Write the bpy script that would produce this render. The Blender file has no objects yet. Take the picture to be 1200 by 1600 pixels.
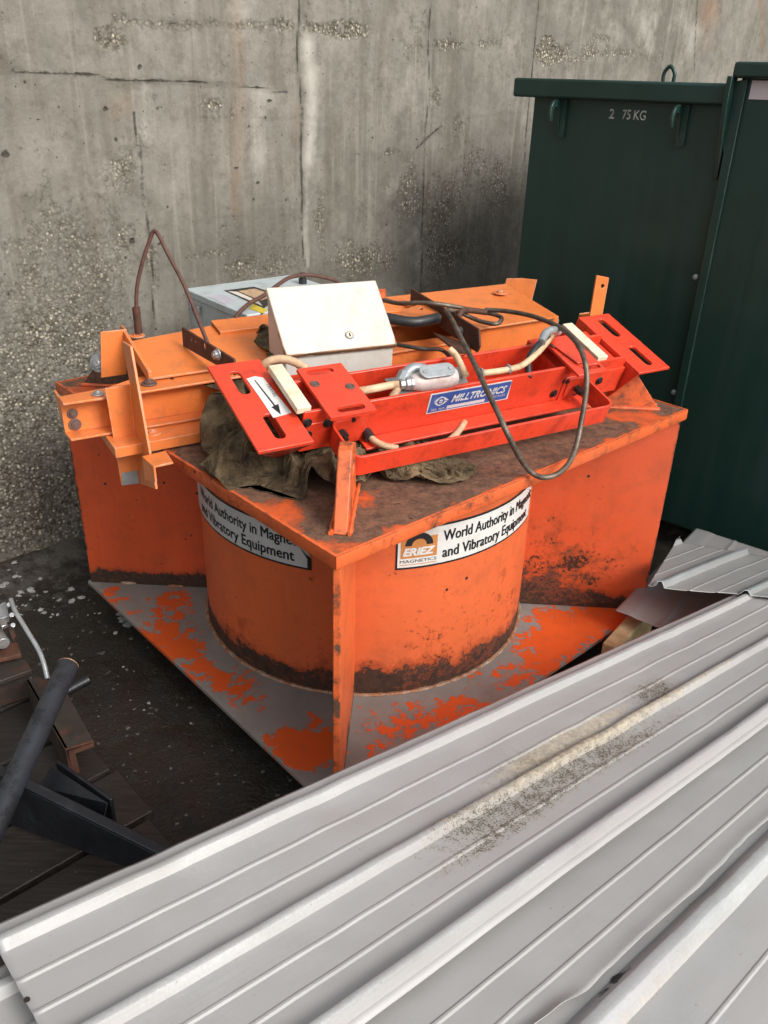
import bpy, bmesh, math, random
import numpy as np
from mathutils import Vector, Matrix, noise
from mathutils.geometry import tessellate_polygon

# ------------------------------------------------------------------ camera, light, exposure
S = bpy.context.scene
R = math.radians
F, PITCH, ROLL = 1300.0, .4806, .0309
CAM = np.array([.0573, -2.2964, 1.6253])
def cam_axes():
    f = np.array([0, math.cos(PITCH), -math.sin(PITCH)]); r = np.array([1., 0, 0]); u = np.cross(r, f)
    c, s = math.cos(ROLL), math.sin(ROLL)
    return r*c + u*s, -r*s + u*c, f
CR, CU, CF = cam_axes()
cd = bpy.data.cameras.new('camera'); cam = bpy.data.objects.new('camera', cd); S.collection.objects.link(cam)
cam.matrix_world = Matrix(((CR[0], CU[0], -CF[0], CAM[0]), (CR[1], CU[1], -CF[1], CAM[1]), (CR[2], CU[2], -CF[2], CAM[2]), (0, 0, 0, 1)))
cd.sensor_fit = 'VERTICAL'; cd.sensor_height = 36; cd.lens = 36*F/1600; cd.clip_end = 200; cd.clip_start = .02
S.camera = cam
S.render.resolution_x, S.render.resolution_y = 768, 1024

SUN_EL, SUN_AZ = 37, -40            # sun stands behind the camera, to the right
w = bpy.data.worlds.new('World'); S.world = w; w.use_nodes = True
nt = w.node_tree; nt.nodes.clear()
sky = nt.nodes.new('ShaderNodeTexSky'); sky.sky_type = 'NISHITA'; sky.sun_disc = False
sky.sun_elevation = R(SUN_EL); sky.sun_rotation = R(90-SUN_AZ); sky.air_density = 1.6; sky.dust_density = 4
hs = nt.nodes.new('ShaderNodeHueSaturation'); hs.inputs['Saturation'].default_value = .22
bg = nt.nodes.new('ShaderNodeBackground'); bg.inputs[1].default_value = .15
ow = nt.nodes.new('ShaderNodeOutputWorld')
nt.links.new(sky.outputs[0], hs.inputs['Color']); nt.links.new(hs.outputs[0], bg.inputs[0]); nt.links.new(bg.outputs[0], ow.inputs[0])
sl = bpy.data.lights.new('sun', 'SUN'); sl.energy = 1.75; sl.angle = R(22); sl.color = (1, .98, .95)
so = bpy.data.objects.new('sun', sl); S.collection.objects.link(so)
sd = Vector((math.cos(R(SUN_EL))*math.cos(R(SUN_AZ)), math.cos(R(SUN_EL))*math.sin(R(SUN_AZ)), math.sin(R(SUN_EL))))
so.rotation_euler = sd.to_track_quat('Z', 'Y').to_euler()
S.view_settings.view_transform = 'Standard'; S.view_settings.look = 'None'
S.view_settings.exposure = 0.48; S.view_settings.gamma = 1

# ------------------------------------------------------------------ measuring helpers (metres; photo is 1200 x 1600)
def ray(x, y): return CR*((x-600)/F) - CU*((y-800)/F) + CF
def at(x, y, z): d = ray(x, y); return CAM + d*((z-CAM[2])/d[2])
def onpl(x, y, p, n): d = ray(x, y); return CAM + d*(np.dot(np.asarray(p)-CAM, n)/np.dot(d, n))
def A3(*v): return np.array(v, float)
def nrm(v): v = np.asarray(v, float); return v/np.linalg.norm(v)
UZ = A3(0, 0, 1)
# long axis shared by the frames lying on the magnet
U = A3(math.cos(R(31)), math.sin(R(31)), 0); V = A3(-U[1], U[0], 0)
def L(s, v, z): return U*s + V*v + UZ*z
def ats(x, y, s): return onpl(x, y, U*s, U)
def atv(x, y, v): return onpl(x, y, V*v, V)

# ------------------------------------------------------------------ object helpers
rnd = random.Random(7)
def link(o): S.collection.objects.link(o); return o
def tag(o, label=None, cat=None, group=None, kind=None):
    if label: o['label'] = label
    if cat: o['category'] = cat
    if group: o['group'] = group
    if kind: o['kind'] = kind
    return o
def empty(name, loc, label, cat, group=None):
    o = link(bpy.data.objects.new(name, None)); o.location = loc; o.empty_display_size = .05
    return tag(o, label, cat, group)

class MB:
    def __init__(s): s.v = []; s.f = []; s.a = {}
    def add(s, vs, fs):
        b = len(s.v); s.v += [tuple(map(float, p)) for p in vs]; s.f += [tuple(i+b for i in f) for f in fs]; return s
    def hexa(s, b, t):      # 4 bottom, 4 top points
        return s.add(list(b)+list(t), [(3, 2, 1, 0), (4, 5, 6, 7), (0, 1, 5, 4), (1, 2, 6, 5), (2, 3, 7, 6), (3, 0, 4, 7)])
    def box(s, c, ax, ay, az, hx, hy, hz):
        c = np.asarray(c); X, Y, Z = ax*hx, ay*hy, az*hz
        return s.hexa([c-X-Y-Z, c+X-Y-Z, c+X+Y-Z, c-X+Y-Z], [c-X-Y+Z, c+X-Y+Z, c+X+Y+Z, c-X+Y+Z])
    def prism(s, pts, ext, holes=()):   # flat polygon with holes, extruded by a vector
        loops = [list(map(np.asarray, pts))] + [list(map(np.asarray, h)) for h in holes]
        tris = tessellate_polygon([[Vector(p) for p in l] for l in loops])
        allp = [p for l in loops for p in l]; n = len(allp); ext = np.asarray(ext)
        vs = allp + [p+ext for p in allp]; fs = [tuple(t) for t in tris] + [tuple(i+n for i in reversed(t)) for t in tris]
        b = 0
        for l in loops:
            m = len(l)
            for i in range(m): fs.append((b+i, b+(i+1) % m, n+b+(i+1) % m, n+b+i))
            b += m
        return s.add(vs, fs)
    def tube(s, path, r, seg=12, caps=True, prof=None, twist=0):
        P = [np.asarray(p, float) for p in path]; n = len(P)
        T = [nrm(P[min(i+1, n-1)]-P[max(i-1, 0)]) for i in range(n)]
        up = UZ if abs(T[0][2]) < .9 else A3(1, 0, 0)
        N = nrm(np.cross(np.cross(T[0], up), T[0])); vs = []; dist = 0
        for i in range(n):
            if i: dist += np.linalg.norm(P[i]-P[i-1])
            N = nrm(N - T[i]*np.dot(N, T[i])); B = np.cross(T[i], N)
            rr = r[i] if hasattr(r, '__len__') else r
            for k in range(seg):
                a = 2*math.pi*k/seg; q = rr*(prof(a, dist) if prof else 1)
                vs.append(P[i] + N*math.cos(a)*q + B*math.sin(a)*q)
        fs = [(i*seg+k, i*seg+(k+1) % seg, (i+1)*seg+(k+1) % seg, (i+1)*seg+k) for i in range(n-1) for k in range(seg)]
        if caps: fs += [tuple(reversed(range(seg))), tuple((n-1)*seg+k for k in range(seg))]
        return s.add(vs, fs)
    def cyl(s, p, ax, r, h, seg=20, r2=None): ax = nrm(ax); return s.tube([p, np.asarray(p)+ax*h], [r, r if r2 is None else r2], seg)
    def ring(s, p, ax, r, t, seg=20, ti=6):
        ax = nrm(ax); e = nrm(np.cross(ax, A3(.3, .9, .2))); g = np.cross(ax, e); vs = []
        for i in range(seg):
            a = 2*math.pi*i/seg; d = e*math.cos(a)+g*math.sin(a)
            for k in range(ti): b = 2*math.pi*k/ti; vs.append(np.asarray(p)+d*(r+t*math.cos(b))+ax*t*math.sin(b))
        return s.add(vs, [(i*ti+k, ((i+1) % seg)*ti+k, ((i+1) % seg)*ti+(k+1) % ti, i*ti+(k+1) % ti) for i in range(seg) for k in range(ti)])
    def build(s, name, m, parent=None, bevel=0, smooth=40, thick=0, seg=2):
        me = bpy.data.meshes.new(name); off = np.zeros(3)
        if parent is not None:
            l = parent.matrix_basis.translation; q = parent.parent
            while q is not None: l = l + q.matrix_basis.translation; q = q.parent
            off = np.array(l)
        else:
            off = np.mean(np.array(s.v), 0); off[2] = min(p[2] for p in s.v)
        me.from_pydata([tuple(np.array(p)-off) for p in s.v], [], s.f); me.update()
        bm = bmesh.new(); bm.from_mesh(me); bmesh.ops.recalc_face_normals(bm, faces=bm.faces); bm.to_mesh(me); bm.free()
        me.materials.append(m)
        for k, vals in s.a.items():
            at_ = me.attributes.new(k, 'FLOAT', 'POINT'); at_.data.foreach_set('value', np.asarray(vals, dtype=np.float32))
        if smooth:
            me.shade_smooth(); me.set_sharp_from_angle(angle=R(smooth))
        o = link(bpy.data.objects.new(name, me))
        if parent is not None: o.parent = parent
        else: o.location = off
        if thick: md = o.modifiers.new('solid', 'SOLIDIFY'); md.thickness = thick; md.offset = 0
        if bevel: md = o.modifiers.new('bevel', 'BEVEL'); md.width = bevel; md.segments = seg; md.limit_method = 'ANGLE'; md.angle_limit = R(40)
        return o

def catmull(pts, n=8):
    P = [np.asarray(p, float) for p in pts]; P = [2*P[0]-P[1]] + P + [2*P[-1]-P[-2]]; out = []
    for i in range(1, len(P)-2):
        a, b, c, d = P[i-1:i+3]
        for k in range(n):
            t = k/n; out.append(.5*((2*b)+(c-a)*t+(2*a-5*b+4*c-d)*t*t+(3*b-a-3*c+d)*t**3))
    out.append(P[-2]); return out
def resample(path, step):
    P = [np.asarray(p) for p in path]; out = [P[0]]; acc = 0
    for a, b in zip(P[:-1], P[1:]):
        l = np.linalg.norm(b-a)
        if l < 1e-9: continue
        t = step-acc
        while t < l: out.append(a+(b-a)*t/l); t += step
        acc = l-(t-step)
    out.append(P[-1]); return out
def grid(fn, nu, nv):       # fn(i/nu, j/nv) -> point
    vs = [fn(i/nu, j/nv) for i in range(nu+1) for j in range(nv+1)]
    fs = [(i*(nv+1)+j, (i+1)*(nv+1)+j, (i+1)*(nv+1)+j+1, i*(nv+1)+j+1) for i in range(nu) for j in range(nv)]
    return vs, fs

# ------------------------------------------------------------------ materials
class NT:
    def __init__(s, name):
        s.m = bpy.data.materials.new(name); s.m.use_nodes = True; s.t = s.m.node_tree; s.n = s.t.nodes; s.n.clear()
        s.out = s.n.new('ShaderNodeOutputMaterial'); s.b = s.n.new('ShaderNodeBsdfPrincipled'); s.t.links.new(s.b.outputs[0], s.out.inputs[0])
        s.co = s.n.new('ShaderNodeTexCoord').outputs['Object']
    def _in(s, sock, v):
        if v is None: return
        if hasattr(v, 'is_output') or isinstance(v, bpy.types.NodeSocket): s.t.links.new(v, sock)
        elif isinstance(v, (tuple, list)) and len(v) == 3 and sock.type == 'RGBA': sock.default_value = (*v, 1)
        else: sock.default_value = v
    def mapping(s, scale=(1, 1, 1), rot=(0, 0, 0), co=None):
        n = s.n.new('ShaderNodeMapping'); n.inputs['Scale'].default_value = scale; n.inputs['Rotation'].default_value = rot; s._in(n.inputs[0], co or s.co); return n.outputs[0]
    def noise(s, scale, detail=4, rough=.55, co=None, dist=0):
        n = s.n.new('ShaderNodeTexNoise'); s._in(n.inputs['Vector'], co or s.co); n.inputs['Scale'].default_value = scale; n.inputs['Detail'].default_value = detail
        n.inputs['Roughness'].default_value = rough; n.inputs['Distortion'].default_value = dist; return n.outputs['Fac']
    def voro(s, scale, feat='F1', co=None, out='Distance', rand=1):
        n = s.n.new('ShaderNodeTexVoronoi'); n.feature = feat; s._in(n.inputs['Vector'], co or s.co); n.inputs['Scale'].default_value = scale; n.inputs['Randomness'].default_value = rand; return n.outputs[out]
    def ramp(s, f, a, b, ca=0., cb=1., interp='LINEAR'):
        n = s.n.new('ShaderNodeMapRange'); n.interpolation_type = 'SMOOTHSTEP' if interp == 'S' else 'LINEAR'
        s._in(n.inputs[0], f); n.inputs[1].default_value = a; n.inputs[2].default_value = b; n.inputs[3].default_value = ca; n.inputs[4].default_value = cb; return n.outputs[0]
    def math(s, op, a, b=0., c=0.):
        n = s.n.new('ShaderNodeMath'); n.operation = op; s._in(n.inputs[0], a); s._in(n.inputs[1], b)
        if op == 'MULTIPLY_ADD': s._in(n.inputs[2], c)
        return n.outputs[0]
    def mix(s, f, a, b, mode='MIX'):
        n = s.n.new('ShaderNodeMix'); n.data_type = 'RGBA'; n.blend_type = mode; s._in(n.inputs[0], f); s._in(n.inputs[6], a); s._in(n.inputs[7], b); return n.outputs[2]
    def attr(s, name): n = s.n.new('ShaderNodeAttribute'); n.attribute_name = name; return n.outputs['Fac']
    def bump(s, h, strength=.3, dist=.002, prev=None):
        n = s.n.new('ShaderNodeBump'); n.inputs['Strength'].default_value = strength; n.inputs['Distance'].default_value = dist; s._in(n.inputs['Height'], h)
        if prev is not None: s._in(n.inputs['Normal'], prev)
        return n.outputs[0]
    def sep(s, co=None): n = s.n.new('ShaderNodeSeparateXYZ'); s._in(n.inputs[0], co or s.co); return n.outputs
    def fin(s, col, rough=.5, metal=0., nor=None, spec=None):
        s._in(s.b.inputs['Base Color'], col); s._in(s.b.inputs['Roughness'], rough); s._in(s.b.inputs['Metallic'], metal)
        if nor is not None: s._in(s.b.inputs['Normal'], nor)
        if spec is not None: s._in(s.b.inputs['Specular IOR Level'], spec)
        return s.m

def edge_mask(t, r=.004):
    bv = t.n.new('ShaderNodeBevel'); bv.samples = 4; bv.inputs['Radius'].default_value = r
    ge = t.n.new('ShaderNodeNewGeometry'); vm = t.n.new('ShaderNodeVectorMath'); vm.operation = 'DOT_PRODUCT'
    t.t.links.new(bv.outputs[0], vm.inputs[0]); t.t.links.new(ge.outputs['Normal'], vm.inputs[1])
    return t.ramp(vm.outputs['Value'], .985, .90)

def m_plain(name, col, rough=.5, metal=0., var=.25, scale=12, bump=.15, dirt=None, dirt_amt=.5):
    t = NT(name); n = t.noise(scale, 5, .6); n2 = t.noise(scale*9, 3, .6)
    c = t.mix(t.ramp(n, .3, .7), tuple(x*(1-var) for x in col), tuple(min(1, x*(1+var*.5)) for x in col))
    if dirt: c = t.mix(t.math('MULTIPLY', t.ramp(t.noise(scale*.6+3, 8, .72), .62-dirt_amt*.3, .80-dirt_amt*.2), .85), c, dirt)
    return t.fin(c, t.ramp(n2, .3, .7, rough-.08, rough+.1), metal, t.bump(n2, bump, .0012))

def m_paint(name, col, rust=(.036, .016, .009), mid=(.26, .05, .016), amp=.9, nsc=9, chips=.0, rough=.42, dirt=(.12, .05, .025), dirt_amt=.45, grain=1., bump=.35, speck=.66, rvar=1., edge=0., edge_col=(.10, .04, .025)):
    """old enamel: attribute 'rust' (0..1) plus noise decides where bare metal shows"""
    t = NT(name); big = t.noise(2.2, 4, .6); med = t.noise(nsc, 9, .68); fine = t.noise(nsc*7, 6, .7)
    c = t.mix(t.ramp(big, .3, .7), tuple(x*.86 for x in col), col)
    c = t.mix(t.ramp(t.noise(3.5, 7, .7, t.mapping((5, 5, .6))), .50, .68, 0, .30), c, tuple(x*.55+.01 for x in col)); c = t.mix(t.ramp(t.noise(6, 9, .75), .54, .72, 0, .30), c, tuple(min(1, x*1.05+.05) for x in col)); c = t.mix(t.ramp(fine, .25, .75, 0, .35*grain), c, tuple(min(1, x*1.12+.012) for x in col))
    c = t.mix(t.math('MULTIPLY', t.ramp(t.noise(nsc*.8, 10, .75), .50, .78), dirt_amt), c, dirt)
    r = t.attr('rust'); f = t.math('MULTIPLY_ADD', t.math('SUBTRACT', med, .5), amp*2, r)
    f = t.math('MULTIPLY_ADD', t.math('SUBTRACT', fine, .5), amp*.45, f)
    halo = t.ramp(f, .28, .50); core = t.ramp(f, .50, .545)
    c = t.mix(t.math('MULTIPLY', halo, .8), c, mid)
    rc = t.mix(t.ramp(t.noise(nsc*4 if rvar > .5 else 5, 6, .7), .35, .65), tuple(x*(1-.45*rvar) for x in rust), tuple(x*(1+.9*rvar) for x in rust))
    c = t.mix(core, c, rc)
    sp = t.ramp(t.noise(46, 3, .55), speck+.04, speck+.075); sp = t.math('MULTIPLY', sp, t.ramp(t.noise(4.5, 3, .5), .48, .62))
    ca = t.attr('chip'); cf = t.math('MULTIPLY_ADD', t.math('SUBTRACT', t.noise(70, 6, .75), .5), 1.7, ca); cf = t.math('MULTIPLY_ADD', t.math('SUBTRACT', t.noise(17, 4, .6), .5), 1.0, cf)
    c = t.mix(t.ramp(cf, .36, .56, 0, .75), c, mid)
    sp = t.math('MAXIMUM', sp, t.ramp(cf, .54, .60))
    v = t.voro(21); vs_ = t.sep(t.voro(21, out='Color')); kn = t.math('MULTIPLY', t.math('LESS_THAN', t.math('ADD', v, t.math('MULTIPLY', fine, .10)), .155), t.ramp(vs_[0], .80, .82)); sp = t.math('MAXIMUM', sp, kn)
    spm = t.math('MULTIPLY', sp, 1. if chips else 0.)
    c = t.mix(spm, c, (.05, .018, .01))
    if edge:
        em = t.math('MULTIPLY', edge_mask(t), t.ramp(t.noise(26, 6, .7), .60-edge*.2, .68-edge*.2)); c = t.mix(em, c, edge_col)
    h = t.math('SUBTRACT', t.math('MULTIPLY', fine, .25), t.math('ADD', core, spm))
    return t.fin(c, t.math('ADD', t.ramp(fine, .3, .7, rough-.06, rough+.1), t.math('MULTIPLY', core, .35)), 0, t.bump(h, bump, .0012))

ORANGE = (.60, .118, .036)
M = {}
M['magnet'] = m_paint('magnet_orange_paint', ORANGE, chips=.5, rough=.38)
M['gusset'] = m_paint('gusset_orange_paint', (.56, .080, .022), chips=.5, rough=.38, edge=.8, edge_col=(.06, .03, .02), amp=.8, nsc=14)
M['edge_paint'] = m_paint('worn_orange_edge', (.66, .12, .03), mid=(.2, .05, .02), rust=(.06, .03, .018), amp=1.0, nsc=20, chips=.5, dirt=(.2, .07, .03), dirt_amt=.9, edge=.8, edge_col=(.07, .035, .022))
M['top_plate'] = m_paint('rusty_top_plate', (.60, .095, .02), rust=(.098, .046, .026), mid=(.20, .06, .024), amp=.85, nsc=13, chips=.5, rough=.55, dirt=(.10, .05, .03), dirt_amt=.8)
M['base_plate'] = m_paint('peeled_base_plate', (.66, .095, .012), rust=(.205, .182, .165), mid=(.60, .088, .012), amp=1.0, nsc=26, chips=0, rough=.5, dirt=(.40, .08, .02), dirt_amt=.6, grain=.6, bump=.5, rvar=.22)
M['frame_orange'] = m_paint('frame_orange_paint', (.70, .185, .042), amp=.35, nsc=24, chips=0, rough=.33, dirt=(.25, .10, .04), dirt_amt=.7, rust=(.25, .2, .15), mid=(.4, .2, .08), bump=.25, edge=.7, edge_col=(.42, .34, .26))
M['red'] = m_paint('red_enamel', (.68, .050, .018), amp=.3, nsc=24, chips=0, rough=.30, dirt=(.13, .022, .014), dirt_amt=.85, rust=(.12, .07, .05), mid=(.3, .05, .03), bump=.2, edge=.45, edge_col=(.30, .12, .09))
M['white_box'] = m_paint('white_enamel', (.53, .505, .465), amp=.50, nsc=7, chips=0, rough=.35, rust=(.16, .08, .04), mid=(.50, .36, .22), dirt=(.40, .35, .27), dirt_amt=.75, bump=.12, edge=.9, edge_col=(.30, .20, .13))
M['cream'] = m_plain('cream_paint', (.66, .60, .44), .4, var=.12, dirt=(.32, .26, .14), dirt_amt=.35)
M['grey_box'] = m_plain('grey_enamel', (.42, .47, .48), .4, var=.08, dirt=(.22, .21, .19), dirt_amt=.35)
M['rust_steel'] = m_plain('rusty_steel', (.085, .032, .018), .75, var=.5, scale=30, bump=.5, dirt=(.02, .012, .01))
M['cable_brown'] = m_plain('rusty_cable', (.095, .040, .028), .7, var=.4, scale=60)
M['rope'] = m_plain('wire_rope_steel', (.17, .135, .105), .5, .5, var=.5, scale=40, dirt=(.06, .04, .03))
M['zinc'] = m_plain('zinc_metal', (.42, .42, .42), .42, .7, var=.3, scale=60, dirt=(.2, .17, .14), dirt_amt=.4)
M['black_rubber'] = m_plain('black_rubber', (.018, .018, .02), .45, var=.3)
M['black_steel'] = m_plain('black_painted_steel', (.009, .010, .013), .36, var=.35, scale=18, bump=.5, dirt=(.035, .040, .048), dirt_amt=.2)
M['pipe_blue'] = m_paint('peeling_black_pipe', (.022, .027, .034), rust=(.005, .006, .008), mid=(.02, .02, .025), amp=1.1, nsc=22, rough=.4, dirt=(.02, .02, .02), dirt_amt=.8)
M['brown_steel'] = m_plain('brown_weathered_steel', (.032, .025, .020), .6, var=.4, scale=18, dirt=(.11, .035, .016), dirt_amt=.4)
M['hose'] = m_plain('tan_conduit', (.56, .39, .24), .5, var=.2, scale=40, dirt=(.28, .14, .07), dirt_amt=.45)
M['fitting'] = m_plain('cast_fitting', (.52, .42, .40), .5, .1, var=.2, scale=50, dirt=(.3, .2, .16), dirt_amt=.4)
M['grey_metal'] = m_plain('grey_cast_cover', (.33, .35, .36), .4, .4, var=.2, scale=60)
M['dark_hole'] = m_plain('dark_screw', (.03, .022, .02), .5, .3)
M['screw'] = m_plain('dull_screw', (.16, .10, .085), .5, .4)
M['stk_white'] = m_plain('sticker_white', (.60, .60, .58), .4, var=.1, dirt=(.42, .38, .33), dirt_amt=.35)
M['stk_black'] = m_plain('sticker_black', (.015, .015, .016), .4)
M['stk_tan'] = m_plain('sticker_ochre', (.48, .20, .06), .45, var=.15)
M['stk_blue'] = m_plain('sticker_blue', (.035, .085, .30), .35, var=.2, scale=25, dirt=(.25, .28, .38), dirt_amt=.2)
M['stk_yellow'] = m_plain('sticker_yellow', (.65, .50, .04), .45)
M['stk_paper'] = m_plain('sticker_paper', (.62, .56, .50), .5, var=.15, scale=40)
M['stk_picture'] = m_plain('sticker_picture', (.50, .33, .20), .5, var=.4, scale=90)
M['stk_violet'] = m_plain('sticker_faded', (.42, .40, .45), .5, var=.15, scale=40)
M['wood'] = m_plain('fresh_timber', (.52, .40, .22), .75, var=.3, scale=20, dirt=(.3, .18, .09))

def m_wood_old():
    t = NT('weathered_boards'); co = t.mapping((3, 40, 40), (0, 0, R(-45)))
    g = t.noise(2.5, 6, .65, co); b = t.noise(6, 6, .6)
    c = t.mix(t.ramp(g, .3, .7), (.008, .006, .005), (.032, .024, .019)); c = t.mix(t.ramp(b, .5, .75, 0, .7), c, (.018, .014, .012))
    c = t.mix(t.math('MULTIPLY', t.ramp(t.noise(140, 2, .5), .74, .78), .6), c, (.25, .24, .22))
    return t.fin(c, t.ramp(b, .3, .7, .35, .75), 0, t.bump(g, .6, .003))
M['old_wood'] = m_wood_old()

def m_ground():
    t = NT('wet_dirt_ground'); b = t.noise(1.6, 6, .6); m = t.noise(14, 8, .7); f = t.noise(90, 4, .65)
    c = t.mix(t.ramp(b, .35, .65), (.014, .012, .009), (.032, .024, .017)); c = t.mix(t.ramp(m, .45, .7, 0, .8), c, (.008, .0075, .007))
    v = t.voro(70); vc = t.voro(70, out='Color'); s = t.sep(vc)
    st = t.math('MULTIPLY', t.ramp(v, .16, .11), t.ramp(s[0], .80, .84)); c = t.mix(st, c, (.085, .075, .062))
    a = t.attr('slush'); sl_ = t.math('MULTIPLY_ADD', t.math('SUBTRACT', m, .5), 1.7, a); c = t.mix(t.ramp(sl_, .55, .85, 0, .75), c, (.105, .092, .075))
    h = t.math('ADD', t.math('MULTIPLY', m, 1.), t.math('MULTIPLY', f, .4))
    return t.fin(c, t.ramp(m, .4, .62, .28, .8), 0, t.bump(h, .8, .012))
M['ground'] = m_ground()
M['snow'] = m_plain('dirty_snow', (.36, .355, .34), .6, var=.25, scale=60, bump=.6, dirt=(.22, .2, .17), dirt_amt=.4)
M['stone'] = m_plain('grey_pebble', (.085, .078, .068), .7, var=.5, scale=50)

def m_wall():
    t = NT('weathered_concrete')
    big = t.noise(1.1, 5, .6); med = t.noise(5, 9, .68); fine = t.noise(55, 6, .7); st = t.noise(1.5, 7, .62, t.mapping((9, 9, .7)))
    c = t.mix(t.ramp(big, .32, .68), (.132, .124, .106), (.218, .206, .180)); c = t.mix(t.ramp(med, .40, .68, .0, .8), c, (.285, .268, .228)); c = t.mix(t.ramp(t.noise(13, 9, .75), .48, .64, 0, .6), c, (.110, .098, .076))
    c = t.mix(t.ramp(st, .48, .68, 0, .6), c, (.098, .086, .066)); c = t.mix(t.ramp(t.noise(1.9, 7, .66, t.mapping((13, 13, .55))), .56, .74, 0, .5), c, (.36, .34, .295)); c = t.mix(t.ramp(fine, .25, .75, 0, .4), c, (.10, .085, .063))
    d = t.attr('dark'); c = t.mix(t.ramp(t.math('MULTIPLY_ADD', t.math('SUBTRACT', med, .5), 1., d), .20, .8, 0, .75), c, (.072, .066, .050))
    li = t.attr('light'); c = t.mix(t.ramp(t.math('MULTIPLY_ADD', t.math('SUBTRACT', t.math('MULTIPLY_ADD', med, .7, t.math('MULTIPLY', st, .3)), .5), 2.4, li), .3, 1.1, 0, .75), c, (.44, .42, .37))
    ru = t.attr('rusty'); c = t.mix(t.ramp(t.math('MULTIPLY_ADD', t.math('SUBTRACT', st, .5), .9, ru), .3, 1.0, 0, .7), c, (.22, .115, .055))
    # exposed aggregate
    ag = t.attr('agg'); f = t.math('MULTIPLY_ADD', t.math('SUBTRACT', t.math('MULTIPLY_ADD', t.noise(4.5, 4, .6), .8, t.math('MULTIPLY', t.noise(26, 8, .78), .6)), .68), 2.1, ag)
    co = t.mapping((1, 1, 1)); wob = t.n.new('ShaderNodeVectorMath'); wob.operation = 'ADD'
    nz = t.n.new('ShaderNodeTexNoise'); nz.inputs['Scale'].default_value = 60; t.t.links.new(t.co, nz.inputs['Vector'])
    sc = t.n.new('ShaderNodeVectorMath'); sc.operation = 'SCALE'; sc.inputs['Scale'].default_value = .010; t.t.links.new(nz.outputs['Color'], sc.inputs[0])
    t.t.links.new(co, wob.inputs[0]); t.t.links.new(sc.outputs[0], wob.inputs[1])
    v = t.voro(92, co=wob.outputs[0]); vc = t.sep(t.voro(92, co=wob.outputs[0], out='Color'))
    peb = t.mix(t.ramp(vc[0], .45, 1.), (.150, .130, .095), (.60, .54, .43)); peb = t.mix(t.ramp(v, .30, .58, 0, .85), peb, (.070, .060, .044))
    am = t.math('MULTIPLY', t.ramp(f, .26, .86), t.ramp(vc[1], .25, .5, .30, 1.)); c = t.mix(am, c, peb)
    # bug holes
    v2 = t.voro(16, co=wob.outputs[0]); v2c = t.sep(t.voro(16, co=wob.outputs[0], out='Color'))
    bh = t.math('MULTIPLY', t.math('LESS_THAN', v2, t.math('MULTIPLY', v2c[1], .10)), t.ramp(v2c[0], .45, .5))
    v3 = t.voro(44); v3c = t.sep(t.voro(44, out='Color')); bh2 = t.math('MULTIPLY', t.math('LESS_THAN', v3, .11), t.ramp(v3c[0], .80, .82))
    bh = t.math('MAXIMUM', bh, bh2); c = t.mix(t.math('MULTIPLY', bh, .85), c, (.035, .030, .022))
    cr = t.attr('crack'); f2 = t.math('MULTIPLY_ADD', t.math('SUBTRACT', t.noise(45, 6, .7), .5), .60, cr); cm = t.ramp(f2, .66, .86); c = t.mix(t.math('MULTIPLY', t.ramp(f2, .30, .80), .25), c, (.09, .08, .062)); c = t.mix(t.math('MULTIPLY', cm, .85), c, (.045, .038, .030))
    h = t.math('ADD', t.math('MULTIPLY', fine, .35), t.math('MULTIPLY', med, .5)); h = t.math('SUBTRACT', h, t.math('MULTIPLY', t.math('ADD', bh, t.math('MULTIPLY', cm, .5)), 1.1))
    h = t.math('SUBTRACT', h, t.math('MULTIPLY', am, t.math('ADD', t.math('MULTIPLY', v, .7), .12)))
    return t.fin(c, .85, 0, t.bump(h, .9, .012), spec=.3)
M['wall'] = m_wall()

def m_green():
    t = NT('dark_green_enamel'); n = t.noise(3, 5, .6); f = t.noise(420, 2, .5); st = t.noise(2, 6, .6, t.mapping((7, 7, .5)))
    c = t.mix(t.ramp(n, .3, .7), (.0065, .0280, .0225), (.0105, .0390, .0315)); c = t.mix(t.ramp(st, .45, .75, 0, .45), c, (.020, .046, .038)); c = t.mix(t.math('MULTIPLY', t.ramp(t.noise(5, 10, .8), .60, .74), .5), c, (.040, .052, .046)); c = t.mix(t.math('MULTIPLY', edge_mask(t, .006), t.ramp(t.noise(20, 6, .7), .50, .58)), c, (.07, .085, .075))
    c = t.mix(t.math('MULTIPLY', t.ramp(t.noise(160, 2, .5), .70, .76), .25), c, (.05, .07, .065))
    nb = t.bump(f, .25, .0008); nb = t.bump(t.noise(2.6, 2, .5), .35, .03, nb)
    return t.fin(c, t.ramp(st, .3, .7, .30, .46), 0, nb)
M['green'] = m_green()
M['stencil'] = m_plain('stencil_white', (.45, .47, .47), .6, dirt=(.02, .04, .036), dirt_amt=.55, scale=60)
M['label_pale'] = m_plain('pale_label', (.55, .50, .53), .5, var=.06)

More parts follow.
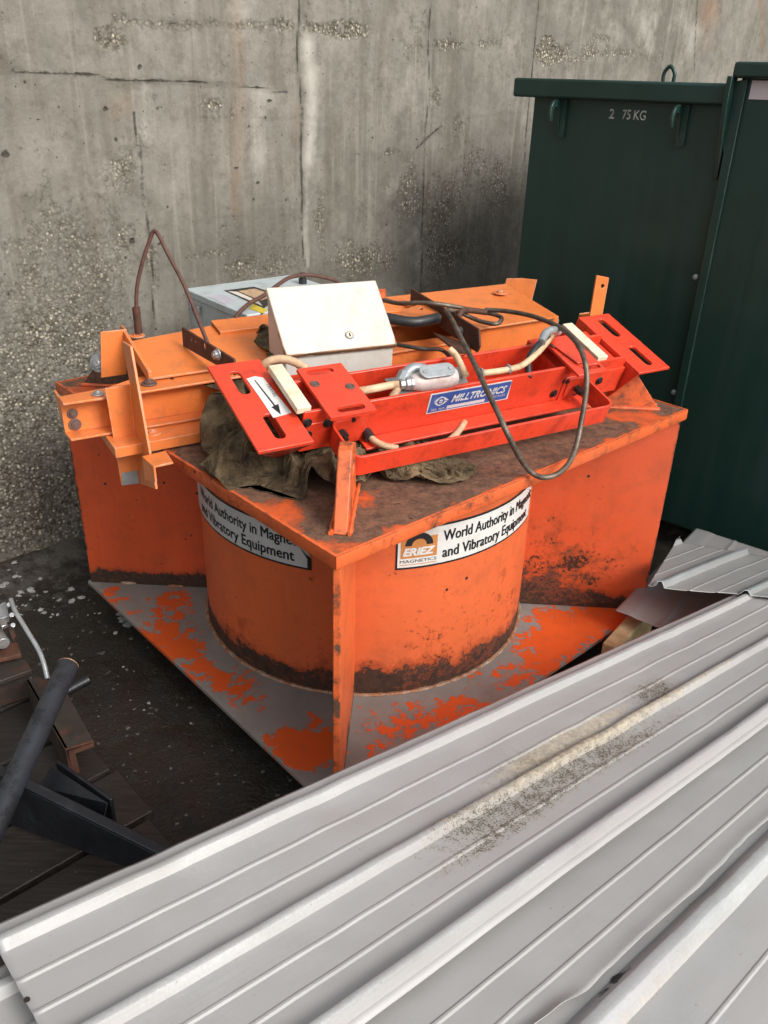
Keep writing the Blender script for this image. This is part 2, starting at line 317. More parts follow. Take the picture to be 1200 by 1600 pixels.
def m_sheet(name, tint=(1, 1, 1), base=.47, streak=.45):
    t = NT(name); co = t.mapping((1.2, 14, 14)); st = t.noise(2.2, 7, .65, co); big = t.noise(2.5, 5, .6); f = t.noise(260, 3, .6); sp = t.noise(58, 9, .8)
    a = tuple(base*x*.80 for x in tint); b = tuple(base*x*1.12 for x in tint)
    c = t.mix(t.ramp(big, .35, .65), a, b); c = t.mix(t.ramp(t.noise(1.6, 3, .5, t.mapping((.8, 5, 5), (0, 0, 0))), .45, .62, 0, .75), c, (base*.86, base*.80, base*.83)); c = t.mix(t.math('MULTIPLY', t.ramp(t.noise(60, 4, .6, t.mapping((.25, 6, 6))), .60, .72), .35), c, (base*.5, base*.46, base*.42)); c = t.mix(t.ramp(st, .42, .72, 0, streak), c, tuple(base*.62*x for x in (1, .96, .90)))
    c = t.mix(t.ramp(f, .3, .7, 0, .35), c, tuple(base*.55*x for x in tint)); c = t.mix(t.ramp(t.noise(9, 9, .75), .50, .66, 0, .38), c, (base*.64, base*.62, base*.56)); c = t.mix(t.ramp(t.noise(3.2, 9, .7, t.mapping((1, 22, 22))), .52, .66, 0, .35), c, (base*.60, base*.57, base*.50)); c = t.mix(t.ramp(t.noise(14, 8, .7, t.mapping((9, 1, 1))), .60, .74, 0, .22), c, (base*1.25, base*1.25, base*1.22))
    c = t.mix(t.math('MULTIPLY', t.attr('pan_shade'), t.ramp(t.noise(7, 6, .7), .3, .6, .35, 1.)), c, (base*.84, base*.81, base*.79)); d = t.attr('dirt'); g = t.math('MULTIPLY_ADD', t.math('SUBTRACT', sp, .5), 1.9, d); g2 = t.math('MULTIPLY_ADD', t.math('SUBTRACT', t.noise(300, 5, .7), .5), 2.2, g)  # first mix paints the flats darker so the ribs read as lit
    c = t.mix(t.math('MULTIPLY', t.ramp(g, .30, .8), .42), c, (.30, .25, .18)); dm = t.ramp(g2, .64, .86); c = t.mix(t.math('MULTIPLY', dm, .88), c, (.050, .038, .024))
    sa = t.attr('sand'); sf = t.math('MULTIPLY_ADD', t.math('SUBTRACT', t.noise(30, 9, .78), .5), 1.5, sa); c = t.mix(t.ramp(sf, .4, .85, 0, .75), c, t.mix(t.ramp(t.noise(90, 5, .7), .35, .6), (.20, .165, .115), (.42, .36, .27)))
    sc = t.attr('scratch'); c = t.mix(t.ramp(t.math('MULTIPLY_ADD', t.math('SUBTRACT', t.noise(50, 6, .7), .5), 1., sc), .5, .62), c, (.035, .035, .04))
    tiny = t.math('MULTIPLY', t.ramp(t.noise(120, 2, .5), .755, .78), .55); c = t.mix(tiny, c, (.09, .08, .07))
    m = t.math('SUBTRACT', .35, t.math('MULTIPLY', t.math('MAXIMUM', dm, t.ramp(sf, .4, .75)), .35))
    return t.fin(c, t.ramp(st, .3, .7, .44, .58), m, t.bump(t.math('ADD', t.math('MULTIPLY', f, .3), dm), .2, .0015))
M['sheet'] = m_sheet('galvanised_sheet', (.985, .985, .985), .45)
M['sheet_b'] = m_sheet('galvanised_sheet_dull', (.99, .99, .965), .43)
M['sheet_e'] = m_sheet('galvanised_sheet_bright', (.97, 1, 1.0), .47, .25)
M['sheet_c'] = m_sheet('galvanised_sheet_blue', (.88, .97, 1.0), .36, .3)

def m_cloth():
    t = NT('soiled_canvas'); b = t.noise(7, 7, .65); s = t.noise(22, 6, .7); wv = t.noise(600, 2, .5)
    c = t.mix(t.ramp(b, .35, .65), (.055, .038, .021), (.215, .155, .085)); c = t.mix(t.ramp(s, .46, .60, 0, .85), c, (.032, .023, .014))
    c = t.mix(t.ramp(t.noise(11, 8, .7), .58, .72, 0, .7), c, (.31, .24, .15))
    return t.fin(c, .85, 0, t.bump(t.math('ADD', wv, t.math('MULTIPLY', t.math('ABSOLUTE', t.math('SUBTRACT', t.noise(19, 5, .6, dist=1.2), .5)), -22.)), .7, .0025), spec=.25)
M['cloth'] = m_cloth()

# ------------------------------------------------------------------ small builders
def bolt(name, p, ax, r, mat, parent, washer=1.7, h=None):
    ax = nrm(ax); mb = MB(); h = h or r*.9; p = np.asarray(p)
    if washer: mb.cyl(p-ax*.001, ax, r*washer, r*.25+.001, 24)
    mb.cyl(p+ax*(r*.24), ax, r, h, 6); mb.cyl(p+ax*(r*.24+h-.0005), ax, r*.55, r*.3, 14)
    return mb.build(name, mat, parent, bevel=r*.08)
def slot(c, a, b, la, r, n=8):      # stadium loop centred on c, long axis a
    out = []
    for k in range(n+1): t = -math.pi/2+math.pi*k/n; out.append(c+a*(la/2-r+r*math.cos(t))+b*r*math.sin(t))
    for k in range(n+1): t = math.pi/2+math.pi*k/n; out.append(c-a*(la/2-r)+a*r*math.cos(t)+b*r*math.sin(t))
    return out
def text_points(s, size, offset=.0, shear=0., res=3, space=1.0):
    cu = bpy.data.curves.new('t', 'FONT'); cu.body = s; cu.size = size; cu.offset = offset; cu.shear = shear; cu.resolution_u = res; cu.space_character = space
    cu.fill_mode = 'FRONT'
    o = bpy.data.objects.new('t', cu); S.collection.objects.link(o); bpy.context.view_layer.update()
    me = bpy.data.meshes.new_from_object(o.evaluated_get(bpy.context.evaluated_depsgraph_get()))
    vs = np.array([tuple(v.co) for v in me.vertices]); fs = [tuple(p.vertices) for p in me.polygons]
    bpy.data.objects.remove(o); bpy.data.curves.remove(cu); bpy.data.meshes.remove(me); return vs, fs
def flat_text(name, s, size, org, xa, ya, mat, parent, offset=.0, shear=0., width=None, lift=.0006, space=1.):
    vs, fs = text_points(s, size, offset, shear, space=space); nx = np.cross(xa, ya)
    k = 1 if not width else width/(vs[:, 0].max()-vs[:, 0].min()); x0 = vs[:, 0].min()
    P = [org+xa*((v[0]-x0)*k)+ya*v[1]+nx*lift for v in vs]
    return MB().add(P, fs).build(name, mat, parent, smooth=0)

# ================================================================== SETTING
# ---- ground sheet with a finer middle
def ground_h(x, y): return .012*noise.noise(Vector((x*2.3, y*2.3, 0))) + .008*noise.noise(Vector((x*9, y*9, 3))) + .004*noise.noise(Vector((x*25, y*25, 1)))
WD = A3(math.cos(R(44.5)), math.sin(R(44.5)), 0); WP = A3(-1.316, .231, 0); WN = A3(WD[1], -WD[0], 0)   # wall face, normal towards the yard
def wall_dist(x, y): return (x-WP[0])*WN[0] + (y-WP[1])*WN[1]
def axis_ticks(): return [-30, -18, -10, -6, -4, -3] + [-3+6*i/170 for i in range(1, 170)] + [3, 4, 6, 10, 18, 30]
tx = axis_ticks(); g = MB(); nx = len(tx); slush = []
for x in tx:
    for y in tx:
        d = wall_dist(x, y); z = ground_h(x, y) if max(abs(x), abs(y)) <= 3 else 0
        fil = max(0, 1-abs(d)/.22); z += .055*fil*fil
        g.v.append((x, y, z))
        b = max(0, 1-abs(d)/.45)*.62 if d > -.1 else 0
        dd = math.hypot(x+1.12, y-.10); b += max(0, 1-dd/.55)*.30
        slush.append(min(1, b))
g.f = [(i*nx+j, (i+1)*nx+j, (i+1)*nx+j+1, i*nx+j+1) for i in range(nx-1) for j in range(nx-1)]
g.a['slush'] = slush
tag(g.build('ground', M['ground'], smooth=180), kind='structure')

# ---- concrete wall with cast joints, spalls and stains
def wc(x, y): p = onpl(x, y, WP, WN); return np.array([np.dot(p-WP, WD), p[2]])
def build_wall():
    n_s, n_z = 560, 240; s0, s1, z0, z1 = -1.6, 5.4, -.15, 3.2
    ss = np.linspace(s0, s1, n_s+1); zs = np.linspace(z0, z1, n_z+1); SS, ZZ = np.meshgrid(ss, zs, indexing='ij')
    P = np.stack([SS.ravel(), ZZ.ravel()], 1)
    wob = np.array([[noise.noise(Vector((p[0]*5, p[1]*5, 0))), noise.noise(Vector((p[0]*5, p[1]*5, 9)))] for p in P])*.018
    Q = P + wob
    def seg(pts, wd, px=True, wb=True):
        pts = [wc(*p) if px else np.array(p) for p in pts]; best = np.full(len(P), 9.); q = Q if wb else P+wob*.25
        for a, b in zip(pts[:-1], pts[1:]):
            d = b-a; t = np.clip(((q-a)@d)/(d@d), 0, 1); best = np.minimum(best, np.linalg.norm(q-(a+t[:, None]*d), axis=1))
        return np.clip(1-best/wd, 0, 1)
    def blob(x, y, rx, ry, soft=1., q=None):
        c = wc(x, y); e = wc(x+rx, y)-c; h = wc(x, y-ry)-c; d = (Q if q is None else q)-c
        r = np.sqrt((d[:, 0]/e[0])**2+(d[:, 1]/h[1])**2); return np.clip((1.15-r)/max(soft, .6), 0, 1)
    mx = lambda *a: np.maximum.reduce(a)
    crack = mx(seg([(466, -30), (468, 150), (472, 300), (474, 420)], 0.024)*0.90, seg([(676, -30), (668, 150), (662, 300), (655, 470)], 0.024)*0.89,
               seg([(208, 170), (216, 230), (222, 300), (236, 380), (240, 500)], 0.024)*0.90, seg([(212, 110), (208, 170)], 0.024)*0.66,
               seg([(235, 126), (300, 130), (380, 136), (448, 140)], 0.024)*0.90, seg([(0, 108), (100, 116), (235, 126)], 0.024)*0.90,
               seg([(273, 183), (330, 186), (530, 184)], 0.024)*0.66, seg([(490, 240), (735, 238)], 0.024)*0.66, seg([(846, -30), (832, 110), (818, 250)], 0.024)*0.89,
               seg([(1092, -20), (1084, 110)], 0.024)*0.89, seg([(690, 195), (650, 235)], 0.024)*0.89, seg([(1190, -20), (1182, 100)], 0.024)*0.66,
               seg([(245, 205), (250, 300)], 0.024)*0.66, seg([(300, 345), (420, 330)], 0.024)*0.66, seg([(690, 183), (830, 176)], 0.024)*0.66)
    for (x, y, r) in ((215, 103, 9), (9, 243, 15), (208, 378, 10), (166, 165, 9), (370, 265, 7), (404, 285, 7), (420, 158, 9), (247, 383, 7), (612, 60, 5), (476, 145, 6), (61, 188, 7)):
        crack = mx(crack, blob(x, y, r*.9, r*.9, .9)*1.05)
    agg = mx(blob(172, 62, 26, 22, .35), blob(540, 48, 44, 17, .35)*.95, blob(500, 44, 30, 8, .5)*.8, blob(857, 84, 26, 20, .35), blob(856, 62, 12, 12, .5),
             seg([(180, 33), (330, 38), (455, 42)], .03)*.66, blob(185, 268, 32, 44, .9)*.66, blob(70, 640, 230, 320, 1.1)*.85, blob(70, 480, 190, 230, 1.2)*.62, blob(60, 780, 180, 190, .9)*.9, blob(198, 372, 18, 26, .6)*.72,
             blob(640, 300, 30, 70, .9)*.66, blob(690, 330, 45, 80, 1)*.70, blob(700, 400, 70, 70, 1)*.72, blob(560, 410, 90, 40, 1)*.58, blob(430, 420, 70, 40, 1)*.5, blob(500, 350, 12, 90, 1)*.62,
             blob(700, 72, 40, 12, .8)*.62, blob(760, 70, 50, 12, .9)*.55, blob(770, 300, 30, 70, .9)*.60, blob(960, 85, 110, 16, 1)*.6, blob(310, 400, 60, 12, .9)*.55, blob(240, 430, 14, 80, .8)*.6, blob(680, 150, 12, 18, .8)*.6)
    for (x, y, r) in ((330, 165, 20), (470, 62, 8), (388, 410, 40), (940, 60, 20), (905, 95, 24), (250, 165, 12), (610, 240, 22)): agg = mx(agg, blob(x, y, r, r*.4, .9)*.6)
    light = mx(seg([(484, 70), (486, 160), (482, 250)], .055)*1.0, seg([(480, 250), (478, 420)], .03)*.6, seg([(226, 130), (228, 215)], .05)*.75, blob(400, 145, 50, 40, 1)*.7, blob(405, 215, 26, 70, 1)*.6,
               blob(660, 170, 24, 60, 1)*.5, blob(650, 390, 40, 110, 1.2)*.7, blob(610, 300, 30, 50, 1)*.45, blob(185, 270, 40, 70, 1.1)*.5, blob(1020, 40, 260, 90, 1.2)*.42, blob(380, 10, 30, 60, 1)*.7, blob(600, 100, 160, 60, 1.2)*.30, blob(40, 640, 60, 240, 1.2)*.35, blob(30, 860, 160, 70, .9)*.5)
    rusty = mx(seg([(372, -20), (374, 100), (372, 260), (370, 330)], .10)*.50, seg([(455, 160), (458, 260)], .06)*.40, blob(1112, 20, 26, 60, 1)*.85, seg([(1188, -20), (1190, 70)], .05)*.9, blob(190, 160, 50, 50, 1)*.45,
                blob(640, 170, 20, 60, 1)*.35, blob(1105, 70, 30, 50, 1)*.5, blob(30, 880, 200, 26, .8)*.55)
    dark = mx(blob(370, 390, 170, 120, 1.2)*.75, seg([(0, 170), (130, 180)], .12)*.35, blob(50, 330, 110, 110, 1.2)*.35, blob(280, 30, 220, 26, 1)*.35, blob(560, 430, 160, 50, 1)*.6, blob(70, 800, 28, 60, 1)*.9, blob(300, 130, 200, 16, 1)*.5, blob(600, 250, 110, 60, 1)*.3, blob(700, 460, 180, 60, 1)*.3)
    mb = MB(); rough = np.clip(agg-.35, 0, 1)
    for k, (s, z) in enumerate(P):
        n_ = .004*noise.noise(Vector((s*1.3, z*1.3, 0))) - rough[k]*.004*(1+noise.noise(Vector((s*30, z*30, 5))))
        mb.v.append(tuple(WP + WD*s + UZ*z + WN*n_))
    W1 = n_z+1; mb.f = [(i*W1+j, (i+1)*W1+j, (i+1)*W1+j+1, i*W1+j+1) for i in range(n_s) for j in range(n_z)]
    # thickness: top, back and ends
    nb = len(mb.v); top = [i*W1+n_z for i in range(n_s+1)]; bot = [i*W1 for i in range(n_s+1)]
    for i in top: mb.v.append(tuple(np.array(mb.v[i]) - WN*.3))
    for i in bot: mb.v.append(tuple(np.array(mb.v[i]) - WN*.3))
    for i in range(n_s):
        mb.f.append((top[i], top[i+1], nb+i+1, nb+i)); mb.f.append((nb+i, nb+i+1, nb+n_s+2+i, nb+n_s+1+i))
    mb.f.append(tuple(range(0, W1)) + (nb, nb+n_s+1)); e0 = n_s*W1; mb.f.append(tuple(range(e0, e0+W1)) + (nb+n_s, nb+2*n_s+1))
    pad = np.zeros(2*(n_s+1))
    for k, a in (('crack', crack), ('agg', agg), ('light', light), ('rusty', rusty), ('dark', dark)): mb.a[k] = np.concatenate([a, pad])
    o = mb.build('concrete_wall', M['wall'], smooth=60)
    tag(o, 'tall stained grey concrete wall with cast joints, spalled patches and exposed pebbles behind everything', 'wall')
build_wall()

# ---- dark green steel container
CP = A3(1.169, .611, .10); CDir = A3(math.cos(R(-39.8)), math.sin(R(-39.8)), 0); CN = A3(CDir[1], -CDir[0], 0)*1.0
CN = A3(-.640, -.768, 0)
def cp(x, y): return onpl(x, y, CP, CN)
def cs(s, z, n=0): return CP*A3(1, 1, 0) + CDir*s + UZ*z + CN*n
def ccoord(x, y): p = cp(x, y); return float(np.dot(p-CP, CDir)), float(p[2])
con = empty('steel_container', cs(0, 0), 'large dark green steel container with overhanging lid and hooks, right of the orange magnet', 'container')
sL = ccoord(835, 150)[0]; sJ = -.055; sR = 1.5; BK = -1.25
mb = MB(); mb.hexa([cs(sL, .10), cs(sJ, .10), cs(sJ, .10, BK), cs(sL, .10, BK)], [cs(sL, 1.60), cs(sJ, 1.60), cs(sJ, 1.60, BK), cs(sL, 1.60, BK)])
body = mb.build('left_body', M['green'], con, bevel=.006)
mb = MB(); mb.hexa([cs(sJ+.004, .10, .006), cs(sR, .10, .006), cs(sR, .10, BK), cs(sJ+.004, .10, BK)], [cs(sJ+.004, 1.69, .006), cs(sR, 1.69, .006), cs(sR, 1.69, BK), cs(sJ+.004, 1.69, BK)])
mb.build('right_body', M['green'], con, bevel=.012)
mb = MB(); mb.hexa([cs(sL-.07, 1.578, .04), cs(sJ-.005, 1.578, .04), cs(sJ-.005, 1.578, BK-.03), cs(sL-.07, 1.578, BK-.03)], [cs(sL-.07, 1.640, .04), cs(sJ-.005, 1.640, .04), cs(sJ-.005, 1.640, BK-.03), cs(sL-.07, 1.640, BK-.03)])
mb.build('left_lid', M['green'], con, bevel=.008)
mb = MB(); mb.hexa([cs(sJ-.012, 1.655, .045), cs(sR, 1.655, .045), cs(sR, 1.655, BK-.03), cs(sJ-.012, 1.655, BK-.03)], [cs(sJ-.012, 1.70, .045), cs(sR, 1.70, .045), cs(sR, 1.70, BK-.03), cs(sJ-.012, 1.70, BK-.03)])
mb.build('right_lid', M['green'], con, bevel=.008)
# folded flange up the joint, flared at the top under the lid
mb = MB(); f0 = [(-.062, 1.640), (-.062, 1.52), (-.030, 1.44), (-.030, .10), (.0, .10), (.0, 1.655)]
mb.prism([cs(sJ+a+.03, z, .006) for a, z in f0], CN*.012); mb.build('joint_flange', M['green'], con, bevel=.002)
mb = MB(); mb.prism([cs(sJ-.022, z, .004) + CN*n for z, n in ((1.578, .05), (1.50, .035), (1.36, .006), (1.36, 0), (1.66, 0), (1.66, .05))], CDir*.016); mb.build('corner_gusset', M['green'], con, bevel=.002)
for (x, y) in ((1128, 224), (1087, 433), (1053, 613)):
    p = cp(x, y); mb = MB(); vs = []; 
    for j in range(5):
        a = math.pi/2*j/4; vs.append((.0005+.0105*math.cos(a), .0075*math.sin(a)))
    mb2 = MB(); n = 16
    for r_, h_ in vs:
        for k in range(n): t = 2*math.pi*k/n; mb2.v.append(tuple(p+CDir*r_*math.cos(t)+UZ*r_*math.sin(t)+CN*(h_+.0005)))
    mb2.f = [(j*n+k, j*n+(k+1) % n, (j+1)*n+(k+1) % n, (j+1)*n+k) for j in range(4) for k in range(n)]
    mb2.build('rivet', M['zinc_dull'] if 'zinc_dull' in M else M['grey_metal'], con)
for (x, y) in ((872, 160), (1060, 168)):    # hook plates under the lid
    p = cp(x, y); s_, z_ = float(np.dot(p-CP, CDir)), 1.575
    loop = [(0, 0), (.0, -.10), (.012, -.145), (.022, -.10), (.03, -.055)]
    arc = [(.055+.027*math.cos(a), -.045+.027*math.sin(a)-.0) for a in np.linspace(math.pi, 0, 9)]
    pts = [(0, 0), (0, -.14), (.012, -.14), (.022, -.085), (.030, -.045)] + [(.053+.020*math.cos(a), -.048+.020*math.sin(a)) for a in np.linspace(math.pi, 0, 7)][1:] + [(.073, -.085), (.088, -.085), (.094, -.055), (.090, -.025), (.072, -.006), (.05, 0)]
    hk = MB().prism([cs(s_+.012, z_+b*.82, .001+a*.85) for a, b in pts], CDir*.010).build('hook', M['green'], con, bevel=.002)
    MB().box(cs(s_+.030, z_-.062, .006), CDir, CN, UZ, .013, .006, .062).build('hook_backing', M['green'], hk)
mb = MB(); p = cs((sL+sJ)/2-.02, 1.64, -.35); mb.tube(catmull([p-CDir*.020, p-CDir*.020+UZ*.030, p+UZ*.052, p+CDir*.020+UZ*.030, p+CDir*.020], 6), .007, 10)
mb.build('lifting_loop', M['green'], con)
s_, z_ = ccoord(1170, 152); mb = MB(); mb.hexa([cs(s_+.003, 1.598, .0065), cs(s_+.30, 1.598, .0065), cs(s_+.30, 1.650, .0065), cs(s_+.003, 1.650, .0065)], [cs(s_+.003, 1.598, .0085), cs(s_+.30, 1.598, .0085), cs(s_+.30, 1.650, .0085), cs(s_+.003, 1.650, .0085)])
mb.build('pale_label', M['label_pale'], con)
s_, z_ = ccoord(948, 185)
flat_text('stencil_digit', '2', .042, cs(s_+.008, z_+.001, .0), CDir, UZ, M['stencil'], con, offset=.0006, lift=.0012)
flat_text('stencil_digits', '75', .042, cs(s_+.058, z_+.001, .0), CDir, UZ, M['stencil'], con, offset=.0006, width=.030, lift=.0012)
flat_text('stencil_letters', 'KG', .042, cs(s_+.100, z_+.001, .0), CDir, UZ, M['stencil'], con, offset=.0006, width=.044, lift=.0012)
for (dx, dn) in ((.05, -.12), (.62, -.12), (1.2, -.12), (.05, -1.1), (1.2, -1.1), (-.7, -1.1), (-.62, -.14)):
    pass
for (a, b) in ((-.60, -.16), (1.30, -.16), (-.60, -1.10), (1.30, -1.10)): MB().box(cs(a, .05, b), CDir, CN, UZ, .05, .05, .0495).build('foot', M['green'], con, bevel=.004)

# ================================================================== MAGNET
YAW = R(-2.03); HD = .919; ZB, ZT = .120, .806
def mdir(k): t = R(-90+90*k)+YAW; return A3(math.cos(t), math.sin(t), 0)      # 0 front, 1 right, 2 back, 3 left
mag = empty('lifting_magnet', A3(0, 0, .105), 'big orange round electromagnet between square steel plates with rusty top and peeling base', 'magnet')
def square_plate(z0, z1, hd, n, jag=0):
    c = [mdir(k)*hd for k in range(4)]; vs, fs = [], []
    def pt(i, j, z): u, v = i/n, j/n; return c[3]*(1-u)*(1-v) + c[0]*u*(1-v) + c[1]*u*v + c[2]*(1-u)*v + UZ*z
    mb = MB()
    for z in (z1, z0): mb.v += [tuple(pt(i, j, z)) for i in range(n+1) for j in range(n+1)]
    m = (n+1)**2; I = lambda i, j: i*(n+1)+j
    for b in (0, m): mb.f += [(b+I(i, j), b+I(i+1, j), b+I(i+1, j+1), b+I(i, j+1)) for i in range(n) for j in range(n)]
    for k in range(n):
        for (a, b) in ((I(k, 0), I(k+1, 0)), (I(k, n), I(k+1, n)), (I(0, k), I(0, k+1)), (I(n, k), I(n, k+1))): mb.f.append((a, b, b+m, a+m))
    return mb
def seg2(p, a, b): d = b-a; t = np.clip(np.dot(p-a, d)/np.dot(d, d), 0, 1); return np.linalg.norm(p-(a+t*d))
mb = square_plate(.778, ZT, HD, 90); rust = []
orange_blobs = [(at(x, y, ZT)[:2], r, a) for x, y, r, a in ((470, 800, .08, .5), (430, 790, .06, .45), (560, 780, .06, .5), (590, 770, .05, .35), (540, 850, .05, .4), (860, 690, .03, .35), (960, 690, .04, .4),
                (1000, 650, .09, .6), (960, 650, .08, .6), (1030, 660, .07, .45), (700, 782, .02, .35), (770, 770, .03, .4), (130, 610, .10, .75), (190, 640, .10, .6), (830, 765, .03, .4), (400, 800, .05, .4), (640, 830, .03, .3))]
cs4 = [mdir(k)*HD for k in range(4)]
for v in mb.v:
    p = np.array(v); r = .86
    e = min(seg2(p[:2], cs4[k][:2], cs4[(k+1) % 4][:2]) for k in range(4))
    r -= .46*max(0, 1-e/.035)
    for c, rad, a in orange_blobs: r -= a*max(0, 1-np.linalg.norm(p[:2]-c)/rad)
    if v[2] < .80: r = .12
    rust.append(max(.0, r))
mb.a['rust'] = rust
mb.build('top_plate', M['top_plate'], mag, bevel=.0015)
# rim strips painted edges welded round the plate
for k in range(4):
    a, b = cs4[k], cs4[(k+1) % 4]; d = nrm(b-a); o_ = A3(d[1], -d[0], 0)
    n = 40; MBe = MB(); rows = []
    for i in range(n+1):
        p = a+(b-a)*i/n; j1 = .0007*noise.noise(Vector((*p[:2]*30, 1))); 
        for (oo, z) in ((-.006, ZT+.0012), (.0015+j1, ZT+.0008), (.002+j1, .780), (-.002, .774)): MBe.v.append(tuple(p+o_*oo+UZ*z))
    MBe.f = [(i*4+j, (i+1)*4+j, (i+1)*4+j+1, i*4+j+1) for i in range(n) for j in range(3)]
    MBe.a['rust'] = [.22+.18*noise.noise(Vector((v[0]*6, v[1]*6, 0))) for v in MBe.v]
    MBe.build('plate_rim', M['edge_paint'], mag)
mb = square_plate(.107, ZB, HD, 80); rust = []
opat = [(at(x, y, ZB)[:2], r, a) for x, y, r, a in ((175, 930, .05, .9), (275, 945, .10, .75), (240, 990, .07, .6), (295, 1000, .07, .6), (280, 1020, .05, .6), (340, 1065, .07, .7), (385, 1075, .06, .6), (395, 1110, .04, .6), (430, 1160, .05, .7), (490, 1120, .03, .5),
        (480, 1180, .07, .6), (500, 1150, .05, .6), (500, 1205, .05, .5), (590, 1130, .07, .75), (570, 1190, .05, .6), (650, 1095, .04, .5), (640, 1140, .05, .5), (700, 1110, .07, .6), (760, 1080, .09, .6), (830, 1040, .09, .65), (860, 1000, .09, .75), (900, 975, .11, .7), (960, 960, .09, .7), (850, 960, .05, .5), (930, 970, .08, .4), (880, 1010, .07, .4), (250, 1010, .06, .4), (205, 955, .05, .4), (320, 1045, .06, .5), (465, 1165, .06, .5), (700, 1130, .05, .5), (740, 1050, .04, .4), (510, 1080, .02, .45))]
for v in mb.v:
    p = np.array(v[:2]); r = .93
    for c, rad, a in opat: r -= .62*a*max(0, 1-np.linalg.norm(p-c)/rad/1.9)
    rust.append(min(1, max(0, r)))
mb.a['rust'] = rust; mb.build('base_plate', M['base_plate'], mag, bevel=.001)
# drum
RD = .5; n, m = 240, 90; mb = MB(); rust = []; chip = []
hv = lambda x: max(0., min(1., x))
for i in range(n):
    a = 2*math.pi*i/n
    for j in range(m+1):
        z = ZB+(.779-ZB)*j/m; rr = RD+.0012*noise.noise(Vector((math.cos(a)*2, math.sin(a)*2, z*3)))
        mb.v.append((rr*math.cos(a), rr*math.sin(a), z)); deg = (math.degrees(a)+180) % 360-180
        band = .080 + (.045 if -95 < deg < -50 else .03)*hv(1-abs(deg+78)/40) + .02*noise.noise(Vector((a*3, 0, 2)))
        h = z-ZB; r = hv(1.06-(h/band)*.72) if h < band*1.5 else 0
        r = max(r, .30*hv(1-h/.26))
        if -95 < deg < -30: r = max(r, .22*hv(1-h/.30))
        rust.append(r); chip.append((.30 if -75 < deg < -20 else .16)*hv(1.1-h/.42)+.08)
mb.f = [(i*(m+1)+j, ((i+1) % n)*(m+1)+j, ((i+1) % n)*(m+1)+j+1, i*(m+1)+j+1) for i in range(n) for j in range(m)]
mb.a['rust'] = rust; mb.a['chip'] = chip; mb.build('drum', M['magnet'], mag, smooth=80)
wl = MB(); ns = 420; sec = 6                     # lumpy weld bead
for i in range(ns):
    a = 2*math.pi*i/ns; rr = RD+.004; t = .0055*(1+.35*noise.noise(Vector((math.cos(a)*40, math.sin(a)*40, 0))))
    for k in range(sec): b = 2*math.pi*k/sec; wl.v.append(((rr+t*math.cos(b))*math.cos(a), (rr+t*math.cos(b))*math.sin(a), ZB+.002+t*math.sin(b)))
wl.f = [(i*sec+k, ((i+1) % ns)*sec+k, ((i+1) % ns)*sec+(k+1) % sec, i*sec+(k+1) % sec) for i in range(ns) for k in range(sec)]
M['weld'] = m_plain('weld_bead', (.34, .15, .07), .5, .2, var=.5, scale=60, dirt=(.5, .45, .38), dirt_amt=.5)
wl.build('weld_bead', M['weld'], mag)
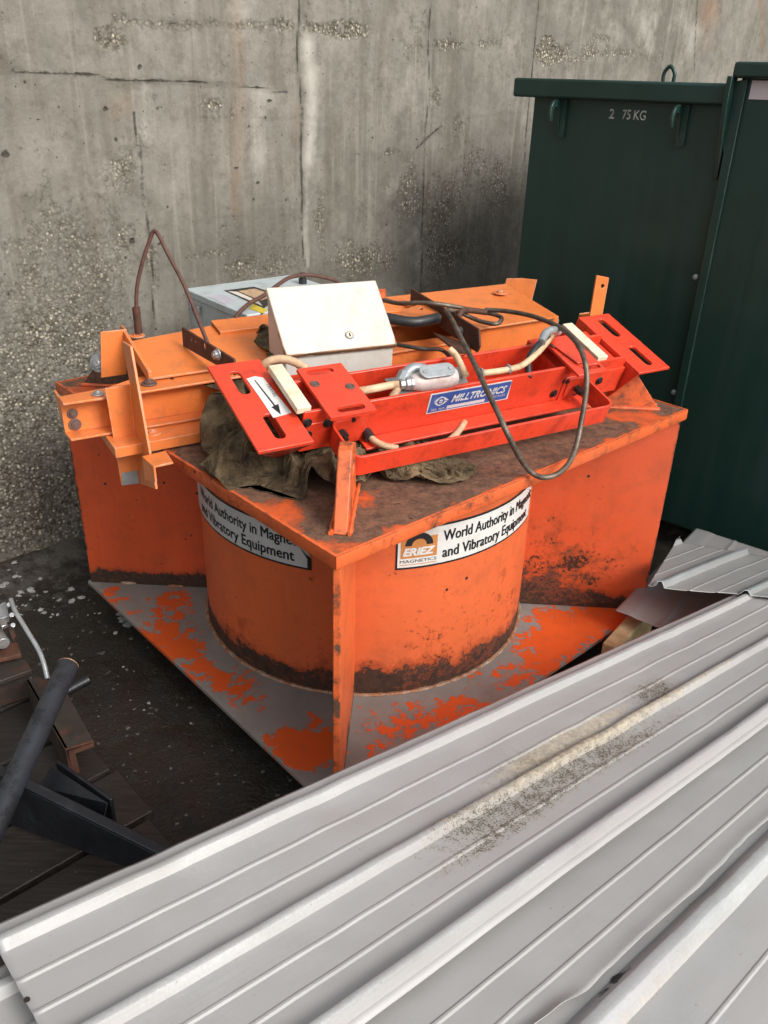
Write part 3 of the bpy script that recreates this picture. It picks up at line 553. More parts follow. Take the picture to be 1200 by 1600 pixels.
# radial gussets
for k in range(4):
    d = mdir(k); t = A3(-d[1], d[0], 0); mb = MB(); ni, nj = 34, 50; th = .0065 if k else .008; rust = []; chip = []; R0, R1 = .497, .905
    def side(sg): return [(d*(R0+(R1-R0)*i/ni) + t*th*sg + UZ*(ZB+(.778-ZB)*j/nj)) for i in range(ni+1) for j in range(nj+1)]
    mb.v = [tuple(p) for sg in (1, -1) for p in side(sg)]; W1 = nj+1; mm = (ni+1)*W1
    for b in (0, mm): mb.f += [(b+i*W1+j, b+(i+1)*W1+j, b+(i+1)*W1+j+1, b+i*W1+j+1) for i in range(ni) for j in range(nj)]
    mb.f += [(ni*W1+j, ni*W1+j+1, mm+ni*W1+j+1, mm+ni*W1+j) for j in range(nj)]
    mb.f += [(i*W1, (i+1)*W1, mm+(i+1)*W1, mm+i*W1) for i in range(ni)]
    for v in mb.v:
        p = np.array(v); r_ = np.dot(p, d); h = p[2]-ZB; q = (r_-R0)/(R1-R0); r = 0
        if k == 3: r = hv(1.15-h/.035*.5) if h < .08 else 0; r = max(r, .1*hv(1-h/.2), hv(.52-(R1-r_)/.012*.5))
        elif k == 1:
            hb = .10*(1-q)+.02; r = hv(1.1-h/hb*.6) if h < hb*1.8 else 0; r = max(r, .40*hv(1.2-math.hypot((q-.35)/.55, (h-.12)/.25)), .20*hv(1-h/.45), hv(.5-(R1-r_)/.012*.5))
        elif k == 0: r = .12+.25*hv(1-(R1-r_)/.02)+.5*hv(1-h/.10)
        else: r = .3
        rust.append(r); chip.append((.10+.42*hv(1.15-math.hypot((q-.32)/.5, (h-.13)/.24))) if k == 1 else .08)
    mb.a['rust'] = rust; mb.a['chip'] = chip; mb.build('gusset', M['gusset'] if k else M['edge_paint'], mag, bevel=.002)
    # lifting lug on top of the corner
    th2 = .015; prof = [(.835, ZT+.001), (.60, ZT+.001), (.60, .90), (.66, .955), (.72, .955)] if k != 0 else [(.835, ZT+.001), (.62, ZT+.001), (.64, .93), (.70, .955), (.735, .950)]
    hole = [d*(.69+.026*math.cos(a))-t*th2+UZ*(.90+.026*math.sin(a)) for a in np.linspace(0, 2*math.pi, 17)[:-1]]
    mb = MB(); mb.prism([d*r_-t*th2+UZ*z_ for r_, z_ in prof], t*2*th2, holes=[hole])
    mb.a['rust'] = [.30 if k != 3 else .95 for _ in mb.v]
    lg = mb.build('lifting_lug', M['edge_paint'] if k in (0, 1) else M['edge_paint'], mag, bevel=.003)
    mb = MB()
    for sg in (1, -1): mb.tube([d*(.60+.235*i/14)+t*sg*(th2+.004)+UZ*(ZT+.004) for i in range(15)], [.006*(1+.3*rnd.uniform(-1, 1)) for _ in range(15)], 8)
    mb.a['rust'] = [.1]*len(mb.v); mb.build('fillet_weld', M['edge_paint'], lg)
for (x, y) in ((201, 912), (275, 917), (905, 943), (985, 948)):      # stitch welds along the gusset feet
    p = at(x, y, ZB); k = 3 if x < 600 else 1; d = mdir(k); mb = MB(); mb.tube([p-d*.025+d*.05*i/6+UZ*.003 for i in range(7)], [.003, .005, .0055, .005, .006, .005, .003], 8)
    mb.build('stitch_weld', M['cream_weld'] if 'cream_weld' in M else M['weld'], mag)

# stickers bent round the drum
def onr(deg, z, r): a = R(deg); return A3(r*math.cos(a), r*math.sin(a), z)
def curved_patch(loop, r, name, mat, parent, ns=40):     # loop of (deg, z): top profile and bottom profile as functions
    top, bot = loop; mb = MB(); a0, a1 = top[0][0], top[-1][0]
    def f(pr, a):
        for (x0, y0), (x1, y1) in zip(pr[:-1], pr[1:]):
            if x0 <= a <= x1: return y0+(y1-y0)*(a-x0)/(x1-x0+1e-9)
        return pr[-1][1]
    for i in range(ns+1):
        a = a0+(a1-a0)*i/ns
        for q in range(3): z = f(bot, a)+(f(top, a)-f(bot, a))*q/2; mb.v.append(tuple(onr(a, z, r)))
    mb.f = [(i*3+j, (i+1)*3+j, (i+1)*3+j+1, i*3+j+1) for i in range(ns) for j in range(2)]
    return mb.build(name, mat, parent)
def curved_text(s, size, deg, z, r, width_deg, mat, parent, name='lettering', offset=.0, shear=0., space=1., bold=True):
    vs, fs = text_points(s, size, offset, shear, space=space); x0, x1 = vs[:, 0].min(), vs[:, 0].max(); k = width_deg/(x1-x0)
    # subdivide wide faces is unnecessary at this letter size
    mb = MB()
    for dx, dr in (((-.0011, 0), (-.0005, .0002), (.0005, .0004), (.0011, .0006)) if bold else ((0, 0),)): mb.add([onr(deg+(v[0]-x0+dx)*k, z+v[1]+(.0005 if dr in (0, .0004) else -.0005), r+dr) for v in vs], fs)
    return mb.build(name, mat, parent, smooth=0)
R1_ = RD+.0022
mA = curved_patch(([(-79.6, .618), (-76, .640), (-20, .640)], [(-79.6, .520), (-20, .520)]), R1_, 'drum_sticker', M['stk_black'], mag)
mA['label'] = 'right sticker with ochre logo square'
curved_patch(([(-79.1, .613), (-75.8, .634), (-20.6, .634)], [(-79.1, .526), (-20.6, .526)]), R1_+.0006, 'sticker_face', M['stk_white'], mA)
curved_patch(([(-78.3, .612), (-67.2, .612)], [(-78.3, .552), (-67.2, .552)]), R1_+.0011, 'logo_square', M['stk_tan'], mA, 12)
mb = MB(); n = 20
for i in range(n+1):
    a = math.pi*i/n
    for rr, hh in ((.037, .036), (.0195, .019)): mb.v.append(tuple(onr(-72.8+math.degrees(rr*math.cos(math.pi-a)/RD), .588+hh*math.sin(a), R1_+.0016)))
mb.f = [(2*i, 2*i+2, 2*i+3, 2*i+1) for i in range(n)]; mb.build('logo_arch', M['stk_black'], mA, smooth=0)
curved_text('ERIEZ', .030, -77.6, .5605, R1_+.0021, 9.6, M['stk_white'], mA, offset=.0006, shear=.25)
curved_text('MAGNETICS', .0125, -78.4, .5385, R1_+.0013, 11.2, M['stk_black'], mA, bold=False)
curved_patch(([(-78.4, .5345), (-67.2, .5345)], [(-78.4, .5325), (-67.2, .5325)]), R1_+.0013, 'logo_rule', M['stk_tan'], mA, 12)
curved_text('World Authority in Magnetic', .044, -65.3, .589, R1_+.0013, 44.0, M['stk_black'], mA)
curved_text('and Vibratory Equipment', .044, -65.3, .541, R1_+.0013, 40.5, M['stk_black'], mA)
mB = curved_patch(([(-172, .625), (-112, .625), (-108.5, .590), (-104.2, .540)], [(-172, .507), (-104.2, .507)]), R1_, 'drum_sticker', M['stk_black'], mag)
mB['label'] = 'left sticker with torn upper corner'
M['stk_shaded'] = m_plain('sticker_shaded', (.46, .47, .47), .4, var=.1, dirt=(.33, .31, .29), dirt_amt=.3)  # sticker white painted greyer for the drum's shaded left side, plus some dirt
curved_patch(([(-171.4, .619), (-112.4, .619), (-109, .586), (-105.4, .540)], [(-171.4, .513), (-105.4, .513)]), R1_+.0006, 'sticker_face', M['stk_shaded'], mB)
curved_text('World Authority in Magnetic', .044, -155.5, .573, R1_+.0013, 49.5, M['stk_black'], mB)
curved_text('and Vibratory Equipment', .044, -155.5, .527, R1_+.0013, 46.0, M['stk_black'], mB)
M['foil'] = m_plain('torn_foil', (.7, .7, .68), .3, .6, var=.4, scale=80)
mb = MB(); cc = [(-112.2, .622), (-109.5, .612), (-107.6, .600), (-106.2, .588), (-105.6, .572), (-107.2, .578), (-108.4, .592), (-110.4, .600), (-111.8, .606)]
mb.v = [tuple(onr(a+1.4, z-.024, R1_+.0025+rnd.random()*.007)) for a, z in cc]; mb.f = [(0, 1, 8), (1, 7, 8), (1, 2, 7), (2, 6, 7), (2, 3, 6), (3, 5, 6), (3, 4, 5)]
mb.build('torn_corner', M['foil'], mB, smooth=0)

# timbers carrying the magnet
for i, (c, a, lx) in enumerate(((A3(-.05, .28, .053), 0, .42), (A3(.10, -.36, .053), 0, .30))):
    ax = A3(math.cos(R(a)), math.sin(R(a)), 0); ay = A3(-ax[1], ax[0], 0)
    o = MB().box(c, ax, ay, UZ, lx, .07, .052).build('support_timber', M['old_wood'], bevel=.006)
    tag(o, ['dark square timber under the back half of the magnet base', 'dark square timber under the front half of the magnet base'][i], 'timber', 'timbers under the magnet')

# ================================================================== ORANGE FRAME lying on the magnet
fr = empty('orange_frame', L(-.05, .05, ZT), 'long orange channel frame with flat top plates lying across the magnet under the white box', 'steel frame')
FO = M['frame_orange']
TH = .006
def bar_s(name, prof, s0, s1, mat, parent, bevel=.0015, skew=0.):     # profile of (v, z) extruded along the long axis
    mb = MB(); mb.prism([L(s0, v, z) for v, z in prof], U*(s1-s0)+V*skew); return mb.build(name, mat, parent, bevel=bevel)
# front channel (open towards the viewer): web, top and bottom flange; runs -.846 .. +.71
sa, sb = -.842, .712; vz = -.010
bar_s('channel_web', [(vz, .846), (vz+TH, .846), (vz+TH, .928), (vz, .928)], sa, sb, FO, fr)
topf = [(sa, vz-.040), (sa+.10, vz-.040), (sb, vz-.012+.02), (sb, vz+.05), (sa+.20, vz+.075), (sa+.12, vz+.03), (sa, vz+.012)]
MB().prism([L(s, v, .9285) for s, v in topf], UZ*TH).build('top_flange', FO, fr, bevel=.0015)
botf = [(sa+.004, vz-.045), (sb-.03, vz-.035), (sb, vz-.02), (sb, vz+TH+.001), (sa, vz+TH+.001)]
MB().prism([L(s, v, .840) for s, v in botf], UZ*TH).build('bottom_flange', FO, fr, bevel=.0015)
# rear web of the end of the channel and folded ear
MB().prism([L(sa+.002, v, z) for v, z in ((vz+TH, .850), (vz+.06, .880), (vz+.09, .926), (vz+TH, .926))], U*TH).build('end_ear', FO, fr, bevel=.001)
# lower flat member, bolted underneath
low = [(-.757, -.135), (.60, -.10), (.66, .10), (-.757, .09)]
MB().prism([L(s, v, .812) for s, v in low], UZ*.026).build('lower_member', FO, fr, bevel=.002)
# big top plates left and right of the enclosure
def plate4(name, pts, ext, mat=None, parent=fr, bevel=.0015, holes=()): return MB().prism(pts, ext, holes).build(name, mat or FO, parent, bevel=bevel)
pa, pb = ats(240, 598, -.613), ats(197, 512, -.613)
zf, zr = .938, .985; pF = L(-.613, .015, zf); 
def topz(v): return zf + (zr-zf)*(v-.015)/.26
plate4('left_top_plate', [L(-.613, .015, topz(.015)), L(-.20, .02, topz(.02)), L(-.20, .29, topz(.29)), L(-.613, .225, topz(.225))], UZ*.006)
plate4('left_end_flange', [L(-.622, .012, .936), L(-.622, .228, .980), L(-.622, .228, 1.012), L(-.622, .012, .962)], U*.008)
plate4('right_top_plate', [at(740, 518, .972), at(873, 497, .972), at(790, 446, 1.0), at(600, 467, 1.0)], UZ*.006)
q0, q1 = at(740, 518, .966), at(873, 497, .966)
plate4('right_front_web', [q0, q1, q1-UZ*.085+V*.006, q0-UZ*.085+V*.006], V*.006)
plate4('right_flange', [q0-UZ*.09-U*.10-V*.002, q1-UZ*.09+V*.0, q1-UZ*.09-V*.035-U*.02, q0-UZ*.09-V*.045-U*.12], UZ*.005)
plate4('left_inner_web', [L(-.60, .215, .84), L(.66, .26, .84), L(.66, .26, .965), L(-.60, .215, .965)], V*.006)
# upright angle end brackets bolted to the rear corners
def angle(name, c, e1, w1, e2, w2, h, up=UZ, th=.005, parent=fr, taper=.0, mat=None):
    mb = MB(); pts = [c, c+e1*w1, c+e1*w1+e2*th, c+e2*th+e1*th, c+e2*w2+e1*th, c+e2*w2]
    mb.prism(pts, up*h); return mb.build(name, mat or FO, parent, bevel=.001)
e = nrm(ats(195, 510, -.62)-ats(240, 598, -.62))
c0 = atv(198, 585, .225); angle('rear_left_angle', c0-U*.0, -U, .068, V, .05, float((atv(198, 514, .225)-c0)[2]), up=nrm(atv(198, 514, .225)-c0))
c1 = atv(816, 500, .30); up = nrm(atv(809, 440, .30)-atv(816, 500, .30))
angle('rear_right_angle', atv(806, 476, .36), nrm(U*.6-V*.8), .055, nrm(-U*.95+V*.3), .060, .095, up=nrm(UZ+U*.18))
p0 = at(924, 500, .93); pts = [atv(x, y, float(p0@V)) for x, y in ((921, 500), (933, 430), (952, 434), (941, 495))]
hole = [atv(942+3*math.cos(a), 447+3.4*math.sin(a), float(p0@V)) for a in np.linspace(0, 2*math.pi, 10)[:-1]]
MB().prism(pts, V*.006, [hole]).build('upright_flat', FO, fr, bevel=.001)
plate4('upright_foot', [at(900, 510, .86), at(945, 505, .86), at(938, 488, .92), at(905, 492, .92)], UZ*.006)
# rectangular tube cross piece with open end + small gusset plates
t0, t1 = -.365, .32; tv, tz = .195, .938
TS = [(tv, tz), (tv+.075, tz+.014), (tv+.075, tz+.064), (tv, tz+.05)]
TI = [(tv+.005, tz+.006), (tv+.070, tz+.019), (tv+.070, tz+.058), (tv+.005, tz+.045)]
MB().prism([L(t0, v, z) for v, z in TS], U*(t1-t0), [[L(t0, v, z) for v, z in TI]]).build('cross_tube', FO, fr, bevel=.002)
g0 = [at(x, y, 1.013) for x, y in ((668, 500), (690, 496), (678, 482), (660, 476), (632, 486), (618, 498))]
MB().prism(g0, UZ*.005, [[at(658+3.2*math.cos(a), 484.5+2*math.sin(a), 1.013) for a in np.linspace(0, 2*math.pi, 10)[:-1]]]).build('small_gusset_plate', FO, fr, bevel=.001)
for (x, y, z, ax, r, mt) in ((233, 600, .936, UZ, .013, 'screw'), (153, 616, .936, UZ, .010, 'zinc'), (238, 677, .8385, UZ, .011, 'frame_orange'), (214, 525, .975, UZ, .011, 'frame_orange'), (781, 458, 1.004, UZ, .011, 'frame_orange')):
    bolt('bolt', at(x, y, z), ax, r, M[mt], fr, washer=2.0 if mt == 'frame_orange' else 1.5, h=r*.45)
for (x, y, r) in ((113, 646, .008), (117, 663, .0095)): p = atv(x, y, vz); bolt('bolt', p-V*.001, -V, r, M['screw'] if r < .01 else M['zinc'], fr, washer=1.6, h=.004)
bolt('bolt', atv(865, 502, .02)-V*.004, -V, .009, M['zinc'], fr, washer=1.9, h=.004)
bolt('bolt', ats(155, 567, -.69), nrm(-U*.6-V*.6+UZ*.2), .017, M['zinc'], fr, washer=1.5, h=.006)
for (x, y) in ((269, 592), (303, 583)): MB().cyl(at(x, y, .9350), UZ, .005, .0006, 12).build('bolt_hole', M['dark_hole'], fr)

# separate angle stand leaning at the left end
st = empty('angle_stand', atv(200, 755, -.075)-UZ*0, 'orange upright angle iron with scraped foot leaning at the left end of the orange frame', 'angle iron')
vv0 = -.070
A = lambda x, y, v=vv0: atv(x, y, v)
plate4('face_leg', [A(164, 607), A(203, 601), A(218, 756), A(190, 759)], V*.006, parent=st, bevel=.0015)
B0, B1, B2, B3 = A(203, 601), A(218, 756), atv(243, 765, vv0-.055), atv(203, 540, vv0-.035)
B4 = atv(190, 532, vv0+.01)
MB().prism([A(203, 601), A(218, 756), ats(243, 765, float(A(218, 756)@U)), ats(203, 541, float(A(203, 601)@U)), ats(190, 533, float(A(203, 601)@U))], U*.006).build('side_leg', FO, st, bevel=.0015)
z_ = .806
MB().prism([at(x, y, .835) for x, y in ((222, 716), (259, 707), (271, 725), (240, 732))], UZ*.005).build('foot_plate', FO, st, bevel=.001)
fp = [at(222, 716, .835), at(240, 732, .835)]; MB().prism([fp[0], fp[1], fp[1]-UZ*.035, fp[0]-UZ*.055], U*.005).build('foot_web', FO, st, bevel=.001)
MB().prism([A(190, 739, vv0-.001), A(214, 735, vv0-.001), A(217.5, 755, vv0-.001), A(190.5, 758, vv0-.001)], V*-.0008).build('scraped_patch', M['grey_metal'], st)

# ================================================================== RED BELT SCALE
T19 = R(19)
K = .95
OS = L(0, -.30, .94); OS = CAM+K*(OS-CAM)
QD = V*math.cos(T19)+UZ*math.sin(T19); ND = -V*math.sin(T19)+UZ*math.cos(T19)
def Rs(s, q, n): return OS+U*s+QD*q+ND*n
def rsn(x, y, n=0): return onpl(x, y, OS+ND*n, ND)
def rsq(x, y, q): return onpl(x, y, OS+QD*q, QD)
RED = M['red']
sc = empty('belt_scale', Rs(.1, -.06, -.09), 'bright red steel belt scale with slotted end brackets and blue nameplate lying on the cloth', 'belt scale')
def rplate(name, s0, s1, qa, qb, n, th=.008, slots=(), skew=0, mat=None):
    return MB().prism([Rs(s0, qa, n), Rs(s1, qa, n), Rs(s1+skew, qb, n), Rs(s0+skew, qb, n)], ND*-th, [slot(Rs(a, b, n), QD if d == 'q' else U, U if d == 'q' else QD, l, r) for a, b, l, r, d in slots]).build(name, mat or RED, sc, bevel=.0015)
# main beam: a box channel
beam = MB(); BQ0, BQ1, BN0, BN1 = -.060, .055, -.090, .0225
def rbox(name, s0, s1, qa, qb, na, nb, mat=None, parent=None, bevel=.002):
    return MB().hexa([Rs(s0, qa, na), Rs(s1, qa, na), Rs(s1, qb, na), Rs(s0, qb, na)], [Rs(s0, qa, nb), Rs(s1, qa, nb), Rs(s1, qb, nb), Rs(s0, qb, nb)]).build(name, mat or RED, parent or sc, bevel=bevel)
rbox('beam_front_web', -.355, .605, BQ0, BQ0+.008, BN0, BN1)
rbox('beam_rear_web', -.355, .605, BQ1-.008, BQ1, BN0, BN1)
rbox('beam_floor', -.350, .600, BQ0+.008, BQ1-.008, BN0, BN0+.008)
rbox('left_end_block', -.357, -.190, BQ0-.004, BQ1+.06, -.088, -.010)
rbox('right_cover_body', .500, .531, -.050, .104, -.009, .0175)
rbox('right_end_block', .400, .612, BQ0-.004, BQ1+.06, -.088, -.010)
rbox('front_shelf', -.20, .49, BQ0-.040, BQ0-.0005, BN0-.001, BN0+.006)
# end brackets: slotted plate + web
rplate('left_bracket_plate', -.490, -.362, -.131, .176, .002, slots=((-.440, .100, .085, .013, 'q'), (-.425, -.062, .085, .013, 'q')))
rplate('right_bracket_plate', .618, .735, -.108, .166, .002, slots=((.682, .100, .090, .0125, 'q'), (.682, -.040, .090, .0125, 'q')))
MB().prism([Rs(-.362, q, n) for q, n in ((-.130, -.006), (.176, -.006), (.176, -.165), (.012, -.168))], U*-.008).build('left_bracket_web', RED, sc, bevel=.0015)
MB().prism([Rs(.618, q, n) for q, n in ((-.107, -.006), (.166, -.006), (.166, -.150), (-.030, -.158))], U*.008).build('right_bracket_web', RED, sc, bevel=.0015)
MB().prism([Rs(-.489, -.131, -.006), Rs(-.364, -.131, -.006), Rs(-.366, .010, -.168)], QD*.008).build('left_bracket_gusset', RED, sc, bevel=.0015)
# slotted mounting plates on the beam
rplate('left_mount_plate', -.314, -.200, -.104, .078, .034, slots=((-.264, .057, .068, .010, 's'), (-.254, -.083, .068, .010, 's')))
rplate('right_mount_plate', .388, .486, -.110, .056, .034, slots=((.448, -.086, .060, .009, 's'),))
MB().prism([Rs(.388, .056, .037), Rs(.408, .056, .037), Rs(.440, -.070, .037), Rs(.412, -.070, .037)], ND*.003).build('mount_step', RED, sc, bevel=.001)
for (s_, q_) in ((-.297, .016), (-.221, -.012), (.400, .018), (.474, -.008)):
    p = Rs(s_, q_, .0342 if s_ < 0 else .0372); mb = MB(); mb.cyl(p, ND, .0115, .0012, 22); mb.ring(p+ND*.001, ND, .0085, .0016, 22); mb.cyl(p+ND*.001, ND, .0045, .001, 6)
    b_ = mb.build('countersunk_screw', M['screw'], sc)
for (x, y, q_) in ((480, 661, BQ0-.0045), (512, 661, BQ0-.0045), (551, 654, BQ0-.001), (480, 680, BQ0-.0045), (885, 595, BQ0-.001), (865, 615, BQ0-.001), (900, 612, BQ0-.0045), (936, 595, BQ0-.0045)):
    p = rsq(x, y, q_); mb = MB(); mb.ring(p, -QD, .010, .0022, 20); mb.cyl(p-QD*-.0005, -QD, .0085, .003, 18); mb.cyl(p, -QD, .006, .007, 6); mb.build('socket_screw', M['dark_hole'], sc)
# cream load cell covers
for nm, s0, s1 in (('left_cover_strip', -.372, -.338), ('right_cover_strip', .499, .533)):
    rbox(nm, s0, s1, -.056, .106, .018, .034, M['cream'], bevel=.0015)
rbox('left_cover_body', -.357, -.3395, -.050, .104, -.009, .0175, M['brown_steel'])
# front guard bar: flat strip bent to a U
gs = [(-.283, BQ0-.012), (-.285, -.165)]
path = [(-.235, -.072), (-.280, -.072)]
def guard():
    s0, s1, qf, qb, r = -.285, .462, -.186, -.068, .018; c = []
    c += [(s0+.05, qb)] + [(s0+r-r*math.sin(a), qb-r+r*math.cos(a)) for a in np.linspace(0, math.pi/2, 6)]
    c += [(s0+r-r*math.cos(a), qf+r-r*math.sin(a)) for a in np.linspace(0, math.pi/2, 6)]
    c += [(s1-r+r*math.sin(a), qf+r-r*math.cos(a)) for a in np.linspace(0, math.pi/2, 6)]
    c += [(s1-r+r*math.cos(a), qb-r+r*math.sin(a)) for a in np.linspace(0, math.pi/2, 6)] + [(s1-.05, qb)]
    return c
gp = guard(); mb = MB(); th = .006; c = np.array(gp)
for i in range(len(c)):
    d = nrm(c[min(i+1, len(c)-1)]-c[max(i-1, 0)]); o_ = np.array([d[1], -d[0]])
    for sg, n in ((0, -.014), (0, -.068), (1, -.068), (1, -.014)): mb.v.append(tuple(Rs(*(c[i]+o_*th*sg), n)))
mb.f = [(i*4+j, (i+1)*4+j, (i+1)*4+(j+1) % 4, i*4+(j+1) % 4) for i in range(len(c)-1) for j in range(4)] + [(0, 1, 2, 3), tuple(4*(len(c)-1)+k for k in (3, 2, 1, 0))]
mb.build('guard_bar', RED, sc, bevel=.0008)
for s_ in (-.262, .440):
    mb = MB(); p = Rs(s_, -.076, -.040); mb.cyl(p, -QD, .011, .018, 6); mb.cyl(p-QD*.017, -QD, .006, .010, 12); mb.build('guard_bolt', M['dark_hole'], sc)
# nameplate
q_ = BQ0-.0012
c00, c10, c11, c01 = Rs(-.024, q_, -.047), Rs(.222, q_, -.047), Rs(.216, q_, .013), Rs(-.026, q_, .013)
npl = MB().prism([c00, c10, c11, c01], QD*.0008).build('nameplate', M['stk_white'], sc)
def onp(a, b, l=.0004): return Rs(-.025+.245*a, q_-l, -.047+.060*b)
def npoly(name, loops, mat, l=.0004):
    mb = MB()
    for lp in loops:
        b = len(mb.v); mb.v += [tuple(onp(*p, l)) for p in lp]; mb.f.append(tuple(range(b, b+len(lp))))
    return mb.build(name, mat, npl, smooth=0)
npoly('blue_field', [[(.015, .05), (.985, .05), (.985, .95), (.015, .95)]], M['stk_blue'])
ell = lambda cx, cy, rx, ry, n=22: [(cx+rx*math.cos(2*math.pi*k/n), cy+ry*math.sin(2*math.pi*k/n)) for k in range(n)]
npoly('logo_lens', [[(.055, .56), (.095, .72), (.135, .80), (.185, .72), (.235, .56), (.185, .40), (.135, .32), (.095, .40)]], M['stk_white'], .0007)
npoly('logo_eye', [ell(.14, .56, .042, .17)], M['stk_blue'], .0010); npoly('logo_core', [ell(.14, .56, .024, .10)], M['stk_white'], .0013)
npoly('logo_stripe', [[(.03, .545), (.25, .545), (.25, .575), (.03, .575)]], M['stk_blue'], .0016)
flat_text('lettering', 'MILLTRONICS', .030, onp(.265, .42), U, ND, M['stk_white'], npl, offset=.0008, shear=.3, width=.166, lift=.0008)
npoly('letter_stripe', [[(.26, .555), (.96, .555), (.96, .585), (.26, .585)]], M['stk_blue'], .0013)
flat_text('lettering', 'SER. NO.', .0088, onp(.05, .12), U, ND, M['stk_white'], npl, width=.040, lift=.0008)
npoly('serial_panel', [[(.235, .10), (.70, .10), (.70, .26), (.235, .26)]], M['label_pale'], .0008)
flat_text('lettering', 'SCALES', .0085, onp(.80, .24), U, ND, M['stk_white'], npl, width=.036, lift=.0008)
# arrow sticker on the left bracket
def obr(s, q, l=.0027): return Rs(s, q, l)
ap = [rsn(x, y, .0027) for x, y in ((385, 592), (398, 588), (411, 590), (424, 606), (456, 645), (446, 648), (427, 653), (408, 624))]
ars = MB().prism(ap, ND*.0005).build('arrow_sticker', M['stk_white'], sc)
MB().prism([rsn(x, y, .0034) for x, y in ((397, 594), (399, 594), (431, 634), (428.5, 635))], ND*.0002).build('arrow_shaft', M['stk_black'], ars)
MB().prism([rsn(x, y, .0034) for x, y in ((424, 636), (435, 631), (439, 648))], ND*.0002).build('arrow_head', M['stk_black'], ars)
flat_text('lettering', 'TRAVEL', .0135, rsn(415, 600, .003), -QD, U, M['stk_black'], ars, width=.050, lift=.0006)
# grey strip, cast conduit body and fittings
MB().prism([Rs(-.115, .012, .0175), Rs(.105, .012, .0175), Rs(.085, -.054, .0175), Rs(-.115, -.054, .0175)], ND*.003).build('galvanised_strip', M['zinc'], sc, bevel=.0008)
bp0, bp1 = rsn(641, 598, .040), rsn(712, 588, .040); ax = nrm(bp1-bp0)
mb = MB(); mb.tube([bp0, bp0+ax*.012, bp0+ax*.03, bp1-ax*.02, bp1-ax*.004, bp1], [.016, .020, .025, .025, .022, .012], 20); mb.build('conduit_body', M['fitting'], sc, bevel=.002)
lc = (bp0+bp1)/2+UZ*.020-V*.010; lu = nrm(UZ*.8-V*.6); lb = nrm(np.cross(lu, ax))
cv = MB().prism(slot(lc+lu*.004, ax, lb, .095, .018), lu*.006).build('conduit_cover', M['grey_metal'], sc, bevel=.0015)
for sg in (-1, 1): MB().cyl(lc+lu*.010+ax*sg*.035, lu, .005, .002, 14).build('cover_screw', M['zinc'], cv)
mb = MB(); mb.tube([bp0-ax*.030, bp0-ax*.018, bp0-ax*.016, bp0-ax*.006, bp0-ax*.004, bp0+ax*.002], [.013, .013, .017, .017, .019, .019], 8); mb.build('conduit_nut', M['zinc'], sc, bevel=.001)
e0 = rsn(638, 588, .052); mb = MB(); mb.tube(catmull([rsn(628, 606, .03), rsn(632, 588, .045), rsn(645, 576, .055), rsn(662, 577, .05)], 6), [.014]*25 if False else .0135, 14); mb.build('elbow', M['grey_metal'], sc)
mb = MB(); mb.tube([rsn(626, 600, .035), rsn(634, 583, .052)], .0175, 8); mb.build('elbow_nut', M['grey_metal'], sc, bevel=.001)
def pipe(name, pts, r, mat, parent, n=8, seg=14, prof=None): return MB().tube(catmull(pts, n), r, seg, prof=prof).build(name, mat, parent, smooth=70)
pipe('conduit', [bp0-ax*.028, rsn(610, 602, .033), rsn(575, 609, .030), rsn(552, 612, .02)], .0092, M['hose'], sc)
pipe('conduit', [rsn(612, 620, .01), rsn(622, 607, .03), rsn(628, 600, .035)], .0080, M['hose'], sc)
h1 = [rsn(x, y, n) for x, y, n in ((748, 584, .030), (790, 578, .032), (815, 571, .035), (838, 553, .045), (856, 533, .05), (865, 520, .05))]
pipe('conduit', h1, .0080, M['hose'], sc)
h2 = [rsn(x, y, n) for x, y, n in ((728, 588, .030), (722, 574, .04), (712, 555, .05), (702, 545, .058))]
pipe('conduit', h2, .0082, M['hose'], sc)
for (x, y) in ((752, 583), (794, 577)):
    p = rsn(x, y, .031); mb = MB(); mb.ring(p, U, .0105, .0028, 20); mb.build('conduit_clip', M['grey_metal'], sc)
hb = [rsn(x, y, n) for x, y, n in ((826, 590, .01), (826, 562, .035), (836, 545, .05), (848, 532, .058), (856, 524, .06))]
pipe('black_cable', hb, .0085, M['black_rubber'], sc)
mb = MB(); mb.tube(catmull([rsn(846, 535, .062), rsn(852, 522, .068), rsn(862, 516, .068), rsn(872, 518, .05)], 6), .011, 12); mb.build('grey_cable_gland', M['grey_metal'], sc)
pipe('conduit', [rsn(406, 590, -.05), rsn(409, 575, -.02), rsn(420, 565, .0), rsn(438, 561, .01), rsn(458, 565, .01), rsn(480, 577, .005)], .0100, M['hose'], sc, prof=lambda a, d: 1+.05*math.sin(d*900))
pipe('conduit', [rsq(574, 678, -.062), rsq(584, 688, -.090), rsq(600, 696, -.115), rsq(622, 701, -.135)], .0080, M['hose'], sc, prof=lambda a, d: 1+.05*math.sin(d*900))
pipe('conduit', [rsq(702, 688, -.14), rsq(715, 676, -.11), rsq(726, 660, -.075)], .0080, M['hose'], sc)
MB().cyl(rsq(572, 675, -.061), -QD, .0125, .02, 16).build('rubber_grommet', M['black_rubber'], sc)
pipe('black_cable', [rsq(620, 701, -.135), rsq(650, 704, -.13), rsq(690, 697, -.12), rsq(704, 688, -.13)], .007, M['black_rubber'], sc)

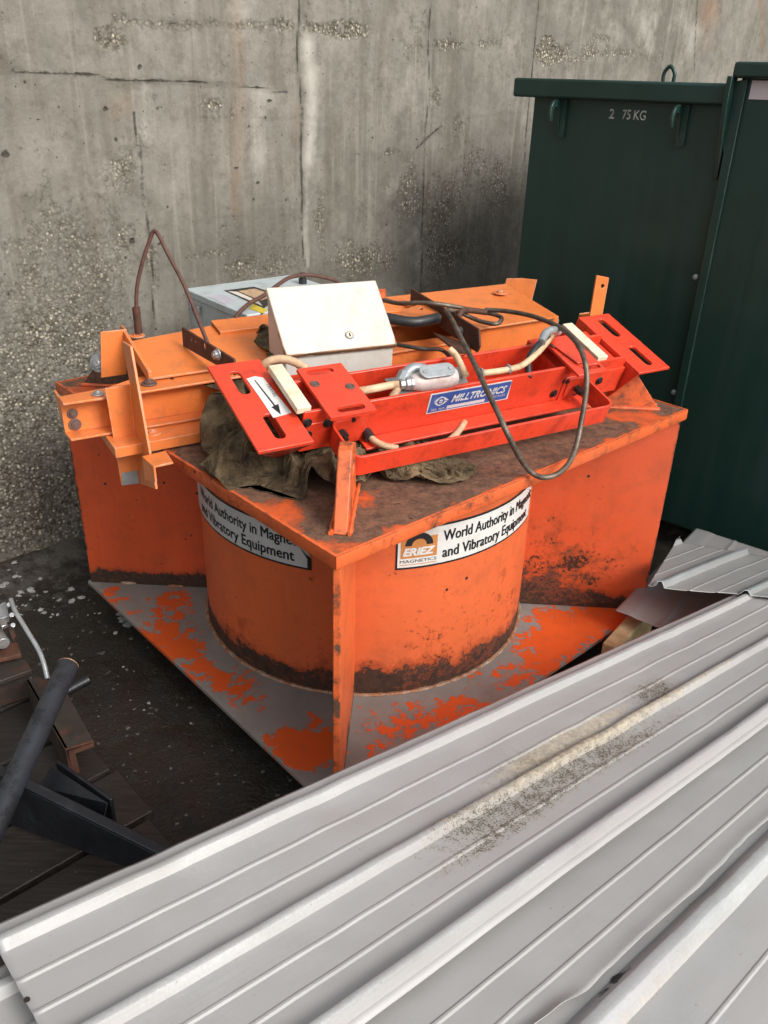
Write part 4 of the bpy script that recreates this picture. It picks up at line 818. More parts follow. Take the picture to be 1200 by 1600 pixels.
# ================================================================== WHITE ENCLOSURE
E0, E1, E2 = ats(415, 454, -.247), ats(446, 556, -.247), ats(625, 540, .110)
kE = 1.0
zE = 1.135; a0 = at(415.4, 449.5, zE); a1 = at(587, 437.5, zE); xu = nrm(A3(*(a1-a0)[:2], 0)); yv = A3(-xu[1], xu[0], 0); W_ = float(np.dot(a1-a0, xu))
H_ = .205; dn = nrm(-yv*.160-UZ*.147); nn = np.cross(xu, -dn)
if nn[2] < 0: nn = -nn
en = empty('enclosure', a0+xu*W_/2-UZ*.25, 'white painted steel enclosure with sloping lid and round lock behind the red scale', 'electrical box')
def Eb(a, b, c): return a0+xu*a+dn*b-nn*c
# wedge body: vertical front, sides and back under the sloping door
fb, ft, rt = Eb(0, H_, .017), Eb(0, H_, .017), Eb(0, 0, .017); zb = .815
ef_ = Eb(.004, H_-.006, .0165)*A3(1, 1, 0); prof_ = [Eb(.004, .005, .0165), Eb(.004, H_-.006, .0165), ef_+yv*.010+UZ*.842, ef_+yv*.030+UZ*.842, ef_+yv*.040+UZ*.940, Eb(.004, .005, .0165)*A3(1, 1, 0)+UZ*.940]
MB().prism(prof_, xu*(W_-.008)).build('box_body', M['white_box'], en, bevel=.004)
mb = MB(); n_ = 40; top = []
for i in range(n_+1):
    for j in range(n_+1): mb.v.append(tuple(Eb(W_*i/n_, H_*j/n_, 0)))
for (a, b) in ((0, 0), (W_, 0), (W_, H_), (0, H_)): mb.v.append(tuple(Eb(a, b, .016)))
N1 = n_+1; mb.f = [(i*N1+j, (i+1)*N1+j, (i+1)*N1+j+1, i*N1+j+1) for i in range(n_) for j in range(n_)]
base = N1*N1
mb.f += [tuple(i*N1 for i in range(N1)) + (base+1, base), tuple(n_*N1+j for j in range(N1)) + (base+2, base+1), tuple(i*N1+n_ for i in reversed(range(N1))) + (base+3, base+2), tuple(reversed(range(N1))) + (base, base+3), (base, base+1, base+2, base+3)]
rv = []
for k, v in enumerate(mb.v):
    if k >= base: rv.append(.45); continue
    i, j = divmod(k, N1); e_ = min(i, j, n_-i, n_-j)/n_; r = .46*hv(1-e_/.025) + .26*hv(1-(n_-j)/n_/.14) + .28*hv(1-math.hypot(i/n_-.86, j/n_-.36)/.10) + .30*hv(1-math.hypot(i/n_-.40, j/n_-.07)/.05)+.2*hv(1-math.hypot(i/n_-.98, j/n_-.95)/.1); rv.append(r)
mb.a['rust'] = rv; dr = mb.build('door', M['white_box'], en, bevel=.0025)
lk = Eb(W_*.595, H_*.80, 0); mb = MB(); mb.cyl(lk, nn, .0115, .003, 26); mb.ring(lk+nn*.003, nn, .0098, .0018, 26); lko = mb.build('lock', M['zinc'], dr)
mb = MB(); mb.cyl(lk+nn*.003, nn, .0078, .0010, 20); mb.build('lock_core', M['cream'], lko)
MB().box(lk+nn*.0045, dn, xu, nn, .005, .0018, .0008).build('keyhole', M['dark_hole'], lko)
MB().prism([Eb(.006, H_-.004, .0162), Eb(W_-.006, H_-.004, .0162), Eb(W_-.006, H_-.004, .0215), Eb(.006, H_-.004, .0215)], dn*-.004).build('door_seal', M['rust_steel'], en)
gl = Eb(W_-.003, H_-.03, .045); mb = MB(); mb.cyl(gl, xu, .013, .006, 6); mb.cyl(gl+xu*.005, xu, .010, .014, 18); mb.build('cable_gland', M['cream'], en)
cb = [gl+xu*.012, at(660, 545, .98), at(690, 547, .96), at(705, 560, .95)]
pipe('outlet_cable', cb, .0055, M['brown_steel'], en)
ha = Eb(W_, .11, .06); hp = at(686, 494, 1.04)
pipe('rubber_sleeve', [Eb(W_-.004, .075, .06), at(640, 503, 1.03), at(665, 501, 1.03), at(684, 497, 1.03)], [.0155]*25 if False else .0150, M['black_rubber'], en)

# ================================================================== GREY BOX behind
zg = 1.0; b0, b1 = at(287, 451, zg), at(456, 429, zg); gx = nrm(b1-b0); gy = A3(-gx[1], gx[0], 0); GW = .42; GD = .40
gb = empty('grey_box', b0+gx*GW/2-gy*GD/2-UZ*(zg-ZT), 'flat grey metal box with warning stickers and black vent stub behind the orange frame', 'electrical box')
def G(a, b, z): return b0+gx*a-gy*b+UZ*(z-zg)
MB().hexa([G(.006, .006, ZT+.002), G(GW-.006, .006, ZT+.002), G(GW-.006, GD-.006, ZT+.002), G(.006, GD-.006, ZT+.002)], [G(.006, .006, zg-.022), G(GW-.006, .006, zg-.022), G(GW-.006, GD-.006, zg-.022), G(.006, GD-.006, zg-.022)]).build('box_body', M['grey_box'], gb, bevel=.003)
gl_ = MB().hexa([G(0, 0, zg-.022), G(GW, 0, zg-.022), G(GW, GD, zg-.022), G(0, GD, zg-.022)], [G(0, 0, zg), G(GW, 0, zg), G(GW, GD, zg), G(0, GD, zg)]).build('box_lid', M['grey_box'], gb, bevel=.003)
def gst(name, px, mat, lift): return MB().prism([at(x, y, zg+lift) for x, y in px], UZ*.0005).build(name, mat, gl_)
gst('warning_sticker', ((350, 454), (397, 448), (440, 462), (412, 482)), M['stk_black'], .0006)
gst('sticker_picture', ((372, 455), (398, 451), (430, 462), (407, 470)), M['stk_picture'], .0014)
gst('sticker_text', ((356, 455), (371, 456), (404, 471), (410, 478)), M['stk_paper'], .0014)
gst('faded_sticker', ((326, 464), (347, 460), (372, 470), (352, 476)), M['stk_violet'], .0006)
gst('yellow_sticker', ((388, 482), (395, 475), (418, 484), (412, 490)), M['stk_yellow'], .0006)
p = at(473, 443, zg); mb = MB(); mb.cyl(p, UZ, .014, .018, 18); mb.cyl(p+UZ*.018, UZ, .010, .018, 18); mb.build('vent_stub', M['black_rubber'], gb, bevel=.001)
for (a) in (.05, .10):
    MB().box(G(-.004, a, zg-.05), gx, gy, UZ, .006, .006, .012).build('latch', M['zinc'], gb, bevel=.001)
MB().box(at(330, 494, .93)+UZ*.01, gx, gy, UZ, .003, .003, .02).build('latch_pin', M['cream'], gb) if False else None

# ================================================================== RUSTY BRACKETS AND SLINGS
def sling(name, pts, r, mat, label, strands=6, pitch=.042, step=.0026, cat='wire rope', n=10):
    path = resample(catmull(pts, n), step)
    o = MB().tube(path, r, 24, prof=lambda a, d: .80+.30*abs(math.cos(strands/2*(a-2*math.pi*d/pitch/1.0))), twist=0).build(name, mat, smooth=80)
    return tag(o, label, cat)
lb_ = empty('rusty_bracket', at(330, 545, .95), 'rusty slotted flat bar bolted upright on the left orange plate, cable ends behind it', 'bracket', 'rusty bars holding the slings')
s_b = at(285, 515, .97); e_b = at(360, 563, .945); bd = nrm(A3(*(e_b-s_b)[:2], 0)); bl = float(np.dot(e_b-s_b, bd)); bn = A3(-bd[1], bd[0], 0)
lf = lambda a, z: at(286, 541, .972)*A3(1, 1, 0)+bd*a+UZ*z
z0b = .972
holes = [[lf(.045+i*.022+.006*math.cos(t), z0b+.028+.007*math.sin(t)) for t in np.linspace(0, 2*math.pi, 8)[:-1]] for i in (0, 1)] + [[lf(.115+.007*math.cos(t), z0b+.028+.012*math.sin(t)) for t in np.linspace(0, 2*math.pi, 9)[:-1]]]
MB().prism([lf(0, z0b), lf(bl, z0b-.012), lf(bl+.008, z0b+.01), lf(bl, z0b+.030), lf(0, z0b+.052)], bn*.006, holes).build('flat_bar', M['rust_steel'], lb_, bevel=.001)
bolt('bolt', lf(bl*.72, z0b+.024)-bn*.001, -bn, .0115, M['zinc'], lb_, washer=1.3, h=.010)
rb_ = empty('rusty_bracket', at(700, 520, .98), 'rusty angle iron with clipped corner bolted to the right orange plate beneath the wire rope', 'bracket', 'rusty bars holding the slings')
ra0, ra1 = at(641, 468, 1.01), at(745, 545, .975); rd = nrm(A3(*(ra1-ra0)[:2], 0)); rl = float(np.dot(ra1-ra0, rd)); rn = A3(-rd[1], rd[0], 0)
rg = lambda a, z, n=0: ra0*A3(1, 1, 0)+rd*a+UZ*z+rn*n
MB().prism([rg(0, .985), rg(rl, .965), rg(rl+.012, .985), rg(rl, 1.030), rg(0, 1.045)], rn*.006, [[rg(rl*.2+.010*math.cos(t), 1.012+.010*math.sin(t)) for t in np.linspace(0, 2*math.pi, 10)[:-1]]]).build('upright_leg', M['rust_steel'], rb_, bevel=.001)
MB().prism([at(x, y, .972) for x, y in ((676, 522), (736, 542), (728, 553), (716, 553))], UZ*.006).build('flat_leg', M['rust_steel'], rb_, bevel=.001)
bolt('bolt', rg(rl*.78, .998)-rn*.0, -rn, .011, M['zinc'], rb_, washer=1.25, h=.010)

tw = (0, 0)
pk = at(240, 362, 1.32)
c_pts = [at(329, 545, .96), at(312, 505, 1.04), at(285, 440, 1.17), at(262, 398, 1.27), at(247, 368, 1.335), at(241, 361, 1.345)]
c_pts = [atv(x, y, v) for x, y, v in ((331, 553, .10), (312, 505, .13), (288, 446, .18), (262, 396, .23), (248, 368, .26), (241, 361, .27), (235, 372, .275), (222, 412, .28), (214, 450, .285), (213, 486, .285), (213, 512, .285))]
sling('wire_sling', c_pts, .0050, M['cable_brown'], 'brown rusty cable standing in a tall pointed loop against the wall, at left')
c_pts = [atv(x, y, v) for x, y, v in ((367, 506, .26), (371, 492, .28), (390, 474, .32), (412, 462, .36), (436, 444, .42), (455, 433, .46), (480, 430, .48), (505, 433, .48), (528, 441, .46), (545, 460, .40), (560, 500, .34))]
sling('wire_sling', c_pts, .0060, M['cable_brown'], 'brown rusty cable arching over the grey box and behind the white enclosure')
mb = MB(); pp = atv(213, 486, .285); mb.cyl(pp-UZ*.06, UZ, .0105, .07, 14); tag(mb.build('cable_ferrule', M['rust_steel']), 'rusty ferrule at the lower end of the tall pointed cable loop', 'ferrule')
c_pts = [at(x, y, z) for x, y, z in ((598, 469, 1.03), (625, 474, 1.045), (655, 473, 1.058), (685, 475, 1.06), (720, 481, 1.045), (750, 487, 1.03), (775, 492, 1.02), (784, 498, 1.015), (776, 506, 1.013), (755, 503, 1.014), (738, 497, 1.018), (722, 490, 1.03), (700, 484, 1.05))]
sling('wire_rope', c_pts, .0060, M['rope'], 'dark wire rope with a small eye loop lying on the right orange plate')
mb = MB(); mb.tube(catmull([at(x, y, z) for x, y, z in ((716, 496, 1.03), (722, 486, 1.045), (735, 485, 1.04), (760, 488, 1.033))], 6), .0085, 12); tag(mb.build('rope_sleeve', M['rust_steel']), 'rusty sleeve clamping the two wire ropes together by the eye loop', 'sleeve')
c_pts = [at(x, y, z) for x, y, z in ((758, 484, 1.035), (790, 486, 1.040), (825, 492, 1.045), (855, 502, 1.05), (880, 515, 1.055), (900, 534, 1.055), (912, 558, 1.04), (917, 590, 1.0), (914, 625, .95), (908, 660, .90), (901, 695, .855), (890, 722, .83), (872, 740, .818), (850, 746, .814), (830, 738, .822), (812, 715, .87), (795, 682, .945), (778, 645, .985), (760, 608, 1.01), (742, 570, 1.02), (724, 535, 1.03), (708, 503, 1.05), (697, 485, 1.06))]
sling('wire_rope', c_pts, .0062, M['rope'], 'long wire rope hanging in a big loop across the red scale to the magnet edge')

# ================================================================== CLOTH
def poly_in(p, poly):
    ins = False; n = len(poly); j = n-1
    for i in range(n):
        xi, yi = poly[i]; xj, yj = poly[j]
        if (yi > p[1]) != (yj > p[1]) and p[0] < (xj-xi)*(p[1]-yi)/(yj-yi)+xi: ins = not ins
        j = i
    return ins
def edge_d(p, poly):
    return min(seg2(np.array(p), np.array(poly[i]), np.array(poly[(i+1) % len(poly)])) for i in range(len(poly)))
def ridge(x, y, s, seed):
    n_ = noise.noise(Vector((x*s, y*s, seed))); return 1-abs(n_)*2.2
def crumple(name, outline, amp, hmax, res, base, bumps, ang, label, edge_w=.03, zfun=None):
    poly = [tuple(at(x, y, base)[:2]) for x, y in outline]; xs = [p[0] for p in poly]; ys = [p[1] for p in poly]
    nx_ = int((max(xs)-min(xs))/res)+2; ny_ = int((max(ys)-min(ys))/res)+2; mb = MB(); idx = {}
    bl_ = [(at(x, y, z)[:2], r, h) for x, y, z, r, h in bumps]; ca, sa_ = math.cos(R(ang)), math.sin(R(ang))
    for i in range(nx_):
        for j in range(ny_):
            x, y = min(xs)+i*res, min(ys)+j*res
            jx, jy = x+.012*noise.noise(Vector((x*14, y*14, 1))), y+.012*noise.noise(Vector((x*14, y*14, 6)))
            if not poly_in((jx, jy), poly): continue
            e_ = hv(edge_d((jx, jy), poly)/edge_w); e_ = e_*e_*(3-2*e_)
            wx = x+.035*noise.noise(Vector((x*7, y*7, 2))); wy = y+.035*noise.noise(Vector((x*7, y*7, 4)))
            a, b = wx*ca+wy*sa_, -wx*sa_+wy*ca
            h = .55*max(0, ridge(a, b*2.6, 6, 0))**2 + .30*max(0, ridge(a*2.2, b, 11, 5))**2 + .16*max(0, ridge(a, b*1.6, 24, 9))**2
            big = sum(hh*math.exp(-((x-c_[0])**2+(y-c_[1])**2)/rr/rr) for c_, rr, hh in bl_)
            z = base+.002+e_*(amp*h+big)+.006*h
            if zfun: z = max(z, zfun(x, y)+.003+amp*.4*h)
            z = min(z, base+hmax)
            idx[(i, j)] = len(mb.v); mb.v.append((x+.010*noise.noise(Vector((x*20, y*20, z*20))), y+.010*noise.noise(Vector((x*20, y*20, z*20+7))), z))
    for (i, j), k in idx.items():
        q = [(i+1, j), (i+1, j+1), (i, j+1)]
        if all(t in idx for t in q): mb.f.append((k, idx[q[0]], idx[q[1]], idx[q[2]]))
    o = mb.build(name, M['cloth'], smooth=180, thick=.0025)
    return o
# settled folds of a dropped canvas: 75 rows of 51 points, x y z in millimetres
CLOTH = [
[-402,-152,5,-391,-142,9,-377,-138,7,-363,-138,6,-348,-142,5,-336,-151,6,-322,-149,5,-315,-136,9,-306,-129,19,-310,-127,5,-313,-112,7,-320,-108,19,-322,-122,14,-335,-130,15,-345,-120,16,-359,-126,18,-371,-118,16,-376,-107,6,-381,-93,5,-392,-95,15,-401,-83,11,-406,-69,9,-412,-56,6,-416,-42,5,-419,-27,5,-423,-13,8,-422,2,8,-420,16,6,-418,31,5,-416,45,7,-414,60,7,-409,72,13,-398,72,23,-386,72,32,-374,73,41,-364,75,52,-353,77,62,-342,81,71,-332,87,80,-345,91,76,-358,95,70,-370,98,61,-380,102,51,-391,105,41,-401,109,31,-411,114,21,-421,122,14,-432,131,9,-441,142,6,-451,154,6,-461,165,5],
[-392,-164,8,-383,-154,15,-374,-144,21,-361,-137,21,-346,-138,20,-335,-148,21,-321,-152,21,-309,-150,13,-299,-139,10,-295,-124,10,-299,-111,13,-309,-119,21,-318,-127,28,-330,-119,25,-343,-126,30,-355,-117,30,-357,-112,16,-361,-102,6,-371,-97,16,-380,-86,18,-387,-78,6,-392,-64,5,-399,-52,12,-402,-38,11,-410,-28,18,-409,-14,15,-407,1,11,-405,14,5,-403,29,7,-402,43,11,-398,57,9,-395,71,5,-391,82,13,-382,85,25,-371,87,35,-359,87,43,-346,84,50,-334,86,59,-328,96,68,-339,105,71,-348,102,60,-359,100,50,-369,103,40,-380,108,30,-390,114,21,-400,121,13,-410,130,7,-420,141,6,-430,152,6,-439,164,7,-449,175,5],
[-380,-173,5,-371,-164,13,-363,-156,23,-355,-147,31,-347,-135,35,-332,-137,32,-318,-139,29,-305,-147,28,-293,-140,24,-287,-127,23,-288,-112,25,-298,-121,32,-311,-115,34,-323,-122,39,-337,-118,42,-340,-112,29,-342,-107,15,-349,-94,14,-359,-89,23,-366,-84,11,-375,-72,14,-378,-58,8,-384,-47,16,-394,-41,25,-395,-27,20,-394,-17,10,-392,-2,11,-389,12,6,-389,25,13,-387,39,6,-384,53,7,-383,66,14,-378,78,6,-371,89,14,-364,96,24,-351,94,31,-338,92,38,-326,92,47,-329,104,55,-332,116,63,-343,114,52,-348,107,41,-359,112,32,-370,120,26,-378,122,14,-389,131,8,-400,140,11,-408,151,5,-418,162,7,-427,174,9,-437,185,6],
[-368,-184,6,-359,-174,12,-351,-164,19,-343,-155,28,-336,-147,38,-329,-138,48,-315,-136,44,-302,-144,43,-289,-140,39,-282,-127,37,-278,-113,37,-292,-111,42,-304,-118,48,-318,-117,52,-326,-107,44,-332,-99,33,-329,-99,18,-340,-91,25,-347,-80,20,-354,-74,8,-361,-66,19,-366,-53,17,-376,-51,28,-381,-37,32,-380,-28,20,-379,-19,9,-377,-5,6,-375,9,11,-374,24,13,-372,37,7,-375,47,18,-369,60,14,-365,75,14,-358,86,7,-351,92,18,-345,105,22,-336,107,33,-325,107,43,-314,109,54,-323,121,52,-334,122,42,-342,117,31,-354,127,34,-360,131,22,-367,132,9,-378,141,12,-389,151,15,-396,161,7,-406,173,8,-416,183,5,-425,195,7],
[-356,-193,6,-350,-186,17,-341,-176,23,-336,-168,34,-332,-160,46,-326,-151,56,-313,-143,58,-299,-138,57,-285,-140,54,-276,-128,52,-274,-113,51,-287,-109,57,-299,-115,62,-308,-106,55,-315,-96,46,-318,-106,35,-323,-92,31,-327,-88,17,-333,-75,15,-342,-64,8,-347,-61,22,-354,-49,26,-364,-48,38,-366,-35,33,-365,-33,18,-363,-21,10,-362,-7,6,-361,8,5,-360,23,5,-358,35,13,-361,43,25,-358,58,25,-351,67,16,-345,77,7,-339,91,8,-333,104,13,-324,109,23,-314,103,33,-306,112,41,-314,125,39,-325,120,30,-335,129,24,-345,139,29,-347,134,15,-359,143,15,-369,153,10,-378,161,18,-385,172,10,-394,183,8,-405,193,11,-412,205,6],
[-344,-203,6,-338,-195,17,-332,-187,28,-332,-181,41,-325,-172,52,-315,-161,54,-306,-155,64,-297,-146,71,-288,-135,68,-278,-124,66,-267,-113,66,-282,-115,71,-290,-104,67,-296,-95,57,-300,-99,43,-304,-102,30,-311,-92,20,-315,-78,17,-321,-70,6,-328,-58,13,-335,-51,23,-343,-55,35,-349,-44,43,-350,-33,34,-350,-35,19,-349,-21,15,-347,-7,11,-346,8,9,-345,23,8,-349,26,22,-346,40,26,-343,54,22,-340,68,26,-337,81,20,-325,84,11,-321,97,5,-316,97,19,-311,110,20,-299,115,27,-312,120,25,-320,131,19,-324,137,33,-332,139,20,-342,149,16,-351,153,5,-357,160,17,-366,171,21,-374,182,14,-383,193,12,-393,203,15,-399,213,6],
[-338,-216,12,-332,-208,23,-325,-200,34,-318,-188,38,-314,-174,41,-303,-171,50,-294,-163,58,-285,-154,66,-276,-143,71,-268,-132,76,-262,-118,80,-269,-106,73,-276,-97,64,-282,-92,52,-288,-91,38,-290,-97,24,-297,-88,15,-303,-77,7,-308,-63,9,-315,-55,19,-322,-54,32,-330,-54,44,-335,-41,47,-335,-33,34,-334,-34,19,-334,-24,9,-333,-9,6,-331,5,6,-338,12,18,-334,23,27,-331,37,24,-330,51,29,-325,64,26,-322,76,18,-317,88,24,-312,85,9,-303,97,10,-306,97,24,-300,106,15,-303,121,12,-306,129,24,-312,142,24,-321,147,13,-330,158,10,-344,160,16,-350,173,12,-354,181,23,-363,192,20,-374,202,21,-380,208,9,-386,222,6],
[-325,-224,11,-318,-215,21,-317,-201,21,-311,-187,25,-305,-174,29,-299,-164,37,-292,-154,45,-279,-151,52,-268,-143,58,-259,-132,63,-255,-118,66,-255,-103,66,-262,-93,58,-270,-99,47,-274,-96,33,-277,-93,18,-283,-80,15,-289,-69,6,-294,-60,17,-302,-54,28,-310,-59,40,-317,-51,51,-320,-37,49,-319,-33,35,-320,-27,22,-319,-26,7,-317,-11,5,-323,-3,16,-324,11,13,-321,24,19,-316,34,29,-315,48,33,-311,58,23,-308,69,14,-311,74,29,-305,86,22,-292,88,15,-291,96,28,-289,111,25,-288,121,15,-293,134,16,-299,148,17,-311,157,19,-323,165,21,-336,168,28,-337,179,18,-344,192,20,-353,202,26,-360,204,14,-366,215,5,-372,228,8],
[-311,-230,7,-308,-216,9,-302,-207,20,-296,-194,23,-290,-180,26,-286,-166,28,-287,-152,31,-275,-146,38,-262,-141,43,-265,-128,49,-254,-119,50,-246,-106,54,-250,-92,49,-262,-86,43,-259,-91,29,-264,-83,17,-271,-75,7,-278,-63,15,-285,-68,26,-289,-58,36,-297,-58,48,-303,-48,57,-305,-36,47,-306,-25,38,-305,-28,23,-304,-27,8,-307,-15,16,-308,-1,21,-309,9,10,-306,22,16,-307,37,17,-302,48,25,-298,61,31,-293,66,18,-296,73,31,-298,88,37,-285,84,28,-275,95,27,-274,110,27,-280,123,28,-287,136,30,-297,146,32,-311,152,34,-315,166,35,-326,176,37,-324,185,25,-332,196,30,-339,203,19,-347,207,6,-353,219,11,-357,233,8],
[-296,-234,12,-293,-221,7,-296,-206,6,-293,-192,8,-290,-178,10,-287,-164,12,-280,-151,17,-267,-151,26,-270,-138,31,-268,-124,34,-262,-112,39,-256,-99,43,-245,-96,35,-249,-82,37,-257,-77,25,-249,-82,11,-256,-67,7,-266,-73,20,-272,-70,33,-277,-64,45,-283,-57,56,-288,-43,55,-293,-29,54,-291,-25,39,-289,-28,25,-288,-24,11,-293,-10,10,-293,1,19,-296,15,17,-295,25,5,-293,38,11,-287,43,24,-284,54,33,-279,64,23,-281,75,30,-291,73,41,-286,88,44,-273,95,42,-272,109,42,-279,122,44,-292,128,42,-302,139,45,-308,152,49,-311,166,49,-312,179,43,-312,191,33,-319,196,21,-328,198,9,-332,212,9,-338,225,14,-342,237,7],
[-286,-233,23,-290,-218,22,-287,-204,19,-278,-196,11,-275,-182,8,-272,-167,7,-266,-159,18,-270,-147,10,-271,-133,16,-264,-121,19,-259,-108,24,-247,-105,32,-254,-97,21,-241,-92,27,-243,-79,32,-238,-74,19,-252,-67,22,-263,-59,28,-257,-67,39,-263,-60,50,-269,-52,61,-277,-39,64,-278,-26,56,-276,-26,41,-274,-26,27,-275,-17,15,-279,-5,6,-284,9,9,-282,20,20,-280,23,5,-278,38,6,-273,41,19,-275,56,20,-265,64,29,-270,72,41,-280,68,51,-283,81,58,-277,95,57,-270,108,57,-284,112,54,-291,125,57,-294,140,59,-294,154,55,-296,166,46,-303,171,34,-307,179,23,-310,188,11,-313,203,11,-320,214,17,-323,228,12,-327,241,6],
[-276,-225,33,-275,-222,19,-272,-208,15,-268,-196,23,-264,-182,20,-260,-168,18,-257,-160,5,-255,-145,5,-257,-140,19,-252,-128,25,-248,-116,32,-241,-112,19,-242,-100,11,-239,-84,13,-230,-87,26,-234,-75,34,-242,-61,33,-249,-54,22,-247,-55,38,-257,-47,44,-256,-43,58,-262,-36,69,-264,-33,55,-260,-25,43,-261,-18,31,-262,-11,18,-271,1,18,-269,8,5,-269,12,20,-270,26,16,-262,36,7,-261,49,13,-259,57,24,-263,51,38,-270,59,49,-267,69,59,-274,77,69,-266,88,65,-276,98,69,-277,113,69,-277,127,65,-278,140,57,-282,149,47,-291,155,36,-292,164,25,-293,177,18,-297,191,19,-300,206,18,-307,214,9,-309,229,5,-312,243,7],
[-267,-213,37,-261,-217,24,-258,-211,10,-257,-196,11,-249,-186,18,-251,-175,8,-242,-163,7,-241,-148,9,-242,-139,21,-242,-126,14,-234,-119,25,-229,-106,28,-227,-103,13,-225,-89,17,-224,-74,19,-220,-68,33,-231,-68,22,-234,-54,20,-240,-44,31,-247,-35,40,-250,-30,53,-248,-30,67,-259,-21,62,-264,-12,51,-262,-4,38,-262,4,26,-259,-8,15,-255,3,6,-254,15,15,-258,26,6,-261,29,21,-262,42,27,-250,48,32,-249,57,44,-256,60,56,-263,58,69,-262,71,78,-261,85,80,-261,99,74,-262,111,66,-264,124,58,-271,131,47,-277,139,36,-276,153,33,-277,167,28,-279,181,23,-282,194,17,-290,202,7,-292,216,6,-294,231,8,-296,245,7],
[-255,-204,40,-247,-211,29,-243,-212,15,-243,-200,5,-239,-186,5,-235,-172,8,-237,-166,21,-233,-151,22,-226,-138,22,-229,-133,8,-229,-118,10,-219,-112,19,-215,-98,22,-210,-89,11,-218,-88,24,-214,-74,20,-217,-60,23,-223,-49,31,-233,-53,42,-232,-38,45,-237,-25,50,-244,-17,59,-252,-8,69,-257,1,58,-251,5,45,-252,-5,34,-244,-8,22,-246,5,21,-241,9,5,-251,16,16,-246,28,25,-259,27,31,-253,35,42,-249,45,53,-246,52,65,-250,66,65,-247,69,80,-250,81,71,-253,92,63,-256,103,54,-258,115,45,-258,129,38,-264,137,27,-267,149,20,-269,163,15,-271,177,10,-273,191,5,-275,204,12,-277,219,10,-279,233,6,-281,247,6],
[-242,-196,44,-236,-201,31,-235,-198,17,-228,-204,5,-225,-190,7,-221,-176,11,-222,-169,24,-222,-158,15,-219,-145,9,-213,-132,5,-213,-119,12,-212,-105,6,-201,-104,17,-204,-92,25,-205,-78,22,-212,-78,35,-207,-63,33,-211,-51,40,-220,-53,52,-225,-41,59,-225,-26,59,-233,-20,70,-237,-8,62,-243,0,50,-250,-11,43,-236,-12,37,-230,-3,28,-230,8,19,-243,14,23,-240,27,19,-252,37,12,-248,39,28,-239,32,38,-234,40,50,-238,54,51,-234,61,63,-243,74,65,-235,85,71,-239,96,61,-242,103,49,-245,112,37,-247,124,28,-250,136,21,-252,150,15,-255,164,10,-257,177,5,-258,191,10,-260,206,11,-261,220,7,-263,235,6,-265,249,6],
[-227,-190,47,-224,-191,33,-226,-205,27,-217,-207,15,-211,-194,14,-217,-184,23,-210,-173,16,-206,-159,14,-205,-145,14,-206,-131,19,-199,-123,9,-196,-109,5,-194,-94,8,-193,-85,18,-192,-75,29,-199,-83,40,-203,-71,47,-199,-56,49,-207,-53,61,-213,-41,68,-213,-27,69,-219,-14,73,-222,-5,61,-230,-10,50,-237,-19,41,-240,-23,26,-236,-12,16,-234,-1,6,-230,14,13,-234,25,5,-235,34,16,-234,48,22,-226,39,31,-226,50,42,-223,58,53,-227,72,55,-240,78,51,-231,89,55,-223,100,60,-229,112,52,-233,121,42,-232,127,28,-236,141,25,-239,155,22,-243,169,19,-247,183,16,-243,194,7,-245,208,5,-246,222,10,-248,237,8,-250,251,5],
[-213,-184,50,-216,-198,44,-216,-211,37,-206,-214,25,-212,-200,28,-204,-188,31,-201,-174,29,-199,-159,28,-195,-145,26,-192,-131,24,-190,-117,19,-181,-111,9,-182,-98,16,-178,-84,16,-180,-84,31,-185,-82,44,-191,-75,56,-188,-61,59,-194,-53,69,-199,-41,76,-202,-27,81,-204,-15,72,-209,-13,58,-219,-21,52,-223,-24,38,-226,-28,24,-223,-18,13,-219,-5,6,-218,11,4,-221,23,12,-223,37,7,-222,51,12,-222,54,27,-212,53,38,-212,66,45,-222,76,40,-236,80,36,-227,91,41,-220,103,45,-214,116,50,-220,129,46,-223,138,34,-222,144,21,-227,156,14,-232,169,8,-233,184,9,-231,197,16,-230,210,9,-231,224,5,-233,239,7,-234,253,5],
[-200,-190,56,-205,-204,54,-203,-215,45,-198,-205,35,-200,-205,20,-199,-191,16,-197,-177,14,-193,-162,13,-188,-148,12,-182,-135,12,-177,-121,12,-170,-110,19,-167,-96,13,-168,-90,27,-167,-77,33,-172,-73,47,-177,-75,61,-181,-66,72,-181,-52,77,-186,-41,85,-187,-26,82,-189,-19,69,-199,-25,59,-209,-33,51,-213,-35,37,-212,-24,29,-208,-20,15,-207,-6,15,-206,9,15,-208,22,7,-213,31,17,-208,45,12,-208,47,27,-209,62,24,-206,74,33,-219,72,26,-229,83,23,-229,98,27,-221,109,31,-213,121,35,-206,134,39,-212,147,40,-213,155,27,-224,165,26,-222,177,18,-217,185,6,-218,199,7,-216,212,14,-217,226,10,-217,240,6,-219,255,5],
[-187,-196,63,-192,-209,60,-188,-215,47,-184,-213,33,-185,-207,19,-186,-192,24,-189,-179,27,-183,-165,25,-178,-151,24,-172,-138,22,-164,-126,19,-156,-115,12,-157,-104,23,-153,-92,30,-154,-81,40,-157,-73,52,-162,-74,66,-166,-64,76,-170,-55,87,-171,-40,89,-172,-29,80,-178,-30,67,-190,-38,61,-199,-44,52,-198,-33,42,-197,-22,32,-196,-12,21,-193,-7,8,-193,8,6,-194,21,14,-199,29,25,-196,43,22,-203,54,14,-194,63,21,-206,71,18,-214,83,16,-217,94,25,-222,101,13,-223,116,17,-214,127,21,-206,139,25,-201,152,29,-203,166,33,-210,167,20,-209,181,25,-210,193,17,-203,200,6,-203,215,5,-202,228,12,-203,242,10,-204,257,5],
